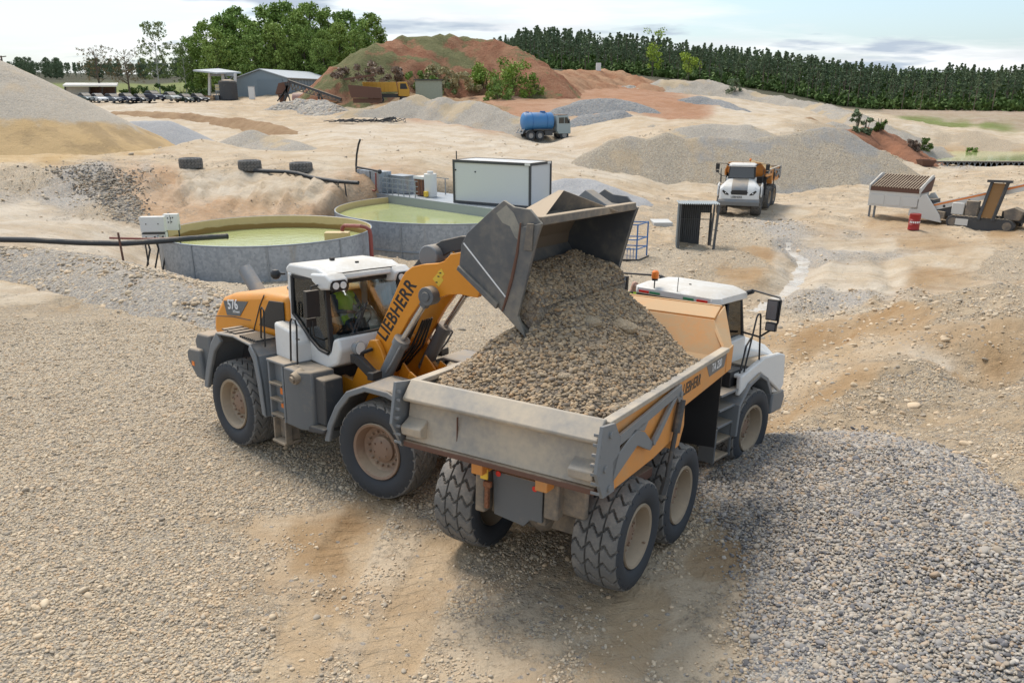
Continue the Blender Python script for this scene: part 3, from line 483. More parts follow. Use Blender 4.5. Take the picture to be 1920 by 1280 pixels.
# ---------------------------------------------------------------- loose stones (nobody could count them)
M_PEB = None
def pebble_mat(name, k=1.0, tint=(1, 1, 1), mixc=None, mixf=0.0):
    m, t, b = newmat(name); n = NT(t); r = n.n('ShaderNodeObjectInfo').outputs['Random']; co = n.n('ShaderNodeNewGeometry').outputs['Position']
    c = n.ramp(r, tintramp(tint, k)); c = n.mix(n.math('MULTIPLY', n.noise(co, 60, 4), .35), c, (.30, .26, .21))
    if mixc is not None: c = n.mix(mixf, c, mixc)
    n.put(b.inputs['Base Color'], c); b.inputs['Roughness'].default_value = .85; b.inputs['Specular IOR Level'].default_value = .25; return m
def pebbles(name, label, P, R, mt, parent=None, flat=.62, sub=2, cat=None):
    me = bpy.data.meshes.new(name); me.from_pydata(P.tolist(), [], [])
    a = me.attributes.new('size', 'FLOAT_VECTOR', 'POINT'); sc = np.stack([R*rng.uniform(.85, 1.3, len(R)), R*rng.uniform(.7, 1.05, len(R)), R*flat*rng.uniform(.8, 1.2, len(R))], 1); a.data.foreach_set('vector', sc.astype(np.float32).ravel())
    a = me.attributes.new('turn', 'FLOAT_VECTOR', 'POINT'); tu = np.stack([rng.normal(0, .35, len(R)), rng.normal(0, .35, len(R)), rng.uniform(0, 6.28, len(R))], 1); a.data.foreach_set('vector', tu.astype(np.float32).ravel())
    o = link(name, me, parent); tr = bpy.data.node_groups.new(name, 'GeometryNodeTree')
    tr.interface.new_socket('Geometry', in_out='INPUT', socket_type='NodeSocketGeometry'); tr.interface.new_socket('Geometry', in_out='OUTPUT', socket_type='NodeSocketGeometry')
    q = tr.nodes; L_ = tr.links; gi = q.new('NodeGroupInput'); go = q.new('NodeGroupOutput')
    ico = q.new('GeometryNodeMeshIcoSphere'); ico.inputs[0].default_value = 1; ico.inputs[1].default_value = sub
    sp = q.new('GeometryNodeSetPosition'); nz = q.new('ShaderNodeTexNoise'); nz.inputs['Scale'].default_value = 1.1; vs = q.new('ShaderNodeVectorMath'); vs.operation = 'SUBTRACT'; vs.inputs[1].default_value = (.5, .5, .5)
    vm = q.new('ShaderNodeVectorMath'); vm.operation = 'MULTIPLY'; vm.inputs[1].default_value = (.9, .9, .9)
    L_.new(nz.outputs[1], vs.inputs[0]); L_.new(vs.outputs[0], vm.inputs[0]); L_.new(ico.outputs[0], sp.inputs[0]); L_.new(vm.outputs[0], sp.inputs['Offset'])
    sm = q.new('GeometryNodeSetShadeSmooth'); L_.new(sp.outputs[0], sm.inputs[0]); st = q.new('GeometryNodeSetMaterial'); st.inputs['Material'].default_value = mt; L_.new(sm.outputs[0], st.inputs[0])
    ip = q.new('GeometryNodeInstanceOnPoints'); L_.new(gi.outputs[0], ip.inputs['Points']); L_.new(st.outputs[0], ip.inputs['Instance'])
    for nm, so in (('size', 'Scale'), ('turn', 'Rotation')):
        at_ = q.new('GeometryNodeInputNamedAttribute'); at_.data_type = 'FLOAT_VECTOR'; at_.inputs[0].default_value = nm; L_.new(at_.outputs[0], ip.inputs[so])
    L_.new(ip.outputs[0], go.inputs[0]); md = o.modifiers.new('stones', 'NODES'); md.node_group = tr
    o['kind'] = 'stuff'
    if label: o['label'] = label
    if cat: o['category'] = cat
    return o
def sheet(mb, q, th, m=0):                                  # four corners, thickness along their normal
    q = [Vector(p) for p in q]; n = (q[1]-q[0]).cross(q[3]-q[0]).normalized()*th; v = q+[p+n for p in q]
    return mb.add(v, [(3, 2, 1, 0), (4, 5, 6, 7), (0, 1, 5, 4), (1, 2, 6, 5), (2, 3, 7, 6), (3, 0, 4, 7)], m)
def arc(cx, cz, r, a0, a1, n): return [(cx+r*math.cos(rad(a0+(a1-a0)*i/n)), cz+r*math.sin(rad(a0+(a1-a0)*i/n))) for i in range(n+1)]
# ---------------------------------------------------------------- wheels
def tyre_mesh(name, R, W, lugs, amp, depth, groove=.13, cross=True, na=420, nw=46, mats=None):
    hw = W/2; prof = []                     # (radius, across): inner bead, sidewall, shoulder, tread, shoulder, sidewall, bead
    side = [(R*.56, -.72), (R*.60, -.86), (R*.70, -.98), (R*.80, -1.0), (R*.88, -.97), (R*.94, -.91)]
    tread = [(R*(1-.035*abs(t)**3), t*.88) for t in np.linspace(-1, 1, nw)]
    prof = side+tread+[(r, -a) for r, a in side[::-1]]; k = len(prof)
    A = np.linspace(0, 2*np.pi, na, endpoint=False); pr = np.array([p[0] for p in prof]); pa = np.array([p[1] for p in prof])*hw
    T_ = pa/(hw*.88); Rr = np.repeat(pr[:, None], na, 1)
    tri = np.abs(((T_*1.5+.25) % 1)*2-1)                    # zigzag across the tread
    s = (A[None, :]/(2*np.pi)*lugs+amp*tri[:, None]) % 1
    gr = (s < groove) | (s > 1-groove*.15)
    if cross:
        row = np.floor(A[None, :]/(2*np.pi)*lugs+amp*tri[:, None]); gr = gr | (np.abs(np.abs(T_[:, None])-.34-.0*row) < .035)
    else:
        gr = (s < groove) & (np.abs(T_[:, None]) > .10) | (np.abs(T_[:, None]) < .03)
    on = (pr > R*.9)[:, None]; fall = np.clip((pr-R*.86)/(R*.1), 0, 1)[:, None]
    Rr = Rr-np.where(gr & on, depth*fall, 0)
    for rr_ in (.72, .66, .82): Rr = Rr+0
    xs = np.repeat(pa[:, None], na, 1); bul = np.exp(-((pr/R-.74)/.012)**2)+np.exp(-((pr/R-.84)/.012)**2); xs = xs+np.sign(xs)*bul[:, None]*.012
    V = np.stack([xs, Rr*np.cos(A)[None, :], Rr*np.sin(A)[None, :]], -1).reshape(-1, 3)
    idx = np.arange(k*na).reshape(k, na); q = np.stack([idx[:-1], np.roll(idx[:-1], -1, 1), np.roll(idx[1:], -1, 1), idx[1:]], -1)
    me = bpy.data.meshes.new(name); me.from_pydata(V.tolist(), [], q.reshape(-1, 4).tolist())
    for m_ in mats or (M_RUBBER, M_RUBBERT): me.materials.append(m_)
    mi = np.zeros((k-1, na), int); mi[5:-5] = 1; me.polygons.foreach_set('material_index', mi.ravel())
    bm = bmesh.new(); bm.from_mesh(me); bmesh.ops.recalc_face_normals(bm, faces=bm.faces); bm.to_mesh(me); bm.free()
    me.polygons.foreach_set('use_smooth', [True]*len(me.polygons)); me.set_sharp_from_angle(angle=rad(35)); return me
def rim_mesh(name, R, W, mt, hub=M_RIMB, deep=.16):
    b = MB(); hw = W/2; x = hw*.80
    b.lathe([(R*.56, -x), (R*.56, x*.4), (R*.56, x), (R*.585, x+.02), (R*.57, x+.045), (R*.52, x+.03), (R*.485, x-.03), (R*.46, x-deep), (R*.40, x-deep-.03), (R*.24, x-deep-.05)], 40, 0)
    b.lathe([(R*.27, x-deep-.06), (R*.27, x-deep+.01), (R*.20, x-deep+.05), (R*.14, x-deep+.06), (.0, x-deep+.06)], 24, 1)
    for i in range(16):
        a = i*math.pi/8; y, z = R*.355*math.cos(a), R*.355*math.sin(a); b.cyl((x-deep-.04, y, z), (x-deep+.02, y, z), .022, 6, 1)
    for i in range(6):
        a = i*math.pi/3+.3; y, z = R*.17*math.cos(a), R*.17*math.sin(a); b.cyl((x-deep+.04, y, z), (x-deep+.075, y, z), .02, 6, 1)
    b.cyl((x-.02, R*.50, 0), (x+.03, R*.47, 0), .012, 6, 1)
    return b.mesh(name, [mt, hub], smooth=35)
TY_T = tyre_mesh('dump truck tyre', .80, .72, 20, .55, .05, .15); RM_T = rim_mesh('dump truck rim', .80, .72, M_RIM)
TY_L = tyre_mesh('loader tyre', .865, .70, 26, .9, .032, .20, False); RM_L = rim_mesh('loader rim', .865, .70, M_RIM, M_RIMB, .13)
RM_L2 = rim_mesh('loader front rim', .865, .70, M_RIMB, M_RIMB, .13)
def wheel(parent, M, me_t, me_r, spin=0):
    o = link('wheel', me_t, parent, M @ Matrix.Rotation(spin, 4, 'X')); r = link('rim', me_r, o); return o
RZ = Matrix.Rotation(math.pi, 4, 'Z')
def mat_t(x, y, z): return Matrix.Translation((x, y, z))
# ---------------------------------------------------------------- people
M_SKIN = plain('skin', (.42, .24, .17), .6); M_VEST = plain('hi vis vest', (.50, .72, .03), .6); M_VESTO = plain('orange vest', (.8, .12, .03), .6); M_CLOTH = plain('navy clothing', (.03, .06, .10), .9); M_REFL = plain('reflective tape', (.6, .62, .6), .4); M_DARKH = plain('dark cap', (.02, .02, .022), .9)
def person(label, M, sit=False, vest=M_VEST, hat=None):
    if sit:
        J = dict(hip=(0, 0, .0), sp=(0, -.04, .28), ch=(0, -.05, .46), nk=(0, -.02, .60), hd=(0, .02, .68), ht=(0, .0, .82), ns=(0, .125, .73),
                 ls=(-.2, -.05, .52), le=(-.27, .10, .28), lw=(-.16, .36, .30), lh=(-.13, .44, .31), lk=(-.13, .46, .05), lf=(-.14, .5, -.38), lt=(-.14, .64, -.42))
    else:
        J = dict(hip=(0, 0, .95), sp=(0, .0, 1.15), ch=(0, -.01, 1.36), nk=(0, .0, 1.52), hd=(0, .02, 1.60), ht=(0, .0, 1.74), ns=(0, .125, 1.645),
                 ls=(-.21, 0, 1.43), le=(-.27, .06, 1.13), lw=(-.25, .24, .98), lh=(-.24, .32, .98), lk=(-.1, .03, .5), lf=(-.11, -.02, .08), lt=(-.12, .15, .04))
    Rd = dict(hip=.15, sp=.14, ch=.165, nk=.058, hd=.092, ht=.085, ns=.018, ls=.085, le=.052, lw=.036, lh=.04, lk=.075, lf=.05, lt=.04)
    names = list(J); pts = [J[k] for k in names]; rr = [Rd[k] for k in names]
    for k in list(J):
        if k in ('ls', 'le', 'lw', 'lh', 'lk', 'lf', 'lt'): names.append('r'+k[1:]); x, y, z = J[k]; pts.append((-x, y, z)); rr.append(Rd[k])
    ix = {k: i for i, k in enumerate(names)}
    ed = [('hip', 'sp'), ('sp', 'ch'), ('ch', 'nk'), ('nk', 'hd'), ('hd', 'ht'), ('hd', 'ns')]
    for s in 'lr': ed += [('ch', s+'s'), (s+'s', s+'e'), (s+'e', s+'w'), (s+'w', s+'h'), ('hip', s+'k'), (s+'k', s+'f'), (s+'f', s+'t')]
    E_ = [(ix[a], ix[b]) for a, b in ed]
    for s in 'lr':                                          # five fingers rooted in the palm
        hb = Vector(pts[ix[s+'h']]); sg = -1 if s == 'l' else 1
        for f, (dx, ln) in enumerate(((-.03, .07), (-.01, .085), (.012, .08), (.032, .062), (-.05, .05))):
            a = len(pts); pts.append(tuple(hb+Vector((dx, .03, -.01)))); rr.append(.011); pts.append(tuple(hb+Vector((dx*1.25-(.03*sg if f == 4 else 0), .03+ln*.7, -.03)))); rr.append(.009); E_ += [(ix[s+'h'], a), (a, a+1)]
    me = bpy.data.meshes.new('person'); me.from_pydata(pts, E_, []); o = link('person', me, None, M)
    o.modifiers.new('skin', 'SKIN'); o.modifiers.new('sub', 'SUBSURF').levels = 1
    for i, v in enumerate(me.skin_vertices[0].data): v.radius = (rr[i], rr[i]); v.use_root = (i == 0)
    dg = bpy.context.evaluated_depsgraph_get(); m2 = bpy.data.meshes.new_from_object(o.evaluated_get(dg)); o.modifiers.clear(); o.data = m2
    for q in (M_SKIN, vest, M_CLOTH, M_REFL): m2.materials.append(q)
    zn = J['nk'][2]; zh = J['hip'][2]
    for p in m2.polygons:
        c = p.center; p.use_smooth = True
        tors = abs(c.x) < .20 and zh+.02 < c.z < zn and c.y < .2; hand = any((c-Vector(pts[ix[s+'h']])).length < .11 for s in 'lr')
        p.material_index = 0 if (c.z > zn or hand) else ((3 if abs(c.z-(zh+.2)) < .03 else 1) if tors else 2)
    if hat is not None:
        h = MB(); h.ball((0, 0, J['ht'][2]-.02), .108, 0, 16, (1, 1.15, .8)); h.box(-.07, .07, .08, .19, J['ht'][2]-.03, J['ht'][2]-.015); h.build('cap', hat, o)
    return tag(o, label, 'person')
# ---------------------------------------------------------------- wheel loader
ML = frame((-4.5367, 16.2308, -.0817), [[-.69011, .72353, .01621], [-.72258, -.69011, .04029], [.04033, .01609, .99906]])
MA = frame((-1.5582, 13.9387, -.0209), [[-.5228, .85242, .00737], [-.8515, -.5226, .04279], [.04033, .01609, .99906]])
LD = thing('wheel_loader', 'orange and white wheel loader tipping gravel from its raised grey bucket', 'wheel loader', ML)
AL = ML.inverted() @ MA
b = MB().box(-.48, .48, -1.6, 1.9, .62, 1.35).box(-.95, .95, -.12, .12, .68, 1.02).box(-.6, .6, .9, 2.0, 1.3, 2.0).box(-.42, .42, 1.9, 2.9, .75, 1.45).box(-.7, .7, 1.6, 2.35, 1.5, 2.15)
for i in range(9): x = -.5+.125*i; b.ring([(x, 1.9, 1.3+.08*(i % 3)), (x*.8, 2.4, 1.15+.12*(i % 2)), (x*.6, 2.95, 1.35)], .028, 6)
b.build('rear_frame', M_GREYD, LD, .02)
cw_ = MB(); cw_.prism([(-1.20, 2.0), (-1.72, 1.98), (-1.86, 1.80), (-1.72, 1.10), (-1.15, 1.08)], -1.22, 1.22).prism([(-1.5, 1.66), (-1.95, 1.64), (-2.07, 1.54), (-2.07, 1.36), (-1.72, 1.02), (-1.4, 1.02)], -1.32, 1.32)
cwo = cw_.build('counterweight', M_GREY, LD, .05, seg=3)
MB().box(1.318, 1.328, -1.86, -1.75, 1.27, 1.36).build('reflector', M_ORLENS, cwo)
hd = MB(); HP = [(-1.52, 1.95), (-1.44, 2.36), (-1.02, 2.80), (-.62, 2.93), (.58, 3.12), (1.42, 3.16), (1.42, 2.3), (.2, 2.2), (-1.0, 1.95)]
hd.prism(HP, -.96, .96); hood = hd.build('engine_hood', M_ORANGE, LD, .14, seg=4)
for sv in (1, -1):
    s = MB(); s.prism([(.43, 2.46), (.86, 3.0), (1.36, 3.04), (1.36, 2.48)], sv*.962, sv*.985); s.build('side_vent', M_BLACK, hood, .01)
    s = MB(); s.prism([(-.92, 2.74), (.06, 2.86), (-.30, 2.52), (-.82, 2.46)], sv*.962, sv*.972); s.build('number_badge', M_BADGE, hood)
for sv in (1, -1):
    r_ = (0, 1, .13) if sv > 0 else (0, -1, -.13)
    u0 = -.74 if sv > 0 else -.10
    text('576', 'number', M_LETTERW, hood, (sv*.974, u0, 2.60 if sv > 0 else 2.70), r_, (0, 0, 1), .27, .012, .008); text('XPower', 'lettering', M_LETTERW, hood, (sv*.974, -.56 if sv > 0 else -.18, 2.545 if sv > 0 else 2.6), r_, (0, 0, 1), .085, .0)
s = MB()
for sv in (1, -1): s.ring([(sv*.962, -1.35, 2.36), (sv*.966, -.6, 2.46), (sv*.966, .1, 2.50)], .010, 5); s.ring([(sv*.964, .18, 2.3), (sv*.968, .5, 2.85), (sv*.964, .68, 3.08)], .012, 5)
s.build('seam', M_GREYD, hood)
s = MB(); s.box(-.5, .5, .7, 1.3, 3.13, 3.2); s.build('intake', M_GREYL, hood, .03)
s = MB(); s.ring([(0, -1.2, 2.72), (0, -1.42, 2.92), (0, -1.72, 3.17)], [.16, .155, .15], 18, cap=False).ring([(0, -1.42, 2.92), (0, -1.73, 3.17)], .125, 18, 1); s.build('exhaust_pipe', [M_GREYL, M_BLACK], LD)
for sv in (1, -1):
    f = MB(); FPT = [(-1.08, 1.02), (-.93, 1.42), (-.62, 2.0), (-.36, 2.26), (.3, 2.32), (.92, 2.26), (1.12, 2.05), (1.22, 1.6), (1.30, .92)]
    a0, a1 = (.72, 1.48) if sv > 0 else (-1.48, -.72); f.band(FPT, .05, a0, a1); f.prism([(-1.06, 1.0), (-.9, 1.42), (-.60, 2.0), (-.34, 2.25), (-.2, 2.1), (-.5, 1.85), (-.75, 1.4), (-.92, 1.0)], sv*1.40, sv*1.483)
    f.prism([(.92, 2.26), (1.12, 2.05), (1.22, 1.6), (1.30, .92), (1.18, .95), (1.08, 1.6), (1.0, 1.95), (.85, 2.15)], sv*1.40, sv*1.483)
    fo = f.build('fender', M_GREYL, LD, .02)
    f = MB()
    for i in range(9): f.box(min(sv*.98, sv*1.42), max(sv*.98, sv*1.42), .46+i*.07, .49+i*.07, 2.30, 2.345)
    for i in range(3): f.box(min(sv*1.0, sv*1.4), max(sv*1.0, sv*1.4), -.25+i*.2, -.13+i*.2, 2.32, 2.345)
    f.build('step_tread', M_GREYD, fo)
# cab
cb = MB(); SIDE = [(1.30, 2.08), (1.30, 2.72), (1.42, 2.82), (1.62, 2.74), (2.02, 2.42), (2.28, 2.28), (2.52, 2.24), (2.62, 2.34), (2.70, 2.56), (2.86, 2.62), (2.92, 2.40), (2.80, 2.12), (2.5, 1.98), (2.1, 2.02)]
cb.prism(SIDE, -.86, .86); cb.prism([(1.28, 2.05), (1.28, 2.70), (1.80, 2.62), (2.0, 2.4), (2.0, 2.02)], .82, 1.16); cb.prism([(1.28, 2.05), (1.28, 2.70), (1.80, 2.62), (2.0, 2.4), (2.0, 2.02)], -1.16, -.82)
for sv in (1, -1): cb.bar((sv*.80, 1.40, 2.7), (sv*.78, 1.40, 3.6), .14, .14)
cab = cb.build('cab', M_WHITE, LD, .05, seg=3)
rf = MB(); rf.prism([(1.30, 3.56), (1.28, 3.66), (1.4, 3.74), (2.3, 3.76), (2.62, 3.66), (2.66, 3.58), (2.4, 3.52)], -.84, .84)
for sv in (1, -1): rf.prism([(2.15, 3.66), (2.62, 3.70), (2.78, 3.60), (2.72, 3.44), (2.45, 3.40), (2.2, 3.52)], sv*.52, sv*.90)
rf.build('cab_roof', M_WHITE, cab, .04, seg=3)
s = MB(); s.box(.02, .1, 1.6, 1.66, 3.75, 3.80); s.box(-.1, -.04, 2.2, 2.24, 3.75, 3.79); s.ring([(-.8, 2.60, 3.68), (0, 2.66, 3.70), (.8, 2.60, 3.68)], .012, 5); s.build('roof_fitting', M_BLACK, cab)
fr = MB(); WS = [(.80, 2.62, 2.36), (.76, 2.44, 3.5)]
for sv in (1, -1):
    fr.bar((sv*.82, 2.60, 2.34), (sv*.78, 2.46, 3.54), .06, .09)
    fr.ring([(sv*.85, 1.50, 3.54), (sv*.86, 1.48, 2.84), (sv*.86, 1.64, 2.74), (sv*.86, 2.02, 2.45), (sv*.86, 2.28, 2.31), (sv*.86, 2.54, 2.28)], .032, 6); fr.bar((sv*.83, 1.48, 3.53), (sv*.80, 2.5, 3.53), .05, .07); fr.bar((sv*.84, 1.98, 2.46), (sv*.80, 1.98, 3.52), .03, .05)
fr.ring([(-.82, 2.64, 2.46), (-.55, 2.76, 2.62), (0, 2.80, 2.62), (.5, 2.78, 2.60), (.70, 2.72, 2.42), (.82, 2.60, 2.34)], .03, 6); fr.bar((-.78, 2.48, 3.50), (.78, 2.48, 3.50), .05, .06)
fr.bar((-.3, 1.40, 2.75), (-.3, 1.40, 3.55), .05, .05); fr.box(-.8, .8, 1.36, 1.42, 3.46, 3.56); fr.build('window_frame', M_BLACK, cab, .008)
gl = MB()
for sv in (1, -1): gl.prism([(1.50, 3.53), (1.49, 2.85), (1.64, 2.75), (2.02, 2.46), (2.28, 2.31), (2.56, 2.30), (2.46, 3.53)], sv*.835, sv*.842)
sheet(gl, [(.80, 2.60, 2.36), (-.80, 2.64, 2.46), (-.77, 2.47, 3.50), (.77, 2.47, 3.50)], .006); sheet(gl, [(.78, 1.39, 2.75), (-.78, 1.39, 2.75), (-.76, 1.39, 3.5), (.76, 1.39, 3.5)], .006)
gl.build('window_glass', M_GLASS, cab, smooth=0)
s = MB(); s.box(-.82, .82, 1.4, 2.6, 2.02, 2.1); s.box(-.34, .28, 1.62, 2.1, 2.42, 2.56).box(-.34, .28, 1.55, 1.68, 2.5, 3.12).box(-.2, .14, 1.56, 1.64, 3.1, 3.32).box(-.25, .2, 1.66, 2.0, 2.1, 2.44).box(.34, .52, 1.75, 2.2, 2.5, 2.68); s.build('driver_seat', M_SEAT, cab, .03)
s = MB(); s.ring([(.0-.03+.19*math.cos(a), 2.38+.06*math.sin(a), 2.78+.17*math.sin(a)) for a in np.linspace(0, 6.283, 17)[:-1]], .016, 6, closed=True); s.bar((-.03, 2.55, 2.3), (-.03, 2.39, 2.78), .06, .06); s.box(-.5, .45, 2.45, 2.62, 2.1, 2.5); s.build('steering_wheel', M_BLACK, cab)
s = MB(); s.ring([(.6, 2.84, 2.55), (.35, 2.7, 2.78), (.15, 2.6, 3.02)], .014, 5); s.ring([(.5, 2.84, 2.55), (.28, 2.7, 2.80), (.10, 2.6, 3.05)], .010, 5); s.bar((.0, 2.58, 3.1), (.28, 2.66, 2.7), .03, .02); s.build('wiper', M_BLACK, cab)
for sv in (1, -1):
    s = MB(); s.prism([(.56, 3.455), (.60, 3.42), (.84, 3.42), (.88, 3.47), (.88, 3.56), (.84, 3.60), (.60, 3.60), (.56, 3.56)], 2.70, 2.775, 'y') if sv > 0 else s.prism([(-.56, 3.455), (-.60, 3.42), (-.84, 3.42), (-.88, 3.47), (-.88, 3.56), (-.84, 3.60), (-.60, 3.60), (-.56, 3.56)], 2.70, 2.775, 'y')
    for x in (.64, .79): s.cyl((sv*x, 2.76, 3.51), (sv*x, 2.79, 3.51), .062, 16, 1)
    s.build('work_lamp', [M_BLACK, M_LAMP], cab)
for sv in (1, -1):
    s = MB(); s.ring([(sv*.88, 1.33, 3.55), (sv*1.02, 1.30, 3.56)], .02, 6); s.ball((sv*1.04, 1.27, 3.55), .095, 0, 10); s.build('rear_lamp', M_BLACK, cab)
for sv in (1, -1):
    s = MB(); s.ring([(sv*.84, 2.36, 3.48), (sv*1.1, 2.5, 3.5), (sv*1.14, 2.52, 3.34)], .018, 6).ring([(sv*.84, 2.4, 2.5), (sv*1.1, 2.5, 2.62), (sv*1.13, 2.52, 2.9)], .016, 6); s.box(min(sv*1.0, sv*1.26), max(sv*1.0, sv*1.26), 2.48, 2.58, 2.98, 3.44); s.box(min(sv*1.03, sv*1.23), max(sv*1.03, sv*1.23), 2.46, 2.5, 2.80, 2.95); s.build('mirror', M_BLACK, cab, .02)
    s = MB(); s.ring([(sv*1.2, 1.18, 2.2), (sv*1.22, 1.2, 2.92), (sv*1.22, 1.28, 2.96), (sv*1.22, 1.36, 2.92), (sv*1.2, 1.34, 2.2)] if 0 else [(sv*1.25, .95, 2.28), (sv*1.25, 1.02, 2.90), (sv*1.25, 1.06, 2.94), (sv*1.25, 1.12, 2.90), (sv*1.25, 1.08, 2.2)], .017, 6); s.build('handrail', M_BLACK, LD)
    s = MB(); s.ring([(sv*1.25, 1.94, 2.10), (sv*1.25, 2.0, 2.82), (sv*1.25, 2.06, 2.90), (sv*1.25, 2.16, 2.88), (sv*1.25, 2.2, 2.78), (sv*1.25, 2.15, 2.08)], .018, 6).bar((sv*1.25, 2.16, 2.55), (sv*1.25, 2.26, 2.55), .02, .02); s.build('handrail', M_BLACK, LD)
# side tanks with ladder
for sv in (1, -1):
    q = [(1.90, .92), (1.94, 2.10), (2.72, 2.12), (2.76, .98)]
    s = MB(); s.prism([(sv*.85, 1.90), (sv*1.36, 1.90), (sv*1.44, 1.98), (sv*1.44, 2.45), (sv*1.30, 2.66), (sv*.85, 2.70)], .96, 2.04, 'z'); tk = s.build('side_tank', M_GREY, LD, .03)
    s = MB(); s.ring([(sv*1.28, 2.38, 1.98), (sv*1.40, 2.38, 1.92), (sv*1.50, 2.38, 1.90)], [.12, .12, .10], 14).cyl((sv*1.50, 2.38, 1.90), (sv*1.54, 2.38, 1.89), .06, 10); s.build('filler_cap', M_MUD, tk)
    s = MB(); s.box(min(sv*.85, sv*1.30), max(sv*.85, sv*1.30), 1.42, 1.90, .98, 2.02); x0, x1 = min(sv*1.28, sv*1.42), max(sv*1.28, sv*1.42); s.box(x0, x1, 1.40, 1.45, .95, 2.06).box(x0, x1, 1.86, 1.91, .95, 2.06).box(min(sv*.85, sv*1.43), max(sv*.85, sv*1.43), 1.38, 2.0, 2.03, 2.08); la = s.build('ladder', M_GREYL, LD, .015)
    for z in (1.02, 1.32, 1.62): s = MB(); s.box(min(sv*1.22, sv*1.44), max(sv*1.22, sv*1.44), 1.45, 1.86, z, z+.035); s.build('rung', M_MUD, la)
    for z in (1.16, 1.42): s = MB(); s.box(min(sv*1.301, sv*1.31), max(sv*1.301, sv*1.31), 1.60, 1.68, z, z+.12); s.build('reflector', M_ORLENS, la)
    s = MB(); s.box(x0, x1, 1.46, 1.50, .52, .96).box(x0, x1, 1.84, 1.88, .52, .96).box(min(sv*1.1, sv*1.46), max(sv*1.1, sv*1.46), 1.46, 1.88, .50, .55).box(min(sv*1.1, sv*1.3), max(sv*1.1, sv*1.3), 1.5, 1.84, .56, .94); s.build('hanging_step', M_MUD, LD, .01)
    s = MB(); s.box(min(sv*.85, sv*1.25), max(sv*.85, sv*1.25), 2.66, 2.95, 1.1, 1.95); s.prism([(2.5, .92), (3.0, 1.0), (3.05, 1.10), (2.5, 1.06)], sv*.9, sv*1.36); s.build('battery_box', M_GREYD, LD, .03)
    wheel(LD, mat_t(sv*1.12, 0, .865) if sv > 0 else mat_t(-1.12, 0, .865) @ RZ, TY_L, RM_L, .3)
    wheel(LD, AL @ (mat_t(sv*1.12, 0, .865) if sv > 0 else mat_t(-1.12, 0, .865) @ RZ), TY_L, RM_L2, 1.1)
# front frame, arms, bucket
s = MB()
for sv in (1, -1):
    s.prism([(-1.40, 1.82), (-1.15, 1.76), (-.86, 2.28), (-.70, 2.56), (-.55, 2.58), (-.44, 2.42), (-.28, 1.93), (.35, 1.55), (.45, .95), (-1.0, .8), (-1.40, 1.50)], sv*.58, sv*.68)
    s.prism([(-.5, 1.6), (-.25, 2.15), (-.05, 1.95), (.25, 1.5)], sv*.30, sv*.34); s.prism([(-.2, 1.6), (.0, 2.05), (.5, 1.75), (.5, 1.4)], sv*.42, sv*.46)
s.box(-.6, .6, -1.0, .4, .75, 1.35).box(-.58, .58, -1.38, -.9, 1.4, 1.75)
s.build('front_frame', M_ORANGE, LD, .015, M=AL)
s = MB(); s.box(-1.0, 1.0, -.14, .14, .7, 1.03)
for i in range(5): x = -.30+.13*i; s.ring([(x, -1.2, 1.55), (x*.8, -.6, 1.95), (x*.6, -.2, 2.35+.05*(i % 3)), (x*.5, .05, 2.9)], .02, 6)
s.ring([(.28, -.5, 2.0), (.24, -.15, 2.7), (.2, .15, 3.3)], .07, 8); s.build('hydraulic_hoses', M_BLACK, LD, M=AL)
for sv in (1, -1):
    s = MB(); s.band([(-1.12, .86), (-1.02, 1.2), (-.82, 1.56), (-.55, 1.86), (-.15, 2.02), (.35, 2.0), (.80, 1.82)], .05, *( (.70, 1.50) if sv > 0 else (-1.50, -.70))); s.prism([(-1.12, .86), (-1.02, 1.2), (-.82, 1.56), (-.55, 1.86), (-.15, 2.02), (.35, 2.0), (.80, 1.82), (.66, 1.80), (.3, 1.90), (-.13, 1.92), (-.48, 1.77), (-.72, 1.5), (-.92, 1.15), (-1.0, .86)], sv*1.42, sv*1.502); s.build('front_fender', M_GREYL, LD, .02, M=AL)
    s = MB(); s.bar((sv*.70, -.62, 2.42), (sv*.98, -.72, 2.36), .06, .06).bar((sv*.98, -.72, 2.30), (sv*.96, -.40, 2.05), .13, .16).box(min(sv*.84, sv*1.02), max(sv*.84, sv*1.02), -.86, -.68, 2.20, 2.36); s.box(min(sv*.86, sv*1.1), max(sv*.86, sv*1.1), -.42, -.28, 1.98, 2.12); br = s.build('lamp_bracket', M_BLACK, LD, .015, M=AL)
    s = MB(); s.lathe([(0, -.06), (.09, -.06), (.125, .0), (.125, .07), (.115, .075)], 16, 0, 'y', (sv*.93, -.76, 2.47)); s.cyl((sv*.93, -.70, 2.47), (sv*.93, -.68, 2.47), .112, 16, 1); s.build('headlamp', [M_GREYL, M_LAMP], br)
ARM = [(-.74, 2.42), (-.66, 2.60), (-.40, 3.05), (-.05, 3.67), (.05, 3.80), (.20, 3.90), (.42, 3.96), (.72, 4.0), (.86, 4.05), (.98, 4.17), (1.20, 4.22), (1.38, 3.98), (1.56, 3.66), (1.50, 3.52), (1.36, 3.52), (1.15, 3.54), (.90, 3.50), (.70, 3.42), (.55, 3.44), (.36, 3.33), (.1, 3.02), (-.30, 2.42), (-.52, 2.14), (-.68, 2.22)]
s = MB()
for sv in (1, -1): s.prism(ARM, sv*.45, sv*.56)
s.cyl((-.5, .15, 3.62), (.5, .15, 3.62), .14, 16).box(-.46, .46, .1, .5, 3.5, 3.7).cyl((-.6, -.62, 2.38), (.6, -.62, 2.38), .1, 14)
arm = s.build('lift_arm', M_ORANGE, LD, .012, M=AL)
tv = Vector((0, .88, 1.28))
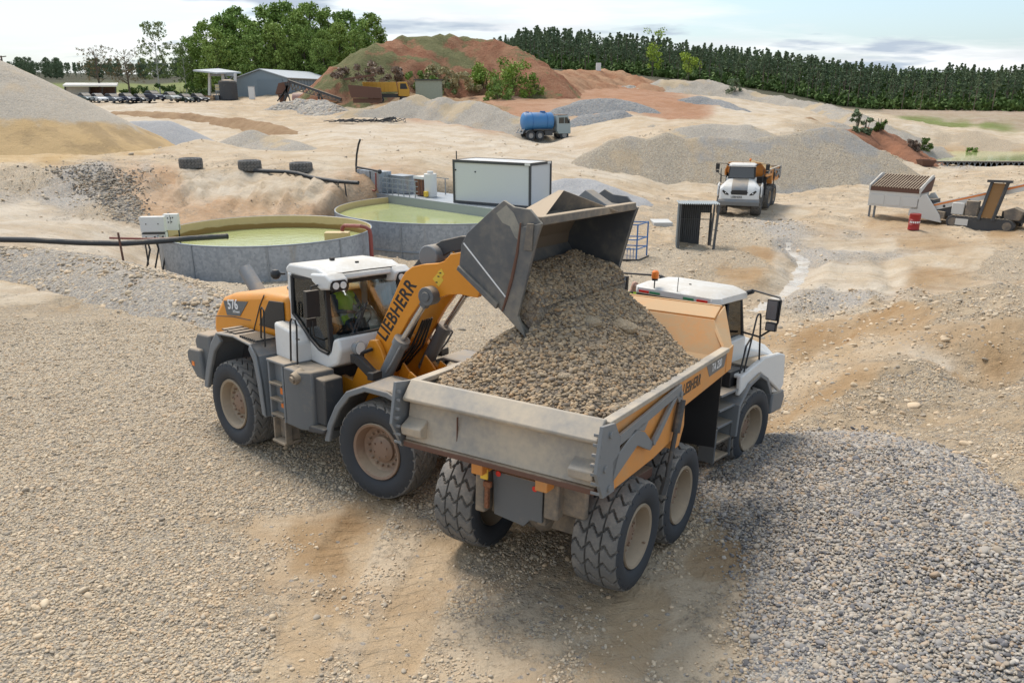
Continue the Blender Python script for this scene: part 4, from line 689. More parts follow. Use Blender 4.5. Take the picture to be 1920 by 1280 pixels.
text('LIEBHERR', 'lettering', M_LETTER, arm, (.5615, -.44, 2.54), (0, .85, 1.24), (0, -1.24, .85), .33, .022, .003, .86); text('LIEBHERR', 'lettering', M_LETTER, arm, (-.5615, .35, 3.68), (0, -.85, -1.24), (0, -1.24, .85), .33, .022, .003, .86)
s = MB(); s.prism([(.62, 3.74), (.74, 3.86), (.84, 3.74), (.74, 3.62)], .5605, .5645).prism([(.72, 3.86), (.80, 3.92), (.86, 3.84), (.80, 3.78)], .5605, .5645); s.build('warning_sticker', M_YEL, arm)
for y_, z_ in ((.68, 3.68), (.72, 3.78), (.76, 3.84)): s = MB(); s.box(.561, .5665, y_, y_+.04, z_, z_+.02); s.build('sticker_mark', M_LETTER, arm)
for sv in (1, -1):
    s = MB(); s.cyl((sv*.62, -.52, 1.78), (sv*.62, -.03, 2.62), .125, 18).cyl((sv*.62, -.07, 2.55), (sv*.62, -.01, 2.66), .145, 18); s.ring([(sv*.74, -.30, 2.05), (sv*.78, -.10, 2.3), (sv*.78, .04, 2.52), (sv*.68, .03, 2.62)], .02, 6); cy = s.build('lift_cylinder', M_GREYL, LD, M=AL)
    s = MB(); s.cyl((sv*.62, -.03, 2.62), (sv*.62, .58, 3.45), .052, 12); s.build('rod', M_STEEL, cy)
    s = MB(); s.cyl((sv*.52, .60, 3.47), (sv*.74, .60, 3.47), .155, 20).cyl((sv*.74, .60, 3.47), (sv*.76, .60, 3.47), .08, 14).bar((sv*.62, .46, 3.28), (sv*.62, .58, 3.44), .13, .13); s.build('cylinder_boss', M_GREY, cy, .01)
s = MB(); s.cyl((.0, .40, 4.06), (.40, .40, 4.06), .19, 22).prism([(.1, 3.65), (.2, 4.05), (.4, 4.26), (.6, 4.05), (.62, 3.65)], -.1, .1); s.build('tilt_lever', M_GREYL, LD, .02, M=AL)
s = MB(); s.prism([(.15, 3.7), (.22, 4.0), (.34, 4.24), (.46, 4.24), (.60, 4.0), (.66, 3.7)], .10, .17).prism([(.15, 3.7), (.22, 4.0), (.34, 4.24), (.46, 4.24), (.60, 4.0), (.66, 3.7)], -.17, -.10); s.build('lever_bracket', M_ORANGE, LD, .01, M=AL)
s = MB(); AR = [(-.25, 3.5), (-.05, 3.85), (.2, 4.12), (.55, 4.32), (.95, 4.42), (1.35, 4.44), (1.75, 4.38), (1.95, 4.3)]
for v0, v1 in ((-.42, -.34), (.34, .42)): s.prism(AR+[(1.95, 4.12), (1.6, 4.2), (1.1, 4.22), (.72, 4.14), (.42, 3.98), (.16, 3.72), (-.12, 3.4)], v0-.2, v1-.2)
s.box(-.60, .2, 1.7, 1.95, 4.0, 4.36); s.build('tilt_link', M_GREYD, LD, .015, M=AL)
s = MB(); s.cyl((0, -.55, 2.35), (0, -.05, 3.3), .11, 16).cyl((0, -.05, 3.3), (0, .28, 3.95), .06, 12, 1); s.build('tilt_cylinder', [M_GREYD, M_STEEL], LD, M=AL)
SH = [(3.22, 4.88), (2.78, 4.93), (2.42, 4.86), (2.10, 4.66), (1.96, 4.42), (1.93, 4.22), (2.06, 4.04), (2.56, 3.68), (3.02, 3.28)]
M_SCUFF = paint('scuffed steel', (.14, .145, .15), .45, 1.1, metal=.3, dcol=(.36, .34, .29), sc=3.5, up=0)
bk = MB(); n_ = len(SH)
for i in range(n_-1): sheet(bk, [(-1.56, *SH[i]), (1.56, *SH[i]), (1.56, *SH[i+1]), (-1.56, *SH[i+1])], .045)
bucket = bk.build('bucket', M_BUCKET, LD, M=AL)
EP = [(2.64, 5.14), (2.80, 5.06), (3.05, 5.04), (3.24, 4.86), (3.17, 4.67), (2.88, 3.57), (3.03, 3.27), (2.54, 3.66), (1.88, 4.15), (1.93, 4.5), (2.03, 4.66), (2.44, 5.0)]
for sv in (1, -1):
    s = MB(); s.prism(EP, sv*1.56, sv*1.61); s.prism([(2.92, 4.80), (3.25, 4.87), (3.18, 4.67), (2.89, 3.57), (3.04, 3.26), (2.66, 3.60), (2.72, 3.80)], sv*1.605, sv*1.64); s.prism([(1.87, 4.14), (1.90, 4.20), (2.57, 3.72), (2.54, 3.64)], sv*1.60, sv*1.66); ep = s.build('bucket_side', M_BUCKET, bucket, .008)
    s = MB(); s.bar((sv*1.612, 1.97, 4.52), (sv*1.612, 2.78, 3.72), .006, .02); s.build('edge_line', M_LETTERW, bucket); s = MB(); s.prism([(2.99, 4.50), (3.04, 4.86), (3.14, 4.86), (3.12, 4.5)], sv*1.64, sv*1.665); s.build('wear_plate', M_MUD, bucket, .005)
s = MB()
for i in range(n_-1):
    c0 = Vector((0, 2.62, 4.25)); q = [Vector((0, *SH[i]))+(c0-Vector((0, *SH[i])))*.075, Vector((0, *SH[i+1]))+(c0-Vector((0, *SH[i+1])))*.075]
    sheet(s, [(-1.55, q[0].y, q[0].z), (-1.55, q[1].y, q[1].z), (1.55, q[1].y, q[1].z), (1.55, q[0].y, q[0].z)], .006)
s.build('worn_lining', M_BUCKIN, bucket)
for sv in (1, -1):
    s = MB(); s.ring([(sv*1.642, 2.93, 4.86), (sv*1.642, 2.88, 4.45), (sv*1.642, 2.80, 4.10), (sv*1.642, 2.71, 3.80), (sv*1.642, 2.64, 3.62)], [.012, .022, .026, .022, .012], 6); s.build('weld_seam', M_RUST, bucket)
    s = MB(); s.prism([(2.52, 4.96), (2.68, 5.08), (2.80, 4.98), (2.90, 4.80), (2.88, 4.62), (2.82, 4.66), (2.74, 4.80), (2.62, 4.84)], sv*1.6105, sv*1.6125); s.build('scuffed_patch', M_SCUFF, bucket)
s = MB(); s.box(-1.56, 1.56, 3.10, 3.23, 4.83, 4.95); s.build('upper_lip', M_MUD, bucket, .015)
s = MB(); sheet(s, [(-1.6, 2.72, 3.50), (1.6, 2.72, 3.50), (1.6, 3.08, 3.22), (-1.6, 3.08, 3.22)], .035); s.build('cutting_edge', M_MUD, bucket, .01)
s = MB()
for a, p, c in (((.75, 2.35, 4.90), (.30, 2.78, 5.22), (-.78, 3.20, 4.86)),):
    d = Vector((.06, .12, .0)); t0 = [Vector(a), Vector(p), Vector(c)]; s.add(t0+[q+d for q in t0], [(2, 1, 0), (3, 4, 5), (0, 1, 4, 3), (1, 2, 5, 4), (2, 0, 3, 5)])
s.add([(.75, 2.35, 4.90), (.3, 2.78, 5.22), (.2, 2.5, 4.92), (1.3, 3.1, 4.92), (.36, 2.90, 5.22), (-.7, 3.2, 4.9)], [(0, 1, 2), (1, 4, 5, 2), (0, 3, 4, 1)])
s.build('spill_rib', M_MUD, bucket, .012)
s = MB(); t0 = [Vector((-.66, 2.40, 4.9)), Vector((-.72, 2.70, 5.17)), Vector((-.84, 3.20, 4.84))]; d = Vector((-.22, .04, 0)); s.add(t0+[q+d for q in t0], [(2, 1, 0), (3, 4, 5), (0, 1, 4, 3), (1, 2, 5, 4), (2, 0, 3, 5)]); s.build('spill_rib', M_GREYL, bucket, .012)
person('driver in a yellow hi-vis vest and dark cap inside the wheel loader cab', ML @ mat_t(-.03, 1.84, 2.58), True, M_VEST, M_DARKH)
# ---------------------------------------------------------------- articulated dump trucks
MT_ = frame((.912, 11.4539, 0), [[.85311, .52091, .02947], [-.52174, .85174, .04818], [0, -.05648, .9984]])
MF_ = frame((3.4891, 15.6678, -.2794), [[.75686, .65253, .03691], [-.65357, .75565, .04275], [0, -.05648, .9984]])
M_BODYIN = paint('body inside', (.10, .095, .09), .6, .4)
M_PLAT = paint('tailgate arm grey', (.185, .195, .205), .5, .25)
M_GREENS = plain('green strip', (.04, .25, .12), .4)
def dump_truck(label, MR, MF, group=None):
    T = thing('dump_truck', label, 'dump truck', MR, group); FL = MR.inverted() @ MF
    # chassis of the rear unit
    s = MB()
    for sv in (1, -1): s.box(sv*.33-.07, sv*.33+.07, -1.6, 2.6, .95, 1.32).bar((sv*.62, -.7, .95), (sv*.62, .7, .95), .16, .2)
    for u in (-.845, .845): s.box(-.85, .85, u-.16, u+.16, .62, .98).ball((0, u, .8), .30, 0, 12)
    s.box(-.3, .3, .9, 3.0, .8, 1.2).box(-.5, .5, 2.5, 3.2, .9, 1.5); s.cyl((0, 2.4, 1.1), (0, 3.6, 1.1), .22, 14); s.build('rear_frame', M_MUD, T, .02)
    s = MB(); s.prism([(-.40, 1.62), (-.36, .98), (.12, .92), (.22, 1.04), (.40, 1.04), (.40, 1.62)], -1.70, -1.64, 'y'); pl = s.build('rear_plate', M_GREY, T, .01)
    s = MB(); s.box(-.62, -.46, -1.8, -1.55, 1.0, 1.72).box(.44, .66, -1.75, -1.5, 1.15, 1.72).box(-.25, .15, -1.62, -1.45, 1.62, 1.74).box(.55, 1.0, -1.6, -1.5, 1.2, 1.68); s.build('hinge_bracket', M_MUD, T, .03)
    s = MB()
    for k in range(5): s.ring([(-.2+.1*k, -1.55, 1.74), (-.15+.1*k, -1.66, 1.80+.03*(k % 2)), (-.1+.12*k, -1.5, 1.86)], .022, 6)
    s.build('hose', M_BLACK, T)
    s = MB(); s.box(-.52, -.40, -1.83, -1.80, 1.52, 1.68); s.build('tail_lamp', M_YEL, T, .01)
    s = MB(); s.box(-.44, -.38, -1.84, -1.78, 1.10, 1.44).box(-.46, -.34, -1.85, -1.79, 1.42, 1.5); s.build('safety_strap', M_RED, T, .01)
    for x, z in ((-.30, 1.60), (.28, 1.52)): s = MB(); s.cyl((x, -1.705, z), (x, -1.715, z), .04, 12); s.build('reflector', M_REDLENS, pl)
    # body
    s = MB(); SP = [(-2.12, 2.76), (2.71, 2.76), (2.71, 2.38), (.55, 2.30), (.42, 1.92), (-.5, 1.84), (-1.95, 1.84), (-2.12, 1.98)]
    for sv in (1, -1): s.prism(SP, sv*1.40, sv*1.455)
    sheet(s, [(-1.40, -2.0, 2.03), (1.40, -2.0, 2.03), (.86, .5, 1.80), (-.86, .5, 1.80)], -.08); sheet(s, [(-.86, .5, 1.80), (.86, .5, 1.80), (.86, 1.9, 1.80), (-.86, 1.9, 1.80)], -.08)
    sheet(s, [(.86, 1.75, 1.80), (-.86, 1.75, 1.80), (-1.38, 2.52, 2.62), (1.38, 2.52, 2.62)], -.06)
    sheet(s, [(1.44, 2.52, 2.62), (-1.44, 2.52, 2.62), (-1.08, 2.88, 3.16), (1.08, 2.88, 3.16)], -.05)
    sheet(s, [(1.08, 2.88, 3.16), (-1.08, 2.88, 3.16), (-1.05, 3.27, 3.30), (1.05, 3.27, 3.30)], -.05); s.box(-1.06, 1.06, 3.24, 3.30, 3.27, 3.36)
    for sv in (1, -1): s.add([(sv*1.45, 2.46, 2.78), (sv*1.46, 2.76, 2.80), (sv*1.10, 3.32, 3.36), (sv*1.07, 2.85, 3.16), (sv*1.39, 2.46, 2.76), (sv*1.40, 2.76, 2.78), (sv*1.04, 3.32, 3.30), (sv*1.01, 2.85, 3.14)], [(0, 1, 2, 3), (7, 6, 5, 4), (0, 4, 5, 1), (1, 5, 6, 2), (2, 6, 7, 3), (3, 7, 4, 0)]); s.prism([(2.5, 2.40), (2.78, 2.40), (2.80, 2.82), (2.46, 2.78)], sv*1.38, sv*1.47)
    for sv in (1, -1): s.box(sv*.5-.09, sv*.5+.09, -1.95, -1.5, 1.62, 1.84).prism([(.30, 1.95), (.62, 2.3), (.66, 2.0), (.50, 1.72), (.3, 1.72)], sv*1.1, sv*1.46)
    body = s.build('dump_body', M_ORANGE_D, T, .012)
    for sv in (1, -1): s = MB(); s.add([(sv*1.42, .45, 2.31), (sv*1.42, 2.60, 2.39), (sv*.86, 2.3, 1.72), (sv*.86, .45, 1.72), (sv*1.38, .45, 2.31), (sv*1.38, 2.60, 2.39), (sv*.82, 2.3, 1.74), (sv*.82, .45, 1.74)], [(0, 1, 2, 3), (7, 6, 5, 4), (0, 4, 5, 1), (1, 5, 6, 2), (2, 6, 7, 3), (3, 7, 4, 0)]); s.build('lower_skirt', M_BLACK, body)
    s = MB()
    for sv in (1, -1): s.box(min(sv*1.36, sv*1.50), max(sv*1.36, sv*1.50), -2.12, 2.48, 2.76, 2.83)
    s.build('top_rail', M_TAIL, body, .012)
    s = MB()
    for sv in (1, -1): s.box(min(sv*1.375, sv*1.398), max(sv*1.375, sv*1.398), -2.1, 2.3, 2.35, 2.755)
    s.build('inner_lining', M_BODYIN, body)
    for sv in (1, -1):
        s = MB(); s.prism([(1.46, 2.75), (2.50, 2.75), (2.40, 2.53), (1.66, 2.52)], sv*1.4555, sv*1.459); s.build('model_badge', M_BADGE, body)
        r_ = (0, sv, 0)
        text('LIEBHERR', 'lettering', M_LETTER, body, (sv*1.457, .47 if sv > 0 else 1.42, 2.50), r_, (0, 0, 1), .245, .02, .002, .70, .12); text('TA 230', 'lettering', M_LETTERW, body, (sv*1.4605, 1.74 if sv > 0 else 2.30, 2.575), r_, (0, 0, 1), .19, .004, .002, .85, .1)
    # tailgate
    s = MB(); TG_ = [(-2.10, 2.85), (-2.16, 2.86), (-2.36, 2.64), (-2.35, 2.60), (-2.20, 2.54), (-2.27, 2.12), (-2.31, 2.04), (-2.20, 2.04), (-2.14, 2.2)]
    s.prism(TG_, -1.44, 1.44); 
    for sv in (1, -1): s.prism([(-2.18, 2.38), (-2.42, 2.26), (-2.40, 2.14), (-2.2, 2.08)], sv*1.10, sv*1.43)
    tg = s.build('tailgate', M_TAIL, T, .015)
    s = MB(); s.box(-1.44, 1.44, -2.35, -2.14, 1.95, 2.035); s.build('bottom_lip', M_RUST, tg, .015)
    s = MB(); s.box(-.62, -.61, -2.262, -2.235, 2.13, 2.5); s.build('weld_seam', M_RUST, tg)
    for sv in (1, -1):
        s = MB(); a0, a1 = sv*1.49, sv*1.535
        s.prism([(-2.42, 2.86), (-2.07, 2.81), (-1.91, 2.60), (-1.88, 2.42), (-2.02, 2.1), (-1.96, 1.90), (-2.3, 1.92), (-2.52, 2.30)], a0, a1)
        s.prism([(-1.90, 2.605), (.18, 2.76), (.28, 2.52), (.14, 2.50), (.02, 2.62), (-1.89, 2.47)], a0, a1); s.prism([(-2.08, 2.32), (-1.36, 2.52), (-1.10, 2.42), (-.72, 2.13), (-.86, 2.09), (-1.32, 2.30), (-2.04, 2.04)], a0, a1); s.prism([(-.88, 2.115), (-.60, 2.15), (.06, 2.61), (-.10, 2.60)], a0, a1); s.prism([(-1.36, 2.52), (-1.12, 2.44), (-1.0, 2.54), (-1.2, 2.56)], a0, a1)
        for u, z in ((-2.2, 2.7), (-2.3, 2.3), (-2.15, 2.0), (-.76, 2.18), (.16, 2.62)): s.cyl((sv*1.53, u, z), (sv*1.56, u, z), .045, 10)
        for k in range(7): s.box(min(sv*1.42, sv*1.54), max(sv*1.42, sv*1.54), -2.47+.02*abs(k-3), -2.42, 2.0+k*.12, 2.04+k*.12)
        s.build('tailgate_arm', M_PLAT, T, .008)
        s = MB(); s.cyl((sv*1.53, .24, 2.52), (sv*1.50, -.02, 1.35), .035, 10).cyl((sv*1.53, .24, 2.52), (sv*1.52, .14, 2.05), .06, 10).bar((sv*1.50, 0, 1.4), (sv*1.48, -.08, 1.15), .05, .12); s.build('tailgate_strut', M_GREYD, T)
        s = MB(); s.prism([(-1.2, 1.55), (.2, 1.42), (.2, 1.28), (-.2, 1.28), (-1.2, 1.4)], sv*1.0, sv*1.2); s.box(min(sv*.3, sv*1.1), max(sv*.3, sv*1.1), -.2, .2, 1.2, 1.42); s.build('rock_guard', M_RUST, T, .01)
        s = MB(); sheet(s, [(sv*.50, 2.42, 1.05), (sv*1.44, 2.42, 1.10), (sv*1.44, 2.42, 2.36), (sv*.50, 2.42, 2.30)], .02); sheet(s, [(sv*1.44, 2.42, 1.12), (sv*1.44, 1.2, 1.5), (sv*1.44, 1.2, 2.3), (sv*1.44, 2.42, 2.36)], .02) if 0 else None; s.build('mud_flap', M_BLACK, T)
        for u in (-.845, .845): wheel(T, mat_t(sv*1.14, u, .80) if sv > 0 else mat_t(-1.14, u, .80) @ RZ, TY_T, RM_T, .2+u)
        wheel(T, FL @ (mat_t(sv*1.14, 0, .80) if sv > 0 else mat_t(-1.14, 0, .80) @ RZ), TY_T, RM_T, 1.3)
    # front unit
    s = MB(); s.box(-.45, .45, -1.7, 1.4, .8, 1.35).box(-.9, .9, -.16, .16, .62, .98).ball((0, 0, .8), .3, 0, 12).box(-1.0, 1.0, -1.0, -.5, 1.2, 2.0).box(-.7, .7, .6, 1.45, .9, 1.6); s.build('front_frame', M_GREYD, T, .02, M=FL)
    s = MB(); s.prism([(-.86, 1.72), (-.86, 2.46), (-.1, 2.48), (.32, 2.5), (.36, 1.72)], -.98, .98)
    for sv in (1, -1): s.bar((sv*.85, .42, 2.45), (sv*.78, .30, 3.22), .07, .08, 1).bar((sv*.86, -.82, 2.45), (sv*.82, -.80, 3.22), .08, .08, 1).bar((sv*.86, -.30, 2.45), (sv*.82, -.30, 3.22), .05, .06, 1)
    s.bar((-.84, -.81, 3.20), (.84, -.81, 3.20), .07, .08, 1).bar((-.8, .32, 3.2), (.8, .32, 3.2), .07, .08, 1).bar((-.86, -.82, 2.47), (.86, -.82, 2.47), .07, .08, 1).bar((-.86, .42, 2.47), (.86, .42, 2.47), .07, .06, 1).bar((-.3, -.82, 2.47), (-.28, -.81, 3.2), .06, .06, 1).bar((.4, -.82, 2.47), (.38, -.81, 3.2), .06, .06, 1)
    cab = s.build('cab', [M_WHITE, M_BLACK], T, .03, M=FL)
    s = MB(); s.prism([(-.80, -.92), (.80, -.92), (.92, -.75), (.92, .30), (.70, .50), (-.70, .50), (-.92, .30), (-.92, -.75)], 3.22, 3.33, 'z'); s.prism([(-.80, -.92), (.80, -.92), (.92, -.75), (.92, .30), (.70, .50), (-.70, .50), (-.92, .30), (-.92, -.75)], 3.33, 3.42, 'z', 0, [(-.66, -.72), (.66, -.72), (.76, -.6), (.76, .2), (.58, .34), (-.58, .34), (-.76, .2), (-.76, -.6)]); s.build('cab_roof', M_WHITE, cab, .02)
    for v0, m in ((-.74, M_REDLENS), (-.50, M_GREENS), (.22, M_GREENS), (.50, M_REDLENS)): s = MB(); s.box(v0, v0+.22, -.932, -.921, 3.25, 3.29); s.build('marker_strip', m, cab)
    s = MB()
    for sv in (1, -1): sheet(s, [(sv*.85, -.80, 2.5), (sv*.85, .40, 2.5), (sv*.80, .30, 3.2), (sv*.80, -.80, 3.2)], .006)
    sheet(s, [(-.82, .44, 2.5), (.82, .44, 2.5), (.76, .34, 3.2), (-.76, .34, 3.2)], .006); sheet(s, [(-.82, -.84, 2.5), (.82, -.84, 2.5), (.80, -.82, 3.2), (-.80, -.82, 3.2)], .006); s.build('window_glass', M_GLASSD, cab, smooth=0)
    s = MB(); s.box(-.3, .3, -.55, -.05, 2.45, 2.6).box(-.3, .3, -.66, -.52, 2.5, 3.1).box(-.45, .45, .1, .3, 2.48, 2.72); s.build('driver_seat', M_SEAT, cab, .03)
    s = MB(); s.ring([(-.45, -.86, 3.05), (-.45, -.86, 3.55)], .012, 6).cyl((-.45, -.86, 3.50), (-.45, -.86, 3.54), .06, 12); be = s.build('beacon_pole', M_BLACK, cab)
    s = MB(); s.lathe([(.065, 3.54), (.07, 3.56), (.065, 3.66), (.04, 3.69), (0, 3.69)], 14, 0, 'z', (-.45, -.86, 0)); s.build('beacon', M_ORLENS, cab)
    s = MB(); s.ring([(.05, -.86, 3.05), (.05, -.86, 3.62)], .007, 5).box(-.02, .02, -.3, -.28, 3.42, 3.44); s.build('antenna', M_BLACK, cab)
    s = MB(); s.box(-.25, .45, -.98, -.88, 2.78, 3.02).prism([(-.40, 2.72), (-.25, 3.05), (-.20, 3.05), (-.30, 2.72)], -.98, -.90, 'y').prism([(.60, 2.72), (.45, 3.05), (.40, 3.05), (.50, 2.72)], -.98, -.90, 'y'); s.build('rear_guard', M_GREYL, cab, .015)
    # hood
    s = MB(); secs = [(.36, 1.02, 2.46, 1.70), (.78, 1.12, 2.36, 1.62), (1.16, 1.30, 2.20, 1.25), (1.48, 1.30, 2.02, 1.20), (1.64, 1.18, 1.72, 1.20)]
    vs = []
    for u, wd, zt, zb in secs: vs += [(-wd, u, zb), (-wd, u, zt-.22), (-wd+.28, u, zt), (-.52, u, zt+.02), (.52, u, zt+.02), (wd-.28, u, zt), (wd, u, zt-.22), (wd, u, zb)]
    fs = [(i*8+j, i*8+j+1, i*8+j+9, i*8+j+8) for i in range(4) for j in range(7)]; mi = [1 if k % 7 == 3 else 0 for k in range(28)]
    for f_, m in zip(fs, mi): s.add([vs[q] for q in f_], [(0, 1, 2, 3)], m)
    s.add([vs[q] for q in range(32, 40)], [tuple(range(8))], 0); s.add([vs[q] for q in range(8)], [tuple(range(8))[::-1]], 0); hood = s.build('hood', [M_WHITE, M_GREYL], T, .03, M=FL)
    s = MB(); s.prism([(-.50, 1.50), (-.56, 1.66), (-.46, 1.80), (.46, 1.80), (.56, 1.66), (.50, 1.50)], 1.59, 1.665, 'y'); s.build('grille', M_BLACK, hood, .01)
    for sv in (1, -1):
        s = MB(); s.prism([(sv*.66, 1.46), (sv*.70, 1.56), (sv*1.05, 1.80), (sv*1.12, 1.72), (sv*.92, 1.50)], 1.60, 1.66, 'y'); s.ball((sv*.88, 1.655, 1.60), .05, 1, 8, (1, .3, 1)); s.build('headlight', [M_BLACK, M_LAMP], hood, .008)
        s = MB(); s.prism([(1.22, 1.45), (1.26, 1.85), (1.40, 1.8), (1.38, 1.5)], sv*1.285, sv*1.312); s.prism([(sv*.85, 1.30), (sv*1.1, 1.2), (sv*1.1, 1.35)], 1.3, 1.4, 'z') if 0 else None; s.build('side_vent', M_BLACK, hood)
        s = MB(); s.prism([(-.72, 1.60), (-.72, 1.98), (.25, 2.18), (.95, 2.14), (1.22, 2.06), (1.34, 1.42), (1.18, 1.30), (.66, 1.60), (.1, 1.90), (-.4, 1.74)], sv*1.36, sv*1.46); s.box(min(sv*.85, sv*1.40), max(sv*.85, sv*1.40), -.70, .95, 1.92, 2.0); wp = s.build('wing_panel', M_WHITE, T, .03, M=FL)
        s = MB(); AP = [(-.80, .84), (-.78, 1.45), (-.42, 1.80), (.02, 1.92), (.38, 1.76), (.66, 1.42)]; s.band(AP, .08, *((.85, 1.52) if sv > 0 else (-1.52, -.85))); s.build('fender', M_GREYL, T, .015, M=FL)
        s = MB(); s.box(min(sv*.86, sv*1.38), max(sv*.86, sv*1.38), -.2, .9, 2.02, 2.06); s.build('deck', M_MUD, T, M=FL)
        s = MB(); s.box(min(sv*.86, sv*.9), max(sv*.86, sv*.9), -.32, .1, 1.72, 2.05); s.box(min(sv*.98, sv*1.30), max(sv*.98, sv*1.30), -.85, -.35, 1.76, 2.05); s.build('air_box', M_BLACK, T, .01, M=FL)
        for k, (z, u1) in enumerate(((1.70, -.62), (1.42, -.62), (1.10, -.68), (.80, -.74), (.46, -.80))):
            s = MB(); s.box(min(sv*(1.0 if k < 3 else 1.1), sv*1.42), max(sv*(1.0 if k < 3 else 1.1), sv*1.42), -1.36, u1, z, z+.05); s.build('step', M_GREYL if k < 3 else M_MUD, T, .01, M=FL)
        s = MB(); s.box(min(sv*1.0, sv*1.06), max(sv*1.0, sv*1.06), -1.40, -.60, .95, 2.0).box(min(sv*1.38, sv*1.43), max(sv*1.38, sv*1.43), -.80, -.74, .44, 1.1).box(min(sv*1.1, sv*1.42), max(sv*1.1, sv*1.42), -1.40, -1.35, .44, 1.1); s.build('step_frame', M_GREY, T, .01, M=FL)
        s = MB(); s.ring([(sv*1.4, -.52, 2.0), (sv*1.4, -.25, 3.02), (sv*1.4, -.20, 3.06), (sv*1.4, -.12, 3.06), (sv*1.4, -.08, 3.0), (sv*1.4, .12, 2.05)], .018, 6).ring([(sv*1.36, -.60, 2.0), (sv*1.36, -.46, 2.5), (sv*1.36, -.3, 2.62)], .018, 6); s.build('handrail', M_BLACK, T, M=FL)
        s = MB(); s.ring([(sv*.84, .34, 3.30), (sv*1.0, .30, 3.40), (sv*1.7, -.06, 3.40), (sv*1.76, -.12, 3.36), (sv*1.76, -.14, 2.95), (sv*1.70, -.12, 2.85), (sv*1.35, .1, 2.58), (sv*.90, .32, 2.56)], .022, 6); s.cyl((sv*.86, .34, 3.31), (sv*1.02, .3, 3.38), .05, 8)
        s.box(min(sv*1.52, sv*1.74), max(sv*1.52, sv*1.74), -.16, -.08, 2.98, 3.36).box(min(sv*1.54, sv*1.74), max(sv*1.54, sv*1.74), -.16, -.08, 2.78, 2.94); mo = s.build('mirror', M_BLACK, T, .012, M=FL)
        s = MB(); s.box(min(sv*1.54, sv*1.72), max(sv*1.54, sv*1.72), -.168, -.162, 3.0, 3.34).box(min(sv*1.56, sv*1.72), max(sv*1.56, sv*1.72), -.168, -.162, 2.80, 2.92); s.build('mirror_glass', plain('mirror', (.30, .34, .38), .25, .6), mo)
    s = MB(); s.prism([(1.15, .78), (1.15, 1.22), (1.70, 1.22), (1.80, 1.05), (1.70, .78)], -1.34, 1.34); s.build('bumper', M_GREYL, T, .04, M=FL)
    text('LIEBHERR', 'lettering', M_LETTER, hood, (.52, 1.665, 1.29), (-1, 0, 0), (0, 0, 1), .18, .018, .003, .92)
    return T
TRK = dump_truck('orange dump truck in front with its grey tailgate, being filled with gravel', MT_, MF_)
# ---------------------------------------------------------------- the load: gravel in the body and still sliding out of the bucket
M_LOAD = gravel('damp gravel load', (.26, .185, .115), 17, .45, 1.0, .75)
V, U = np.meshgrid(np.linspace(-1.372, 1.372, 110), np.linspace(-2.05, 2.5, 180))
def seg_d(v, u, a, b):
    t = np.clip((u-a)/(b-a), 0, 1); return u-(a+t*(b-a))
du = np.maximum(np.maximum(-.60-U, U-1.75), 0); dv = np.where(V > -.15, (V+.15)*.92, (-.15-V)*1.15)
Zb = 3.84-.60*np.sqrt(du**2*1.15+dv**2+.05)+fbm(V*1.3, U*1.3, 4, 77)*.30+fbm(V*4, U*4, 3, 78)*.10
Zb = Zb+.16*np.exp(-((V-.45)**2+(U-.55)**2)/.05)+.12*np.exp(-((V-.15)**2+(U+.15)**2)/.08)
fl_ = 3.40+.80*(-.44-V)                                    # bucket floor above the left part of the body
Z = np.where((V < -.40) & (U > -.95) & (U < 2.5), np.minimum(Zb, fl_-.12), Zb); Z = np.maximum(Z, 2.42+.40*smooth01((V-.75)/.5)*smooth01((2.1-U)/.5)*smooth01((U+2.0)/.3)+fbm(V*3, U*3, 3, 81)*.12)
lim = np.minimum(np.minimum(2.82+np.maximum(0, 1.30-V)*.66, 2.70+np.maximum(0, U+1.98)*.62), 2.30+np.maximum(0, 2.2-U)*.66+np.maximum(0, 1.15-V)*.85); lim = np.minimum(lim, 2.74+np.maximum(0, V+1.36)*1.05)
Z = np.minimum(Z, lim+fbm(V*5, U*5, 3, 83)*.07)
me = grid_mesh('gravel_load', V, U, Z, M_LOAD); load = link('gravel_load', me, None, MT_); tag(load, 'heap of brown wet gravel filling the near dump truck below the bucket', 'gravel load')
VB, UB = np.meshgrid(np.linspace(-1.28, -.30, 44), np.linspace(-.74, 2.26, 110)); FB = 3.42+.80*(-.44-VB)
tb = np.clip((-.40-VB)/.88, 0, 1); ZBk = FB+.46*(1-tb)**.6+.04+fbm(VB*2, UB*2, 4, 79)*.22+fbm(VB*5, UB*5, 3, 80)*.06
edge = np.zeros_like(VB, bool); edge[0] = edge[-1] = True; edge[:, 0] = True; edge[:, -1] = True; ZBk = np.where(edge, np.minimum(ZBk, FB+.02), np.maximum(ZBk, FB+.03)); ZBk[:, -3:] = np.minimum(ZBk[:, -3:], 3.75)
me = grid_mesh('sliding_gravel', VB, UB, ZBk, M_LOAD); slide = link('sliding_gravel', me, load)
def on_grid(V, U, Z, n, keep=None):
    i = rng.uniform(0, V.shape[0]-1.001, n); j = rng.uniform(0, V.shape[1]-1.001, n); a = i.astype(int); b = j.astype(int); fi = i-a; fj = j-b
    f = lambda A: A[a, b]*(1-fi)*(1-fj)+A[a+1, b]*fi*(1-fj)+A[a, b+1]*(1-fi)*fj+A[a+1, b+1]*fi*fj
    st = np.abs(A_d(Z, a, b)); return np.stack([f(V), f(U), f(Z)], 1)[st < .22]
def A_d(Z, a, b): return np.maximum(np.abs(Z[a+1, b]-Z[a, b]), np.abs(Z[a, b+1]-Z[a, b]))
P = np.concatenate([on_grid(V, U, Z, 14000), on_grid(VB, UB, ZBk, 4500)]); M_PEBW = pebble_mat('damp pebbles', .95, (1.10, .93, .72), (.32, .225, .135), .22)
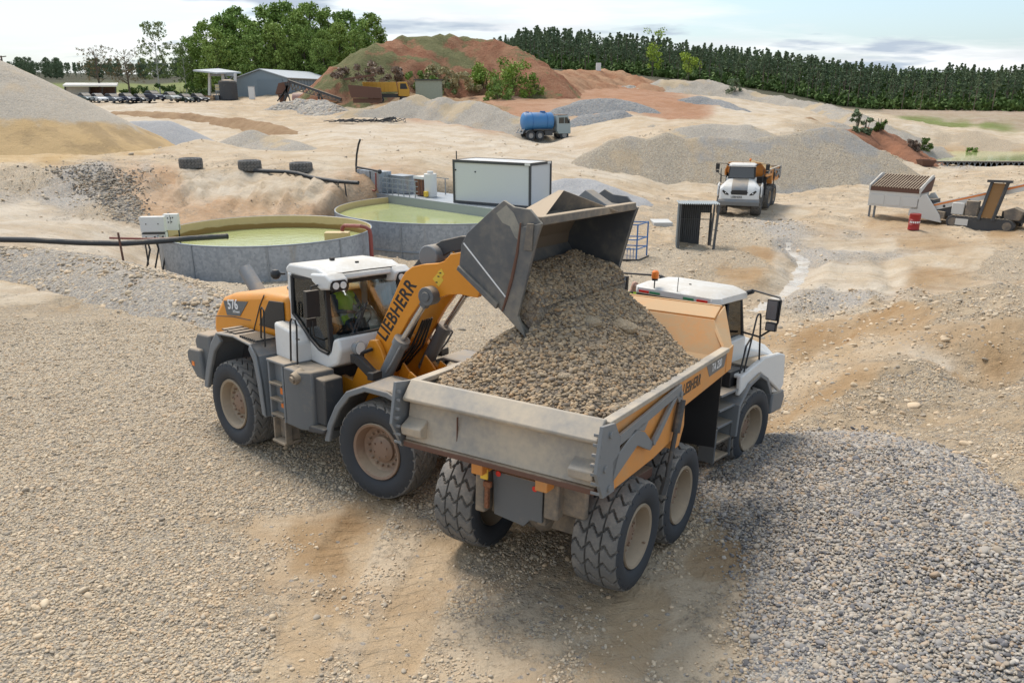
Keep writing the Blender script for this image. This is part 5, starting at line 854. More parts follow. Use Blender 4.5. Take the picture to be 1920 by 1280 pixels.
pebbles('pebbles', None, P+np.array([0, 0, .006]), np.exp(rng.normal(math.log(.024), .30, len(P))).clip(.012, .06), M_PEBW, load)
s = MB()
zl_ = lambda v, u: float(Z[np.abs(U[:, 0]-u).argmin(), np.abs(V[0]-v).argmin()])
for v, u, r in ((.45, .45, .20), (.20, -.15, .17), (.62, .75, .12), (.5, -1.4, .09)): s.ball((v, u, zl_(v, u)-r*.12), r, 0, 18, (1.15, 1, .55))
me = s.mesh('clay_lump', gravel('caked sandy gravel', (.44, .33, .21), 26, .7, 1.0, .9)); me2 = me
for v in me.vertices: p = v.co; v.co = p+Vector((1, 1, 1))*0.09*(float(fbm(np.array([p.x*6.]), np.array([p.y*6.+p.z*5]), 3, 5)[0]))
link('clay_lump', me, load)
# far truck, seen from the front
pf = hit(1384, 403); zf = gz(pf.x, pf.y); hf = math.atan2(-pf.x, -pf.y)+.04
MF2 = place(pf.x, pf.y, zf+.02, hf); hr = hf+.17; fw = Vector((math.sin(hf), math.cos(hf), 0)); fr_ = Vector((math.sin(hr), math.cos(hr), 0)); pr = Vector((pf.x, pf.y, 0))-fw*1.3-fr_*3.65
MR2 = place(pr.x, pr.y, gz(pr.x, pr.y)+.02, hr)
dump_truck('white fronted dump truck with an orange body driving towards us on the far track', MR2, MF2)
V2, U2 = np.meshgrid(np.linspace(-1.37, 1.37, 40), np.linspace(-2.0, 2.45, 60)); Z2 = 3.35-.42*np.sqrt(V2**2+np.maximum(np.abs(U2-.6)-.6, 0)**2+.1)+fbm(V2*2, U2*2, 4, 88)*.25
me = grid_mesh('sand_load', V2, U2, Z2, gravel('ochre sand', (.42, .28, .13), 20, .8, .5)); tag(link('sand_load', me, None, MR2), 'ochre sand heaped in the body of the far dump truck', 'sand load')
person('driver in an orange vest behind the windscreen of the far dump truck', MF2 @ mat_t(0, -.3, 2.55), True, M_VESTO)
person('man in a yellow hi-vis vest standing behind the near dump truck cab', MF_ @ place(-1.78, .56, 1.43, 2.2))
s = MB(); s.box(-2.05, -1.53, .2, .85, 1.37, 1.42); s.bar((-1.55, .5, 1.39), (-1.2, .5, 1.5), .3, .08); s.build('boarding_step', M_MUD, TRK, .01, M=MT_.inverted() @ MF_)
# ---------------------------------------------------------------- basins
M_WATER, t_, b_ = newmat('green settling water'); n_t = NT(t_)
pos_ = n_t.n('ShaderNodeNewGeometry').outputs['Position']
n_t.put(b_.inputs['Base Color'], n_t.mix(n_t.noise(pos_, .5, 4), (.36, .40, .15), (.47, .49, .24))); b_.inputs['Roughness'].default_value = .06; b_.inputs['Specular IOR Level'].default_value = .6
n_t.put(b_.inputs['Normal'], n_t.bump(n_t.noise(n_t.n('ShaderNodeMapping', {0: pos_, 'Scale': (1.5, 4, 1)}).outputs[0], 1.2, 4), .35, .08))
M_WATER2 = M_WATER.copy(); M_WATER2.name = 'still green water'; [setattr(x.inputs['Strength'], 'default_value', .04) for x in M_WATER2.node_tree.nodes if x.type == 'BUMP']
M_SPANG, t_, b_ = newmat('spangled galvanised sheet'); n_t = NT(t_); co_ = n_t.n('ShaderNodeTexCoord').outputs['Object']
vv = n_t.n('ShaderNodeTexVoronoi', {'Vector': n_t.n('ShaderNodeMapping', {0: co_, 'Rotation': (.5, .6, .7)}).outputs[0], 'Scale': 9.0}); sc_ = n_t.n('ShaderNodeSeparateColor', {0: vv.outputs['Color']}).outputs[0]
c_ = n_t.mix(n_t.math('ADD', n_t.math('MULTIPLY', sc_, .45), n_t.math('MULTIPLY', n_t.noise(co_, 3, 6, .65), .55)), (.21, .24, .27), (.46, .49, .53)); c_ = n_t.mix(n_t.step(n_t.noise(n_t.n('ShaderNodeMapping', {0: co_, 'Scale': (1, 1, .15)}).outputs[0], 1.4, 5, .6), .58, .75), c_, (.33, .31, .27))
n_t.put(b_.inputs['Base Color'], c_); b_.inputs['Metallic'].default_value = .25; b_.inputs['Roughness'].default_value = .5
M_OCHRE, t_, b_ = newmat('silt stained wall'); n_t = NT(t_); co_ = n_t.n('ShaderNodeTexCoord').outputs['Object']; z_ = n_t.n('ShaderNodeSeparateXYZ', {0: co_}).outputs[2]
wl_ = n_t.math('ADD', z_, n_t.math('MULTIPLY', n_t.math('SUBTRACT', n_t.noise(co_, .9, 5, .6), .5), .25)); c_ = n_t.mix(n_t.step(wl_, -.42, -.36), (.27, .155, .035), (.58, .44, .23)); n_t.put(b_.inputs['Base Color'], n_t.mix(n_t.math('MULTIPLY', n_t.noise(co_, 4, 5), .3), c_, (.28, .20, .09))); b_.inputs['Roughness'].default_value = .6
def basin(label, cx, cy, R, zr, zb, zw, water, seams, ring=None):
    T = thing('settling_basin', label, 'basin', Matrix.Translation((cx, cy, zr))); n = 96
    s = MB(); s.lathe([(R, zb-zr), (R, 0), (R-.02, .02), (R-.05, 0), (R-.05, zb-zr)], n, 0, 'z'); s.f = s.f[:]; o = s.build('shell', [M_SPANG, M_OCHRE], T)
    for p in o.data.polygons:
        c = p.center
        if p.normal.x*c.x+p.normal.y*c.y < -.5*math.hypot(c.x, c.y): p.material_index = 1
    s = MB()
    for a in seams: a = rad(a); s.bar((R*1.003*math.cos(a), R*1.003*math.sin(a), zb-zr), (R*1.003*math.cos(a), R*1.003*math.sin(a), -.02), .07, .05)
    s.build('seam', M_GALV, T)
    s = MB(); s.ring([(R*math.cos(a), R*math.sin(a), .0) for a in np.linspace(0, 2*math.pi, n+1)[:-1]], .035, 6, closed=True); s.build('rim', M_GALV, T)
    for z in ring or (): s = MB(); s.ring([((R+.03)*math.cos(a), (R+.03)*math.sin(a), z-zr) for a in np.linspace(0, 2*math.pi, n+1)[:-1]], .04, 6, closed=True); s.build('hoop', M_GALV, T)
    s = MB(); s.add([((R-.05)*math.cos(a), (R-.05)*math.sin(a), zw-zr) for a in np.linspace(0, 2*math.pi, n+1)[:-1]], [tuple(range(n))]); s.build('water_surface', water, T, smooth=0)
    return T
c1 = at(503, 436, 41.6)
B1 = basin('round galvanised settling basin of green water with an ochre inside wall', c1.x, 41.6, 5.12, .30, -1.6, -.35, M_WATER, (200, 245, 285, 325, 60, 100, 140))
c2 = at(850, 400, 52.0)
B2 = basin('large galvanised settling basin of still green water beside the container', c2.x+.1, 52.0, 7.3, .10, -2.9, -.28, M_WATER2, (195, 222, 250, 280, 310), (-1.45,))
# walkway across the large basin
A_ = onz(668, 372, -.28); B_ = onz(908, 407, -.28); dA = (B_-A_); dA.z = 0; LW = dA.length; ex = dA.normalized(); ey = Vector((-ex.y, ex.x, 0)); ey = ey if ey.y > 0 else -ey
MW = Matrix([[ex.x, ey.x, 0, A_.x], [ex.y, ey.y, 0, A_.y], [0, 0, 1, 0], [0, 0, 0, 1]])
WK = thing('walkway', 'grey steel walkway with railing across the large basin, carrying pipes and boxes', 'walkway', MW)
s = MB(); s.box(-.1, LW+4.5, 0, .08, -.40, .28).box(-.1, LW+5, .08, 3.6, .18, .26); s.build('deck', M_GALV, WK, .01)
s = MB()
for x in np.arange(0, LW+4, 2.4):
    for y in (.3, 3.3): s.box(x-.08, x+.08, y-.08, y+.08, -2.6, .18)
s.build('leg', M_GALV, WK)
rl = MB()
for x in np.arange(3.0, 7.2, .62): rl.bar((x, .12, .28), (x, .12, 1.35), .05, .05)
for z in (.70, 1.02, 1.35): rl.bar((3.0, .12, z), (7.0, .12, z), .04, .04)
rl.bar((3.0, 2.8, 1.35), (7.0, 2.8, 1.35), .04, .04)
for x in np.arange(3.0, 7.2, 1.2): rl.bar((x, 2.8, .28), (x, 2.8, 1.35), .05, .05)
rl.build('railing', M_GALV, WK)
def onwalk(name, label, cat, x, y, z=.265): return thing(name, label, cat, MW @ mat_t(x, y, z))
o = onwalk('flocculant_trough', 'grey panelled steel trough at the left end of the walkway', 'trough', 1.45, .7)
s = MB(); s.box(-1.35, 1.25, -.5, .5, .02, 1.42).box(-1.4, -1.32, -.55, .55, 0, 1.46); s.build('panel', M_SPANG, o, .01); s = MB(); s.box(.12, .2, -.53, -.5, 0, 1.44); s.build('frame', M_GREYD, o)
o = onwalk('steel_box', 'plain grey steel box standing right of the panelled trough', 'box', 3.15, 1.5)
s = MB(); s.box(-.45, 1.1, -.5, .5, .02, 1.15); s.build('panel', M_SPANG, o, .02); s = MB(); s.box(-.5, 1.15, -.55, .55, 1.15, 1.2); s.build('lid', M_GALV, o)
o = onwalk('pump_cabinet', 'red framed pump cabinet with a white top behind the walkway railing', 'cabinet', 5.9, 1.5)
s = MB(); s.box(-.5, .5, -.4, .4, .05, 1.1); s.build('door', M_RED, o, .01); s = MB(); s.box(-.55, .55, -.45, .45, 1.1, 1.28); s.build('top', M_WHITE, o, .02)
for x in (-.28, .08, .42): s = MB(); s.box(x-.05, x+.05, -.42, -.4, .1, 1.1); s.build('bar', M_RUST, o)
o = onwalk('dosing_tank', 'white upright dosing tank between the red cabinet and the container', 'tank', 6.75, 1.4)
s = MB(); s.cyl((0, 0, 0), (0, 0, 1.5), .42, 24).cyl((0, 0, 1.5), (0, 0, 1.66), .2, 16); s.build('drum', M_WHITE, o, .04); s = MB(); s.box(.0, .3, -.62, -.42, .05, .4); s.build('pump', M_YEL, o, .03)
s = MB(); s.ring([MW @ Vector(p) for p in ((-.2, .3, -.6), (-.22, .3, 1.2), (-.2, .3, 2.0), (-.05, .3, 2.7), (.25, .3, 3.4), (.5, .3, 3.75))], .07, 10); s.ring([MW @ Vector(p) for p in ((-.2, .3, 1.85), (1.5, .2, 1.80), (2.7, .2, 1.74))], .07, 8).ball(MW @ Vector((2.75, .2, 1.72)), .16, 0, 8)
tag(s.build('riser_pipe', M_POLE), 'thin black pipe curving up high above the left end of the walkway', 'pipe')
s = MB(); s.ring([MW @ Vector(p) for p in ((-.18, -.1, -.6), (-.18, -.1, .72), (-.05, -.14, .80), (1.2, -.12, .62), (2.5, -.12, .44), (2.66, -.12, .5), (2.7, -.1, 1.65))], .055, 8); tag(s.build('water_pipe', M_REDPIPE), 'thin red brown pipe bent round the panelled trough on the walkway', 'pipe')
# container
CL = onz(850, 380, .27); CR = onz(994, 392, .27); d_ = CR-CL; Lc = d_.length; cx_ = d_.normalized(); cy_ = Vector((-cx_.y, cx_.x, 0)); MC = Matrix([[cx_.x, cy_.x, 0, CL.x], [cx_.y, cy_.y, 0, CL.y], [0, 0, 1, .27], [0, 0, 0, 1]])
CT = thing('site_container', 'white office container with black edge profiles beside the large basin', 'container', MC); Wc, Hc = 2.45, 2.62
M_PANEL = paint('white container panel', (.56, .58, .60), .5, .12)
s = MB(); s.box(.06, Lc-.06, .06, Wc-.06, .1, Hc-.05); s.build('wall_panel', M_PANEL, CT)
s = MB()
for x in (0, Lc-.12):
    for y in (0, Wc-.12): s.box(x, x+.12, y, y+.12, .161, Hc-.161)
for y in (0, Wc-.12): s.box(0, Lc, y, y+.12, 0, .16).box(0, Lc, y, y+.12, Hc-.16, Hc)
for x in (0, Lc-.12): s.box(x, x+.12, .121, Wc-.121, 0, .16).box(x, x+.12, .121, Wc-.121, Hc-.16, Hc)
s.build('edge_profile', M_GREYD, CT)
s = MB(); s.box(.122, Lc-.122, .122, Wc-.122, Hc-.1, Hc-.03); s.build('roof', M_PANEL, CT)
s = MB(); s.box(Lc-.40, Lc-.02, -.006, -.002, Hc-.15, Hc-.02).box(Lc+.002, Lc+.006, Wc-.5, Wc-.12, Hc-.15, Hc-.02); s.build('plate', M_WHITE, CT)
s = MB(); s.cyl((1.7, .06, 1.95), (1.7, .03, 1.95), .05, 10).cyl((.2, .06, 2.0), (.2, .03, 2.0), .05, 10); s.build('vent', M_BLACK, CT)
s = MB(); s.cyl((.1, .3, Hc), (.1, .3, Hc+.5), .035, 8); s.build('flue', M_BLACK, CT)
s = MB()
for x in (.3, Lc*.5, Lc-.3): s.box(x-.15, x+.15, .1, Wc-.1, -1.9, 0)
s.build('support', M_GALV, CT)
# pipes and cabinets by the small basin
def pipe(name, label, pts, r, mt=None, cat='pipe', n=10):
    s = MB(); s.ring([p if isinstance(p, Vector) else at(*p) for p in pts], r, n); return tag(s.build(name, mt or M_POLE), label, cat)
hp = [at(px, py, d) for px, py, d in ((-60, 447, 35.5), (0, 449, 35.8), (60, 450, 36.1), (150, 455, 36.4), (230, 456.5, 36.8), (300, 452, 37.3), (360, 447, 38.2), (425, 443, 39.2))]
hose = pipe('discharge_pipe', 'long black discharge pipe reaching over the rim of the small basin', hp, .125)
s = MB(); s.ring([hp[-1], hp[-1]+(hp[-1]-hp[-2]).normalized()*.05], .14, 12); s.build('collar', M_POLE, hose)
pipe('cable_conduit', 'thin red conduit running just behind the black discharge pipe', [(205, 446, 37.4), (240, 447, 37.6), (290, 448, 38), (330, 446, 38.6)], .05, M_REDPIPE)
s = MB(); p = at(233, 495, 36.6); s.bar((p.x, p.y, p.z-.4), (p.x-.05, p.y, at(233, 436, 36.6).z), .07, .07); tag(s.build('steel_stake', M_RUST), 'thin rusty stake standing behind the black discharge pipe', 'stake')
s = MB()
for px, py in ((275, 452), (291, 451), (306, 450)): q = at(px, py, 38.6); s.ring([(q.x, q.y, q.z+.2), (q.x+.1, q.y, q.z-.4), (q.x-.25, q.y-.1, gz(q.x, q.y)-.05)], .045, 6)
tag(s.build('cable_bundle', M_POLE), 'loose grey cables hanging from the white control cabinets', 'cables')
for k, (x0, x1, y0, y1, dp, lab) in enumerate(((267, 305, 407, 447, 39.5, 'white double door control cabinet with a black strip near the small basin'), (309, 331, 402, 432, 41.2, 'small white control cabinet with black switches behind the basin rim'))):
    a = at(x0, y1, dp); c = at(x1, y0, dp); h_ = c.z-a.z; w_ = c.x-a.x; T = thing('control_cabinet', lab, 'cabinet', place(a.x+w_/2, dp, a.z, -.12))
    s = MB(); s.box(-w_/2, w_/2, 0, .4, .3 if k == 0 else 0, h_); s.build('housing', M_WHITE, T, .015)
    s = MB(); s.box(-w_/2, w_/2, .04, .36, 0, .27).box(-.01, .01, -.004, 0, .32, h_-.03); s.build('plinth', M_WHITE if k == 0 else M_GREYD, T)
    if k == 0: s = MB(); s.box(-w_/2+.05, w_/2-.02, -.012, -.002, .20, .27).box(-w_*.25-.02, -w_*.25+.02, -.02, -.003, h_-.35, h_-.30).box(w_*.25-.02, w_*.25+.02, -.02, -.003, h_-.35, h_-.30); s.build('handle', M_BLACK, T)
    else:
        s = MB()
        for x, z in ((-.12, .6), (.02, .6), (.12, .62), (-.1, .4), (.05, .42)): s.box(x-.025, x+.025, -.02, -.003, z-.03, z+.03)
        s.build('switch', M_BLACK, T)
    s = MB()
    for x in (-w_/2+.06, w_/2-.06): s.bar((x, .2, 0), (x, .2, -1.3), .06, .06)
    s.build('leg', M_POLE, T)
q0 = at(641, 425, 41.9); q1 = at(686, 425, 40.3)
rp = pipe('overflow_pipe', 'red overflow pipe hooking over the right rim of the small basin', [q0+Vector((0, 0, -.22)), q0+Vector((.03, 0, -.05)), q0+Vector((.15, 0, .05)), q1+Vector((-.2, 0, .02)), q1+Vector((0, 0, -.02)), q1+Vector((.16, 0, -.15)), q1+Vector((.2, 0, -.4)), q1+Vector((.2, 0, -2.3))], .10, M_REDPIPE)
s = MB(); s.box(q0.x-.9, q0.x+.3, q0.y-.1, q0.y+.5, q0.z-.75, q0.z-.3); tag(s.build('inflow_box', M_OCHRE), 'small ochre stained inflow box inside the small basin below the red pipe', 'box')
sp = [at(*p) for p in ((455, 318, 59.3), (480, 320, 58.9), (535, 322, 58.5), (558, 325, 58.2), (590, 334, 57.5), (630, 340, 56.8), (672, 343, 56))]
pipe('slurry_pipe', 'black slurry pipe running along the cut bank from the tyres to the walkway', sp, .13)
for px in (634, 646):
    s = MB(); a = at(px, 341, 56.5); s.bar((a.x, a.y, a.z), (a.x+.1*(1 if px > 640 else -1), a.y, a.z-1.5), .08, .08); tag(s.build('pipe_trestle', M_POLE), 'black trestle leg under the slurry pipe, '+('nearer the walkway' if px > 640 else 'farther from the walkway'), 'trestle', 'pipe trestle legs')
for px, lab in ((358, 'lying dump truck tyre left of its two neighbours on the bank edge'), (468, 'middle one of three lying tyres, where the black slurry pipe starts'), (564, 'lying tyre on the bank edge nearest the container')):
    p = at(px, 308, 59.5); zg = gz(p.x, p.y); o = link('old_tyre', TY_T, None, Matrix.Translation((p.x, p.y, zg+.30)) @ Matrix.Rotation(math.pi/2, 4, 'Y')); tag(o, lab, 'tyre', 'old tyres along the bank edge')
# shelter, blue railing, slab, barrel
a = onz(1274, 463, -1.0); b2 = onz(1338, 465, -1.0); w_ = 1.85; zg = min(gz(a.x, a.y), gz(b2.x, b2.y))
SH_ = thing('corrugated_shelter', 'open fronted corrugated iron shelter with a doorway hole in its back', 'shelter', place((a.x+b2.x)/2, a.y, zg, .10)); hS = at(1274, 381, a.y).z-zg
M_CORR = paint('corrugated iron', (.105, .11, .115), .55, .25, metal=.3); M_CORRL = paint('pale corrugated iron', (.34, .37, .38), .5, .15, metal=.2)
def corr(mb, x0, x1, y0, y1, z0, z1, p=.11, dp=.035):       # corrugated sheet from (x0,y0) to (x1,y1)
    L = math.hypot(x1-x0, y1-y0); k = max(6, int(L/p*6)); ux, uy = (x1-x0)/L, (y1-y0)/L
    for z in (z0, z1): pass
    vs = []
    for i in range(k+1):
        t = i/k*L; o = dp*math.sin(t/p*2*math.pi)
        for z in (z0, z1): vs.append((x0+ux*t-uy*o, y0+uy*t+ux*o, z))
    for i in range(k+1):
        t = i/k*L; o = dp*math.sin(t/p*2*math.pi)+.012
        for z in (z0, z1): vs.append((x0+ux*t-uy*o, y0+uy*t+ux*o, z))
    n = 2*(k+1); fs = [(2*i, 2*i+2, 2*i+3, 2*i+1) for i in range(k)]+[(n+2*i+1, n+2*i+3, n+2*i+2, n+2*i) for i in range(k)]
    fs += [(2*i+1, 2*i+3, n+2*i+3, n+2*i+1) for i in range(k)]; return mb.add(vs, fs)
s = MB(); corr(s, -w_/2+.05, .32, 1.5, 1.5, .0, hS-.12); corr(s, .32, w_/2-.03, 1.5, 1.5, hS*.72, hS-.12); corr(s, .80, w_/2, 1.5, 1.5, 0, hS*.72, .11); s.build('back_sheet', M_CORR, SH_, smooth=60)
s = MB(); corr(s, -w_/2, -w_/2-.1, 1.5, .0, -.1, hS-.06); s.build('side_sheet', M_CORRL, SH_, smooth=60)
s = MB(); s.bar((w_/2, 0, -.05), (w_/2+.12, .05, hS-.1), .12, .12).bar((-w_/2, 0, -.1), (-w_/2, 0, hS-.08), .07, .07).bar((-w_/2, 1.45, hS*.58), (w_/2, 1.45, hS*.58), .05, .05).bar((w_/2, 1.5, 0), (w_/2+.1, 1.5, hS-.1), .1, .1); s.build('post', M_CORR, SH_)
s = MB(); k0 = len(s.v); corr(s, -w_/2-.1, w_/2+.15, 0, 0, 0, 1.7); s.v = [(x, -.1+z, hS-.04+y-.02*z) for x, y, z in s.v]; s.build('roof_sheet', M_CORRL, SH_, smooth=60)
a = onz(1148, 494, -1.15); T = thing('railed_platform', 'small blue railed steel platform right of the raised bucket', 'railing', place(a.x, a.y, gz(a.x, a.y), .15))
for x0, y0 in ((0, 0), (1.15, 0), (1.65, 1.1), (.5, 1.1)): s = MB(); s.bar((x0, y0, 0), (x0, y0, 1.75), .07, .07); s.build('post', M_BLUE, T)
s = MB()
for z in (.55, 1.0, 1.72): s.bar((0, 0, z), (1.15, 0, z), .05, .05).bar((1.15, 0, z), (1.65, 1.1, z), .05, .05).bar((.5, 1.1, z), (1.65, 1.1, z), .05, .05).bar((0, 0, z), (.5, 1.1, z), .05, .05)
for x in np.arange(.7, 1.15, .15): s.bar((x, 0, 0), (x, 0, .6), .03, .03)
s.build('rail', M_BLUE, T); s = MB(); s.add([(-.1, -.1, .08), (1.25, -.1, .08), (1.8, 1.2, .08), (.4, 1.2, .08), (-.1, -.1, .0), (1.25, -.1, .0), (1.8, 1.2, .0), (.4, 1.2, .0)], [(0, 1, 2, 3), (7, 6, 5, 4), (0, 4, 5, 1), (1, 5, 6, 2), (2, 6, 7, 3), (3, 7, 4, 0)]); s.build('floor_plate', M_GREYD, T)
a = hit(1226, 424); s = MB(); s.box(a.x, a.x+1.15, a.y, a.y+1.6, gz(a.x+.5, a.y)-.1, gz(a.x+.5, a.y)+.22); tag(s.build('concrete_slab', plain('concrete', (.5, .49, .47), .8), None, .03), 'pale concrete slab lying left of the corrugated shelter', 'slab')
a = hit(1712, 431); T = thing('oil_barrel', 'red oil barrel with a white band in front of the screening machine', 'barrel', place(a.x, a.y, gz(a.x, a.y))); s = MB(); s.lathe([(0, 0), (.32, 0), (.33, .02), (.32, .05), (.32, .3), (.34, .32), (.32, .34), (.32, .58), (.34, .6), (.32, .62), (.32, .9), (.33, .93), (.30, .94), (.29, .9), (0, .9)], 28, 0, 'z'); s.build('drum', paint('red drum', (.33, .015, .015), .4, .2), T)
s = MB()
for i in range(7):
    a0 = -2.9+i*.33; r_ = .3235; s.add([(r_*math.cos(a0+d), r_*math.sin(a0+d), z) for d, z in ((0, .40), (.22, .40), (.22, .52), (0, .52))], [(0, 1, 2, 3)])
s.build('band', M_LETTERW, T)
# ---------------------------------------------------------------- screening machine
H0 = hit(1621, 405); K0 = hit(1850, 431); dm = K0-H0; dm.z = 0; mx = dm.normalized(); my = Vector((-mx.y, mx.x, 0)); zg = -1.25
H0.z = min(H0.z, K0.z+.25)-.05
MS = Matrix([[mx.x, my.x, 0, H0.x], [mx.y, my.y, 0, H0.y], [0, 0, 1, H0.z], [0, 0, 0, 1]]) @ Matrix.Scale(.92, 4); SM = thing('screening_machine', 'white tracked screening machine with a brown grid hopper and orange striped conveyor', 'screener', MS)
M_MW = paint('grimy white machine paint', (.60, .59, .56), .5, .3); M_OST = paint('orange stripe', (.70, .22, .05), .5, .2); M_BELT = paint('brown belt', (.26, .14, .05), .7, .3)
s = MB(); s.box(.1, 3.7, .0, 1.7, .85, 1.95); s.build('hopper_body', M_MW, SM, .02)
for x in (.25, 1.4, 2.6): s = MB(); s.box(x, x+1.0, -.03, 0, .98, 1.68); s.build('access_panel', M_MW, SM, .015)
s = MB(); s.add([(.1, -.05, 1.95), (3.8, -.05, 1.95), (3.8, 1.8, 2.0), (.1, 1.8, 2.0), (.2, -.05, 2.25), (3.7, -.05, 2.20), (3.85, 2.0, 2.95), (.4, 2.0, 3.0)], [(0, 1, 5, 4), (1, 2, 6, 5), (2, 3, 7, 6), (3, 0, 4, 7), (0, 3, 2, 1)]); s.build('hopper_funnel', M_RUST, SM)
s = MB()
for i in range(17): x = .32+i*.205; s.bar((x, -.1, 2.24), (x+.13, 2.0, 3.02), .075, .06)
for z, y in ((2.30, .02), (2.62, .95), (2.98, 1.95)): s.bar((.25, y, z), (3.75, y, z), .06, .06)
s.build('grizzly_grid', paint('rusty grid', (.20, .13, .09), .7, .4), SM)
for x in (.15, 3.72): s = MB(); s.prism([(-.15, 1.95), (-.2, 2.35), (1.7, 3.1), (2.05, 3.1), (2.05, 2.7), (1.3, 2.1)], x-.05, x+.05); s.build('cheek_plate', M_MW, SM, .01)
for x in (.25, .6): s = MB(); s.bar((x, .15, -.15), (x, .15, .9), .12, .12); s.build('leg', M_GREYL, SM)
s = MB(); s.prism([(3.1, .75), (3.85, 1.9), (4.1, 1.95), (5.2, .62), (5.4, .1), (3.1, .40)], .0, .12, 'y'); s.prism([(3.1, .75), (3.85, 1.9), (4.1, 1.95), (5.2, .62), (5.4, .1), (3.1, .40)], 1.6, 1.72, 'y'); s.build('drawbar_frame', M_MW, SM, .02)
s = MB(); s.box(3.7, 4.6, .2, 1.5, .7, 1.6); s.build('feeder_box', M_GREYD, SM)
c0, c1_ = Vector((4.5, .3, 1.05)), Vector((11.5, .3, 3.3))
s = MB(); s.bar(c0, c1_, .10, .46).bar(c0+Vector((0, 1.0, 0)), c1_+Vector((0, 1.0, 0)), .10, .46); cv_ = s.build('main_conveyor', M_MW, SM, .01)
s = MB(); s.bar(c0+Vector((0, -.06, .13)), c1_+Vector((0, -.06, .13)), .02, .12); s.build('stripe', M_OST, cv_); s = MB(); s.bar(c0+Vector((0, .5, .22)), c1_+Vector((0, .5, .22)), .9, .05); s.build('belt', M_BLACK, cv_)
s = MB()
for t in (.12, .34, .6): p = c0.lerp(c1_, t); s.cyl(p+Vector((0, -.04, -.1)), p+Vector((0, -.075, -.1)), .09, 10)
s.build('inspection_hole', M_BLACK, cv_)
s = MB(); s.add([(7.95, -.35, .75), (8.65, -.35, .75), (9.05, -.05, 3.0), (8.25, -.05, 3.0), (7.95, -.25, .75), (8.65, -.25, .75), (9.05, .05, 3.0), (8.25, .05, 3.0)], [(0, 1, 2, 3), (7, 6, 5, 4), (0, 4, 5, 1), (1, 5, 6, 2), (2, 6, 7, 3), (3, 7, 4, 0)]); sc_o = s.build('side_conveyor_belt', M_BELT, SM)
s = MB(); s.bar((7.85, -.36, .6), (8.18, -.05, 3.1), .16, .18).bar((8.72, -.36, .6), (9.13, -.05, 3.1), .16, .18).bar((7.9, -.1, 3.12), (9.4, -.1, 3.16), .25, .16).bar((7.6, .1, .5), (9.0, .1, .5), .3, .3); s.build('side_frame', M_GREYD, sc_o)
s = MB(); s.box(5.0, 7.7, .35, 1.3, .55, 1.3).box(9.0, 11, .35, 1.3, .55, 1.2); s.build('chassis', M_GREYD, SM); s = MB(); s.box(5.9, 6.7, .05, .35, .75, 1.55); s.build('engine_cover', M_MW, SM, .05); s = MB(); s.box(6.8, 7.6, .0, .4, .65, 1.75); s.build('control_box', M_MUD, SM, .04); s = MB(); s.prism([(9.3, .7), (10.2, .7), (10.4, 1.3), (9.8, 1.55), (9.2, 1.3)], -.1, .5, 'y'); s.build('power_unit', M_MUD, SM, .04); s = MB(); s.prism([(4.7, .35), (5.5, .35), (5.5, .85), (4.8, .9)], .1, .9, 'y'); s.build('toolbox', M_MUD, SM, .04)
for y0 in (-.25, 1.4):
    s = MB(); tp = arc(6.2, .30, .42, 90, 270, 8)+arc(9.6, .30, .42, -90, 90, 8); s.prism(tp, y0, y0+.45, 'y'); tk = s.build('crawler_track', M_GREYD, SM, .02)
    s = MB()
    for x in np.arange(6.1, 9.7, .28): s.box(x, x+.17, y0-.02, y0+.47, .715, .75).box(x, x+.17, y0-.02, y0+.47, -.15, -.115)
    s.build('track_shoe', M_MUD, tk); s = MB(); s.cyl((9.6, y0-.03, .3), (9.6, y0, .3), .28, 16).cyl((6.2, y0-.03, .3), (6.2, y0, .3), .28, 16); s.build('idler_wheel', M_MUD, tk)
s = MB(); s.box(6.4, 7.2, -.31, -.27, .12, .55); s.build('cover_plate', M_MW, SM)
# far conveyor and hopper by the pool
cA = at(1742, 303, 92); cB = at(2000, 304, 90)
T = thing('field_conveyor', 'long low dark conveyor in front of the green pool', 'conveyor', Matrix.Translation(cA)); d_ = cB-cA
s = MB(); s.bar((0, 0, 0), d_, .8, .12); s.build('belt', M_GREYD, T); s = MB()
for i in range(26): p = d_*(i/25); s.bar(p+Vector((0, -.3, -.05)), p+d_*.02+Vector((0, -.3, -.6)), .06, .06).bar(p+d_*.02+Vector((0, -.3, -.05)), p+Vector((0, -.3, -.6)), .06, .06)
s.bar((0, -.3, -.6), d_+Vector((0, -.3, -.6)), .08, .08); s.build('lattice_girder', M_GALV, T); s = MB()
for i in (3, 6, 12, 18): p = d_*(i/25); s.bar(p+Vector((-.6, -.3, -.5)), p+Vector((.2, -.3, -1.9)), .08, .08).bar(p+Vector((.6, -.3, -.5)), p+Vector((-.2, -.3, -1.9)), .08, .08)
s.build('support_leg', M_GALV, T)
a = at(1733, 322, 90); T = thing('feed_hopper', 'rusty brown feed hopper at the end of the far dark conveyor', 'hopper', Matrix.Translation((a.x, a.y, a.z))); s = MB(); s.add([(-.5, -.5, .5), (.5, -.5, .5), (.5, .5, .5), (-.5, .5, .5), (-.75, -.75, 1.2), (.75, -.75, 1.2), (.75, .75, 1.2), (-.75, .75, 1.2)], [(0, 1, 5, 4), (1, 2, 6, 5), (2, 3, 7, 6), (3, 0, 4, 7), (0, 3, 2, 1)]); s.build('funnel', M_RUST, T); s = MB(); s.box(-.4, .4, -.4, .4, -.2, .5); s.build('base', M_GREY, T)
# pool
pw = [onz(px, py, -1.35) for px, py in ((1690, 303), (2100, 306), (2300, 290), (2100, 281), (1850, 280), (1700, 284))]
s = MB(); s.add(pw, [tuple(range(len(pw)))]); tag(s.build('water', M_WATER2, None, smooth=0), 'green pool at the foot of the sand bank', None, None, 'structure')
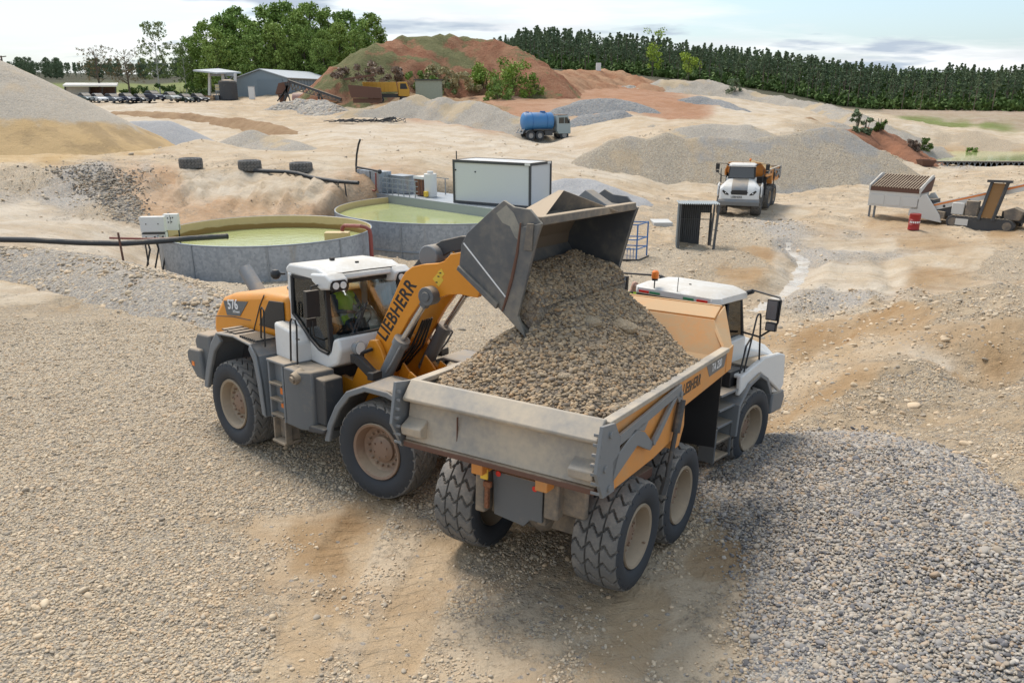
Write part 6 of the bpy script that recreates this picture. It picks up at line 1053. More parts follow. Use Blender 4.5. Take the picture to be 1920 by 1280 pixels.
# wet run of water in the rutted track
wl_ = [onz(px, py, -.95) for px, py in ((1385, 572), (1410, 560), (1440, 546), (1468, 530), (1490, 512), (1506, 494), (1508, 478), (1490, 462), (1478, 452))]
vs = []; rw = random.Random(3)
pts_ = []
for a, b in zip(wl_[:-1], wl_[1:]): pts_ += [a.lerp(b, t/16) for t in range(16)]
for i, p in enumerate(pts_):
    t = (pts_[min(i+1, len(pts_)-1)]-pts_[max(i-1, 0)]).normalized(); n_ = Vector((-t.y, t.x, 0)); w_ = (.40+.45*float(fbm(np.array([i*.18]), np.array([1.5]), 3, 4)[0]+.5))*(.5 if i < 14 or i > len(pts_)-12 else 1)
    zz = min(gz(p.x+n_.x*k, p.y+n_.y*k) for k in (-.3, 0, .3))+.035
    for k in (-1, -.5, 0, .5, 1): q = p+n_*w_*k*(1+.35*(float(fbm(np.array([i*.5+k*3]), np.array([k*7.]), 3, 9)[0]))); vs.append((q.x, q.y, max(zz, gz(q.x, q.y)-.02) if abs(k) < 1 else zz-.05))
s = MB(); s.add(vs, [(i*5+j, i*5+j+1, i*5+j+6, i*5+j+5) for i in range(len(pts_)-1) for j in range(4)])
M_WET, t_, b_ = newmat('sky-pale puddle water'); n_t = NT(t_); ps_ = n_t.n('ShaderNodeNewGeometry').outputs['Position']
n_t.put(b_.inputs['Base Color'], n_t.mix(n_t.step(n_t.noise(ps_, 1.6, 6, .65), .45, .6), (.50, .45, .385), (.40, .34, .27))); n_t.put(b_.inputs['Roughness'], n_t.math('ADD', n_t.math('MULTIPLY', n_t.noise(ps_, 2.5, 5), .5), .02)); n_t.put(b_.inputs['Normal'], n_t.bump(n_t.noise(ps_, 4, 5), .3, .05))  # pale base colour carries part of the sky's reflection on the wet run
tag(s.build('water', M_WET), 'pale water running down the rutted track', None, None, 'structure')
# ---------------------------------------------------------------- tanker lorry, cars
a = hit(1026, 262); TK = thing('tanker_lorry', 'blue tanker lorry with a grey cab on the pale haul road', 'tanker', place(a.x, a.y, a.z, rad(72), a.y/118))
M_BLUET = paint('faded blue tank', (.05, .19, .42), .4, .25, dcol=(.2, .2, .22)); M_LTEAL = paint('grey cab paint', (.30, .36, .37), .45, .3)
SK = Matrix.Scale(1.22, 4)
def tyre_s(name, R, W):
    s = MB(); s.lathe([(R*.55, -W/2), (R*.92, -W/2), (R, -W*.38), (R, W*.38), (R*.92, W/2), (R*.55, W/2)], 24); return s.mesh(name, M_RUBBER)
ty_s = tyre_s('small tyre', .5, .32); s = MB(); s.lathe([(.28, .10), (.27, .17), (.2, .1), (.08, .12), (0, .13)], 16); rm_s = s.mesh('small rim', paint('grey rim', (.3, .29, .28), .5, .3))
s = MB(); s.lathe([(0, -3.05), (.5, -3.05), (.85, -2.9), (.95, -2.75), (.95, .35), (.85, .5), (.5, .62), (0, .62)], 28, 0, 'y', (0, 0, 1.95)); tank = s.build('tank', M_BLUET, TK, M=SK, smooth=50)
s = MB(); s.ring([(.97*math.cos(t), -2.0, 1.95+.97*math.sin(t)) for t in np.linspace(0, 6.283, 25)[:-1]], .03, 5, closed=True).ring([(.97*math.cos(t), -.3, 1.95+.97*math.sin(t)) for t in np.linspace(0, 6.283, 25)[:-1]], .03, 5, closed=True).cyl((0, -.6, 2.85), (0, -.6, 3.05), .3, 16).cyl((0, -2.4, 2.85), (0, -2.4, 2.98), .2, 12); s.build('manhole', M_BLUE, tank)
s = MB(); s.box(-.4, .4, -3.1, 2.4, .75, 1.0).box(-1.0, 1.0, -1.9, .3, 1.02, 1.15).box(-.95, -.5, -.8, .2, .55, 1.0).box(.5, .95, -.6, .3, .5, 1.0); s.build('chassis', M_GREYD, TK, .02, M=SK)
s = MB(); s.bar((-1.1, -3.3, .75), (1.1, -3.3, .75), .1, .14)
for x in (-.9, 0, .9): s.bar((x, -3.3, .75), (x, -3.0, 1.2), .07, .07)
s.build('rear_bumper', M_GALV, TK, M=SK)
s = MB(); s.prism([(.75, 1.0), (.75, 2.55), (2.0, 2.6), (2.35, 1.75), (2.38, .65), (.95, .65)], -1.1, 1.1); cabt = s.build('cab', M_LTEAL, TK, .05, M=SK)
s = MB(); s.prism([(.95, 1.75), (.95, 2.35), (1.55, 2.38), (1.55, 1.75)], -1.115, 1.115).prism([(1.62, 1.75), (1.62, 2.38), (1.93, 2.38), (2.2, 1.75)], -1.115, 1.115); sheet(s, [(-1.0, 2.37, 1.75), (1.0, 2.37, 1.75), (1.0, 2.08, 2.45), (-1.0, 2.08, 2.45)], .02); s.build('window', M_GLASSD, cabt); s = MB(); s.box(-1.05, 1.05, .8, 1.95, 2.58, 2.66); s.build('cab_roof', M_RUST, cabt, .03)
s = MB(); s.box(.7, 1.0, 2.38, 2.41, .8, 1.0).box(-1.0, -.7, 2.38, 2.41, .8, 1.0); s.build('headlight', M_LAMP, cabt); s = MB(); s.box(-1.3, -1.14, 2.1, 2.15, 1.75, 2.2).box(1.14, 1.3, 2.1, 2.15, 1.75, 2.2); s.build('mirror', M_BLACK, cabt)
for sv in (1, -1):
    for u in (1.65, -1.25, -2.3): wheel(TK, SK @ (mat_t(sv*.92, u, .5) if sv > 0 else mat_t(-.92, u, .5) @ RZ), ty_s, rm_s)
    s = MB(); s.band([(-2.85, .8), (-2.7, 1.0), (-2.3, 1.1), (-1.8, 1.05), (-1.3, 1.1), (-.8, 1.0), (-.65, .8)], .04, *((.7, 1.1) if sv > 0 else (-1.1, -.7))); s.build('mudguard', M_GREYD, TK, M=SK)
ty_c = tyre_s('car tyre', .32, .21); s = MB(); s.lathe([(.2, .07), (.19, .11), (.06, .1), (0, .1)], 14); rm_c = s.mesh('car rim', plain('alloy', (.4, .4, .41), .3, .7))
s = MB(); s.lathe([(.2, .07), (.19, .11), (.06, .1), (0, .1)], 14)
def car(label, M, col, suv=0, est=0):
    T = thing('parked_car', label, 'car', M, 'cars parked in a row'); pt = paint('car paint', col, .25, .06); h = .22*suv
    lower = [(-2.15, .35), (-2.2, .75+h), (-2.05, .98+h), (-1.1, 1.02+h), (.95, .96+h), (1.95, .78+h), (2.18, .62+h*.6), (2.15, .30), (1.5, .24), (-1.6, .26)]
    s = MB(); s.prism(lower, -.86, .86); bo = s.build('body', pt, T, .09, seg=3)
    s = MB(); rz = -1.95 if est else -1.55; s.prism([(rz, .98+h), (-1.35 if est else -.75, 1.42+h), (.1, 1.46+h), (.95, .97+h)], -.70, .70); g0 = s.build('window', M_GLASSD if 0 else M_BLACK, T, .08, seg=3)
    s = MB(); s.prism([(-1.3 if est else -.72, 1.43+h), (-1.2 if est else -.6, 1.48+h), (0, 1.50+h), (.15, 1.455+h)], -.66, .66); s.build('roof', pt, T, .03)
    for sv in (1, -1): s = MB(); s.prism([(1.9, .66+h*.7), (2.19, .58+h*.6), (2.18, .68+h*.6), (1.95, .76+h*.7)], sv*.55, sv*.83); s.build('headlight', M_LAMP, T)
    s = MB(); s.box(-.5, .5, 2.165, 2.19, .40, .58+h*.5); s.build('grille', M_BLACK, T)
    s = MB(); s.box(.86, 1.0, .62, .76, .95+h, 1.06+h).box(-1.0, -.86, .62, .76, .95+h, 1.06+h); s.build('mirror', pt, T)
    s = MB(); s.box(-.26, .26, 2.18, 2.2, .42, .52); s.build('number_plate', M_LETTERW, T)
    for sv in (1, -1):
        for u in (1.38, -1.32): wheel(T, mat_t(sv*.76, u, .32) if sv > 0 else mat_t(-.76, u, .32) @ RZ, ty_c, rm_c)
for px, lab, col, suv, est in ((161, 'dark teal car half hidden behind the sand cone', (.02, .05, .055), 0, 0), (185, 'white car, the brightest in the parked row', (.62, .64, .65), 0, 0), (213, 'slate blue car parked right beside the bright white one', (.09, .11, .14), 0, 1), (239, 'deep navy car third from the sand cone, right of a slate blue one', (.03, .035, .065), 0, 1), (264, 'black saloon car parked left of the tall dark blue off roader', (.015, .018, .022), 0, 0), (289, 'tall dark blue off roader in the middle of the parked row', (.025, .03, .05), 1, 1), (321, 'silver car right of the dark blue off roader', (.33, .35, .33), 0, 0), (348, 'dark green car right of the silver one', (.015, .035, .022), 0, 0), (372, 'black car at the end of the row nearest the canopy', (.012, .013, .015), 0, 0)):
    p = at(px, 187, 150); z = gz(p.x, p.y); car(lab, place(p.x, p.y, at(px, 190, 150).z if abs(z-p.z) > .6 else z, rad(128)), col, suv, est)
# ---------------------------------------------------------------- buildings
M_TIN = paint('blue grey sheet wall', (.19, .245, .29), .5, .08); M_TINR = paint('pale sheet roof', (.42, .45, .48), .5, .05)
D0 = 168.0; g0 = at(447, 187, D0); g1 = at(541, 187, D0-5); l1 = at(627, 182, D0+16); zb = min(g0.z, g1.z)-.6
def onh(px, py, d): return at(px, py, d).z
T = thing('storage_shed', 'blue grey sheet metal shed with a low pitched pale roof below the green trees', 'shed', Matrix.Translation((g0.x, g0.y, zb)))
o = Vector((g0.x, g0.y, zb)); G1_ = Vector((g1.x, g1.y, 0))-Vector((o.x, o.y, 0)); L1 = Vector((l1.x, l1.y, 0))-Vector((g1.x, g1.y, 0)); he = onh(541, 146, D0-5)-zb; hp_ = onh(484, 131, D0-2)-zb; G0 = Vector((0, 0, 0))
A0, A1, A2, A3 = G0, G1_, G1_+L1, L1; UP = Vector((0, 0, 1)); mid = (A0+A1)/2; mid2 = (A3+A2)/2
s = MB(); v = [A0, A1, A1+UP*he, mid+UP*hp_, A0+UP*he, A3, A2, A2+UP*he, mid2+UP*hp_, A3+UP*he]; s.add(v, [(0, 1, 2, 3, 4), (9, 8, 7, 6, 5), (1, 6, 7, 2), (5, 0, 4, 9), (2, 7, 8, 3), (4, 3, 8, 9)]); wb = s.build('wall', M_TIN, T)
s = MB(); nrm = G1_.normalized(); fw_ = L1.normalized()
for a_, b_2 in ((A1, A2), (A0, A3)):
    sg = 1 if a_ is A1 else -1; e0 = a_+UP*(he-.12)+nrm*sg*.5-fw_*.4; e1 = b_2+UP*(he-.12)+nrm*sg*.5+fw_*.4; r0 = mid+UP*(hp_+.03)-fw_*.4; r1 = mid2+UP*(hp_+.03)+fw_*.4; sheet(s, [e0, e1, r1, r0] if sg > 0 else [r0, r1, e1, e0], .14)
s.build('roof', M_TINR, T)
s = MB(); p0 = A0+G1_*.42; p1 = A0+G1_*.92; out_ = Vector((G1_.y, -G1_.x, 0)).normalized()*.06; sheet(s, [p0+out_+UP*.2, p1+out_+UP*.2, p1+out_+UP*(he-.3), p0+out_+UP*(he-.3)], .05); s.build('sliding_door', paint('shed door', (.165, .215, .255), .5, .08), T)
s = MB()
for i in range(16): q = A1+L1*((i+.5)/16); q2 = Vector((L1.y, -L1.x, 0)).normalized()*.03; s.bar(q+q2+UP*.2, q+q2+UP*(he-.2), .1, .06)
s.build('wall_rib', M_TIN, T)
T = thing('open_canopy', 'open canopy with a thin white roof on posts left of the blue grey shed', 'canopy', Matrix.Translation(at(405, 186, 166))); O_ = at(405, 186, 166); r_ = lambda px, py, d: at(px, py, d)-O_
s = MB(); sheet(s, [r_(362, 134, 160), r_(407, 139, 156), r_(452, 138, 172), r_(410, 131, 178)], .25); s.build('roof', M_TINR, T)
for px in (393, 418, 441): s = MB(); s.bar(r_(px, 188, 162), r_(px, 138, 162), .55, .4); s.build('post', M_WHITE, T)
s = MB(); s.bar(r_(393, 141, 162), r_(441, 141, 162), .3, .4)
for x0, x1 in ((418, 441), (441, 418)): s.bar(r_(x0, 140, 162.2), r_(x1, 160, 162.2), .2, .2)
s.build('truss', M_GALV, T)
p = at(430, 189, 158); T = thing('water_tank', 'large dark ribbed water tank under the edge of the open canopy', 'tank', Matrix.Translation(p)); R_ = 1.62; s = MB(); s.lathe([(0, 0)]+[(R_*(1 if i % 2 else .975), .1+i*.2) for i in range(16)]+[(R_*.9, 3.35), (.4, 3.6), (0, 3.6)], 28, 0, 'z'); s.build('shell', M_GREYD, T); s = MB(); s.cyl((0, 0, 3.55), (0, 0, 3.75), .4, 16); s.build('lid', M_BLACK, T)
for x0, y0, dp, w_, h_, mt, nm, lab, cat in ((413, 172, 157, 1.7, 1.2, plain('cream plastic', (.5, .43, .25), .5), 'liquid_container', 'cream plastic liquid container raised on a rack beside the dark tank', 'container'), (391, 192, 156, 1.8, 1.1, plain('tan box', (.38, .27, .16), .7), 'wooden_crate', 'tan crate on the ground left of the dark water tank', 'crate'), (406, 190, 157, 1.0, 1.0, M_GREYL, 'generator', 'small grey generator between the tan crate and the dark tank', 'generator')):
    p = at(x0, y0, dp); T = thing(nm, lab, cat, Matrix.Translation(p)); s = MB(); s.box(-w_/2, w_/2, 0, 1.2, .1, h_); s.build('box', mt, T, .06); s = MB()
    for z in (.12, h_*.5, h_-.04): s.box(-w_/2-.03, w_/2+.03, -.03, 1.23, z, z+.07)
    s.box(-w_/2, w_/2, 0, 1.2, 0, .1); s.build('cage', M_GALV if nm != 'wooden_crate' else M_RUST, T)
    if nm == 'liquid_container': s = MB(); [s.bar((x, y, 0), (x, y, -1.8), .12, .12) for x in (-.8, .8) for y in (.1, 1.1)]; s.build('rack', M_GALV, T)
p = at(472, 187, 158); T = thing('upright_cabinet', 'small white upright cabinet in front of the shed wall', 'cabinet', Matrix.Translation(p)); s = MB(); s.box(-.5, .5, 0, .8, 0, 2.2); s.build('body', M_WHITE, T, .08); s = MB(); s.box(-.56, .56, -.05, .85, 2.2, 2.3); s.build('lid', M_GALV, T)
T = thing('garage_shed', 'long low shed with a flat white roof behind the parked cars', 'shed', Matrix.Translation(at(170, 184, 166))); O_ = at(170, 184, 166)
s = MB(); sheet(s, [r_(118, 162.5, 164), r_(220, 162.5, 164), r_(222, 158.5, 176), r_(124, 158.5, 176)], .3); s.build('roof', M_WHITE, T); s = MB(); sheet(s, [r_(122, 186, 166), r_(168, 186, 166), r_(168, 163, 166), r_(122, 163, 166)], .3); s.build('wall', plain('cream wall', (.42, .40, .35), .8), T); s = MB(); sheet(s, [r_(168, 186, 168), r_(217, 186, 168), r_(217, 163, 168), r_(168, 163, 168)], .3); s.build('wooden_door', plain('brown door', (.12, .07, .05), .8), T)
s = MB()
for px in (122, 168, 192, 217): s.bar(r_(px, 187, 165.5), r_(px, 163, 165.5), .2, .2)
s.build('post', M_GREYD, T)
# old conveyor and scrap vehicles
dO = 140.0; O_ = at(560, 190, dO); T = thing('old_conveyor', 'rusty disused conveyor with a lattice frame in front of the shed', 'conveyor', Matrix.Translation(O_))
s = MB(); s.bar(r_(541, 152, dO), r_(640, 186, dO), .9, .35); s.build('belt_frame', M_GREYD, T); s = MB()
for i in range(14): t = i/14; a = r_(545+95*t, 156+32*t, dO-.4); b2 = r_(548+95*t, 168+22*t, dO-.4); c = r_(553+92*t, 158+31*t, dO-.4); s.bar(a, b2, .12, .12).bar(b2, c, .12, .12)
s.bar(r_(548, 168, dO-.4), r_(640, 191, dO-.4), .14, .14); s.build('lattice', M_MUD, T)
s = MB(); s.add([r_(516, 176, dO-1), r_(536, 176, dO-1), r_(542, 153, dO-1), r_(522, 156, dO-1), r_(520, 178, dO+1.5), r_(540, 176, dO+1.5), r_(548, 153, dO+1.5), r_(528, 156, dO+1.5)], [(0, 1, 2, 3), (7, 6, 5, 4), (0, 4, 5, 1), (1, 5, 6, 2), (2, 6, 7, 3), (3, 7, 4, 0)]).add([r_(521, 178, dO-1), r_(540, 178, dO-1), r_(534, 196, dO-.5), r_(526, 196, dO-.5), r_(521, 178, dO+1), r_(540, 178, dO+1), r_(534, 196, dO), r_(526, 196, dO)], [(0, 1, 2, 3), (7, 6, 5, 4), (0, 4, 5, 1), (1, 5, 6, 2), (2, 6, 7, 3), (3, 7, 4, 0)]); s.build('hopper', M_RUST, T)
s = MB()
for i in range(7): a = r_(520+4*i, 190-4*(i % 3), dO-1.2); b2 = r_(546-2*i, 155+5*(i % 2), dO-1.2); s.bar(a, b2, .16, .16)
s.bar(r_(598, 196, dO), r_(598, 172, dO), .25, .25).bar(r_(608, 196, dO), r_(600, 175, dO), .25, .25).cyl(r_(612, 193, dO-1), r_(612, 193, dO+1), .45, 14); s.build('support_frame', M_GREYD, T)
p = at(585, 186, 150); s = MB(); s.cyl((p.x-3.2, p.y, p.z), (p.x+3.4, p.y, p.z), 1.0, 18); tag(s.build('storage_pipe', paint('pink pipe', (.38, .24, .21), .7, .3), None, .1), 'fat pinkish pipe lying behind the old conveyor', 'pipe')
p = at(728, 194, 128); T = thing('scrap_dump_truck', 'old yellow dump truck parked among scrap behind the stone pile', 'dump truck', place(p.x, p.y, p.z, rad(80))); M_OLDY = paint('old yellow paint', (.52, .28, .03), .6, .4)
s = MB(); s.prism([(-3.4, 1.5), (-3.6, 2.9), (1.2, 2.9), (1.4, 1.6)], -1.2, 1.2)
for u in np.arange(-3.2, 1.2, .55): s.box(-1.28, -1.2, u, u+.14, 1.6, 2.85).box(1.2, 1.28, u, u+.14, 1.6, 2.85)
s.build('dump_body', M_OLDY, T, .02); s = MB(); s.prism([(1.5, 1.0), (1.5, 2.9), (2.7, 2.95), (3.1, 1.9), (3.1, .9)], -1.15, 1.15); cc = s.build('cab', M_OLDY, T, .05); s = MB(); s.prism([(1.75, 1.95), (1.8, 2.7), (2.6, 2.7), (2.85, 1.95)], -1.165, 1.165); s.build('window', M_BLACK, cc); s = MB(); s.box(-.5, .5, -3.3, 3, .8, 1.3); s.build('chassis', M_GREYD, T)
for sv in (1, -1):
    for u in (2.2, -1.1, -2.4): wheel(T, mat_t(sv*1.0, u, .5) if sv > 0 else mat_t(-1.0, u, .5) @ RZ, ty_s, rm_s)
p = at(690, 196, 124); T = thing('scrap_tipper_body', 'rusty brown tipper body lying among scrap left of the yellow dump truck', 'scrap', place(p.x, p.y, p.z, rad(84))); s = MB(); s.prism([(-2.2, .9), (-2.6, 2.6), (1.9, 2.2), (2.0, .8)], -1.2, 1.2); s.build('body', M_RUST, T, .03); s = MB(); sheet(s, [(-1.3, -3.0, 3.2), (1.3, -3.0, 3.2), (1.3, 1.2, 3.8), (-1.3, 1.2, 3.8)], .2).box(-.9, .9, -2, 2, .2, .8); s.build('flap', M_RUST, T)
p = at(812, 183, 132); T = thing('site_hut', 'small pale green hut behind the yellow dump truck', 'hut', Matrix.Translation(p-Vector((0, 0, 1.5)))); s = MB(); s.box(-2.6, 1.2, 0, 3, 0, 3.9); s.build('wall', plain('pale green wall', (.30, .34, .27), .7), T, .03); s = MB(); s.box(-2.8, 1.4, -.2, 3.2, 3.9, 4.05); s.build('roof', M_GREYD, T)
s = MB()
for k in range(26): x = random.uniform(-5, 5); y = random.uniform(-1.5, 1.5); s.ring([(x, y, .1), (x+random.uniform(-1.8, 1.8), y+random.uniform(-.8, .8), random.uniform(.2, .7)), (x+random.uniform(-2.6, 2.6), y+random.uniform(-1, 1), .1)], .06, 5)
p = at(690, 226, 110); tag(s.build('scrap_cables', M_POLE, None, M=Matrix.Translation((p.x, p.y, gz(p.x, p.y)))), 'tangle of dark cables in front of the pale stone pile', 'cables')
p = at(1122, 128, 186); s = MB(); s.box(p.x-.5, p.x+.5, p.y-.4, p.y+.4, p.z-2.0, p.z+1.0); tag(s.build('white_post', M_WHITE, None, .05), 'small white marker block on top of the orange clay slope', 'marker')
# ---------------------------------------------------------------- vegetation
def leafmat(name, a, b_):
    m, t, b = newmat(name); n = NT(t); r = n.n('ShaderNodeAttribute', attribute_name='tone').outputs[2]; i = n.n('ShaderNodeObjectInfo').outputs['Random']
    c = n.mix(r, a, b_); c = n.mix(n.math('MULTIPLY', i, .5), c, tuple(q*k_ for q, k_ in zip(b_, (1.05, .95, .9)))); c = n.mix(n.math('MULTIPLY', n.math('FRACT', n.math('MULTIPLY', i, 7.31)), .35), c, a); n.put(b.inputs['Base Color'], c); b.inputs['Roughness'].default_value = .7; b.inputs['Specular IOR Level'].default_value = .15; return m
def leaves(name, mt, clumps, per, size, up=.3):           # many leaf-sized faces gathered in clumps
    P = []; tn = []; pts = []
    for (c, r) in clumps:
        d = rng.normal(size=(per, 3)); d /= np.linalg.norm(d, axis=1)[:, None]; q = c+d*r*(rng.uniform(.35, 1.08, (per, 1)))*np.array([1, 1, .85]); pts.append(q); tn.append(np.clip(rng.uniform(.15, .85)+rng.normal(0, .22, per), 0, 1))
    q = np.concatenate(pts); tn = np.concatenate(tn); k = len(q); a = rng.normal(size=(k, 3)); a /= np.linalg.norm(a, axis=1)[:, None]; b = np.cross(a, rng.normal(size=(k, 3))); b /= np.linalg.norm(b, axis=1)[:, None]+1e-9
    sz = size*rng.uniform(.6, 1.3, (k, 1)); v = np.stack([q-a*sz, q-b*sz*.55, q+a*sz, q+b*sz*.55], 1).reshape(-1, 3); me = bpy.data.meshes.new(name); me.from_pydata(v.tolist(), [], np.arange(4*k).reshape(k, 4).tolist())
    me.materials.append(mt); at_ = me.attributes.new('tone', 'FLOAT', 'POINT'); at_.data.foreach_set('value', np.repeat(tn, 4).astype(np.float32)); return me
M_BARK = plain('bark', (.10, .08, .06), .9); M_BARKP = plain('pine bark', (.17, .125, .10), .9); M_BIRCH = plain('birch bark', (.45, .44, .42), .8)
M_LG = leafmat('deciduous leaves', (.10, .175, .04), (.30, .41, .11)); M_LD = leafmat('dark leaves', (.045, .085, .025), (.13, .20, .055)); M_LB = leafmat('brown buds', (.10, .075, .04), (.20, .16, .08)); M_LY = leafmat('yellow green leaves', (.20, .30, .03), (.38, .48, .08)); M_PN = leafmat('pine needles', (.08, .125, .075), (.215, .275, .155)); M_SP = leafmat('birch leaves', (.10, .15, .05), (.24, .29, .12)); M_DRY = leafmat('dry grass', (.25, .22, .11), (.42, .38, .22)); M_SC = leafmat('brown scrub', (.17, .125, .10), (.30, .235, .18))  # pine needles kept paler and greyer: distance haze put into their colour
def branches(mb, base, h, r, n, spread, start=.3, lim=1.0):
    mb.ring([(0, 0, -.8), (0, 0, h*.3), (.05*h*random.uniform(-.3, .3), .02*h, h*.65), (0, 0, h*.92)], [r, r*.8, r*.5, r*.12], 7)
    for i in range(n):
        z = h*random.uniform(start, .85); a = random.uniform(0, 6.28); l = spread*random.uniform(.5, 1.0)*(1.15-z/h*.6); p = Vector((math.cos(a)*l*.5, math.sin(a)*l*.5, z+l*.35)); q = Vector((math.cos(a)*l, math.sin(a)*l, z+l*.7))
        mb.ring([(0, 0, z), p, q], [r*.35, r*.2, r*.05], 5)
        for j in range(2): d = Vector((random.uniform(-1, 1), random.uniform(-1, 1), random.uniform(.2, 1)))*l*.4; mb.ring([p.lerp(q, .4+.3*j), p.lerp(q, .4+.3*j)+d], [r*.12, r*.03], 4)
def tree_meshes(kind, h):
    mb = MB()
    if kind == 'broad':
        branches(mb, None, h, h*.018, 10, h*.25, .2); cl = []
        for i in range(105): z = h*random.uniform(.06, .98); w_ = h*.27*math.sqrt(max(.05, 1-((z/h-.42)/.58)**2)); a = random.uniform(0, 6.28); r = w_*math.sqrt(random.uniform(.1, 1)); cl.append((np.array([r*math.cos(a), r*math.sin(a), z]), h*random.uniform(.05, .095)))
        return mb.mesh('trunk', M_BARK), leaves('crown', M_LG, cl, 60, h*.021)
    if kind == 'birch':
        branches(mb, None, h, h*.012, 14, h*.24, .2); cl = []
        for i in range(150): z = h*random.uniform(.22, .97); w_ = h*.26*math.sqrt(max(.05, 1-((z/h-.5)/.55)**2)); a = random.uniform(0, 6.28); r = w_*math.sqrt(random.uniform(.05, 1)); cl.append((np.array([r*math.cos(a), r*math.sin(a), z]), h*random.uniform(.02, .045)))
        return mb.mesh('trunk', M_BIRCH), leaves('crown', M_SP, cl, 22, h*.013)
    if kind == 'bare':
        branches(mb, None, h, h*.022, 26, h*.36, .22); cl = []
        for i in range(120): a = random.uniform(0, 6.28); z = h*random.uniform(.3, .98); r = h*.36*math.sqrt(random.uniform(.05, 1)); cl.append((np.array([r*math.cos(a), r*math.sin(a), z]), h*random.uniform(.02, .05)))
        return mb.mesh('trunk', M_BARK), leaves('crown', M_LB, cl, 14, h*.013)
    if kind == 'pine':
        k0 = random.uniform(.28, .55); wd = random.uniform(.10, .17); lean = random.uniform(-.05, .05); pw = random.uniform(.8, 2.0)
        mb.ring([(0, 0, -.6), (lean*h*.4, 0, h*.5), (lean*h, 0, h*.98)], [h*.012, h*.010, h*.003], 5); cl = []
        for i in range(random.randint(20, 32)):
            t = random.uniform(0, 1)**.8; z = h*(k0+(1-k0)*t); w_ = h*wd*(1.06-t**pw); a = random.uniform(0, 6.28); r = w_*random.uniform(.25, 1.1); cl.append((np.array([lean*z+r*math.cos(a), r*math.sin(a), z]), h*random.uniform(.022, .052)*(1.15-.5*t)))
        for i in range(4): z = h*random.uniform(.15, k0); a = random.uniform(0, 6.28); cl.append((np.array([.06*h*math.cos(a), .06*h*math.sin(a), z]), h*.02))
        return mb.mesh('trunk', M_BARKP), leaves('crown', M_PN, cl, 34, h*.021)
def put_tree(name, label, cat, group, ms, x, y, z, s=1.0, h=0, parts=True, crown=None):
    T = thing(name, label, cat, place(x, y, z, h, s), group); a = link('trunk', ms[0], T); b = link('crown', ms[1], T); return T
BR = [tree_meshes('broad', 20) for _ in range(4)]; PI = [tree_meshes('pine', 15) for _ in range(14)]; BI = tree_meshes('birch', 20); BA = [tree_meshes('bare', 14) for _ in range(2)]
rows = []
for px, top, dp in ((395, 45, 196), (432, 30, 205), (470, 42, 196), (455, 20, 215), (505, 18, 205), (538, 5, 210), (560, 22, 200), (590, 12, 208), (622, 22, 205), (652, 22, 210), (680, 40, 200), (700, 30, 210), (412, 60, 188), (520, 45, 192), (575, 50, 192), (640, 48, 194), (610, 60, 188), (480, 66, 188), (362, 70, 205), (670, 62, 192)):
    p = at(px, 150, dp); z = gz(p.x, p.y); ht = at(px, top, dp).z-z; m = BR[len(rows) % 4]; rows.append(1)
    if len(rows) % 4 == 0: pass
    put_tree('broadleaf_tree', 'dense green broadleaf tree in the grove behind the blue grey shed', 'tree', 'green grove behind the shed', m, p.x, p.y, z, ht/20*1.02, random.uniform(0, 6))
p = at(300, 170, 185); z = gz(p.x, p.y); put_tree('birch_tree', 'tall loose birch with drooping pale green twigs left of the grove', 'tree', None, BI, p.x, p.y, z, (at(300, 38, 185).z-z)/20, .4)
for px, top, dp, lab in ((188, 84, 175, 'nearly bare tree with brown buds left of another bare tree'), (243, 90, 172, 'nearly bare tree with brown buds beside the tall birch')):
    p = at(px, 170, dp); z = gz(p.x, p.y); put_tree('bare_tree', lab, 'tree', None, BA[px % 2], p.x, p.y, z, (at(px, top, dp).z-z)/14, px*.1)
p = at(350, 170, 195); z = gz(p.x, p.y); put_tree('grey_green_tree', 'small grey green tree between the birch and the grove', 'tree', None, BI, p.x, p.y, z, (at(350, 80, 195).z-z)/20, 2.4)
# pines: the nearest rows one by one, the far wood as one mass
CPR = random.Random(11); cand = []
def edge_dep(px): return np.interp(px, [930, 1050, 1300, 1500, 1640, 1940], [322, 330, 320, 297, 274, 256])
for row in range(10):
    n = 62 if row < 4 else 105
    for i in range(n):
        px = 930+(1990-930)*(i+CPR.uniform(-.4, .4))/n; dp = edge_dep(px)+row*11+CPR.uniform(-7, 7); cand.append((row, px, dp))
ind = [c for c in cand if c[0] < 4][:248]
def top_at(px): return np.interp(px, [930, 990, 1100, 1200, 1300, 1400, 1500, 1600, 1700, 1940], [78, 56, 66, 74, 86, 97, 108, 122, 130, 128])
far_v = []
def pine_h(px, dp, z): return max(9, (at(px, top_at(px), dp).z-z)*CPR.choice((CPR.uniform(.62, .9), CPR.uniform(.85, 1.02), CPR.uniform(.95, 1.16))))
for k, (row, px, dp) in enumerate(ind):
    p = at(px, 170, dp); z = gz(p.x, p.y); h_ = pine_h(px, dp, z)
    if row == 0: h_ *= .86
    put_tree('pine_tree', 'straight dark pine at the edge of the wood beyond the quarry', 'tree', 'pines along the wood edge', PI[CPR.randrange(14)], p.x, p.y, z, min(h_, 22)/15, CPR.uniform(0, 6))
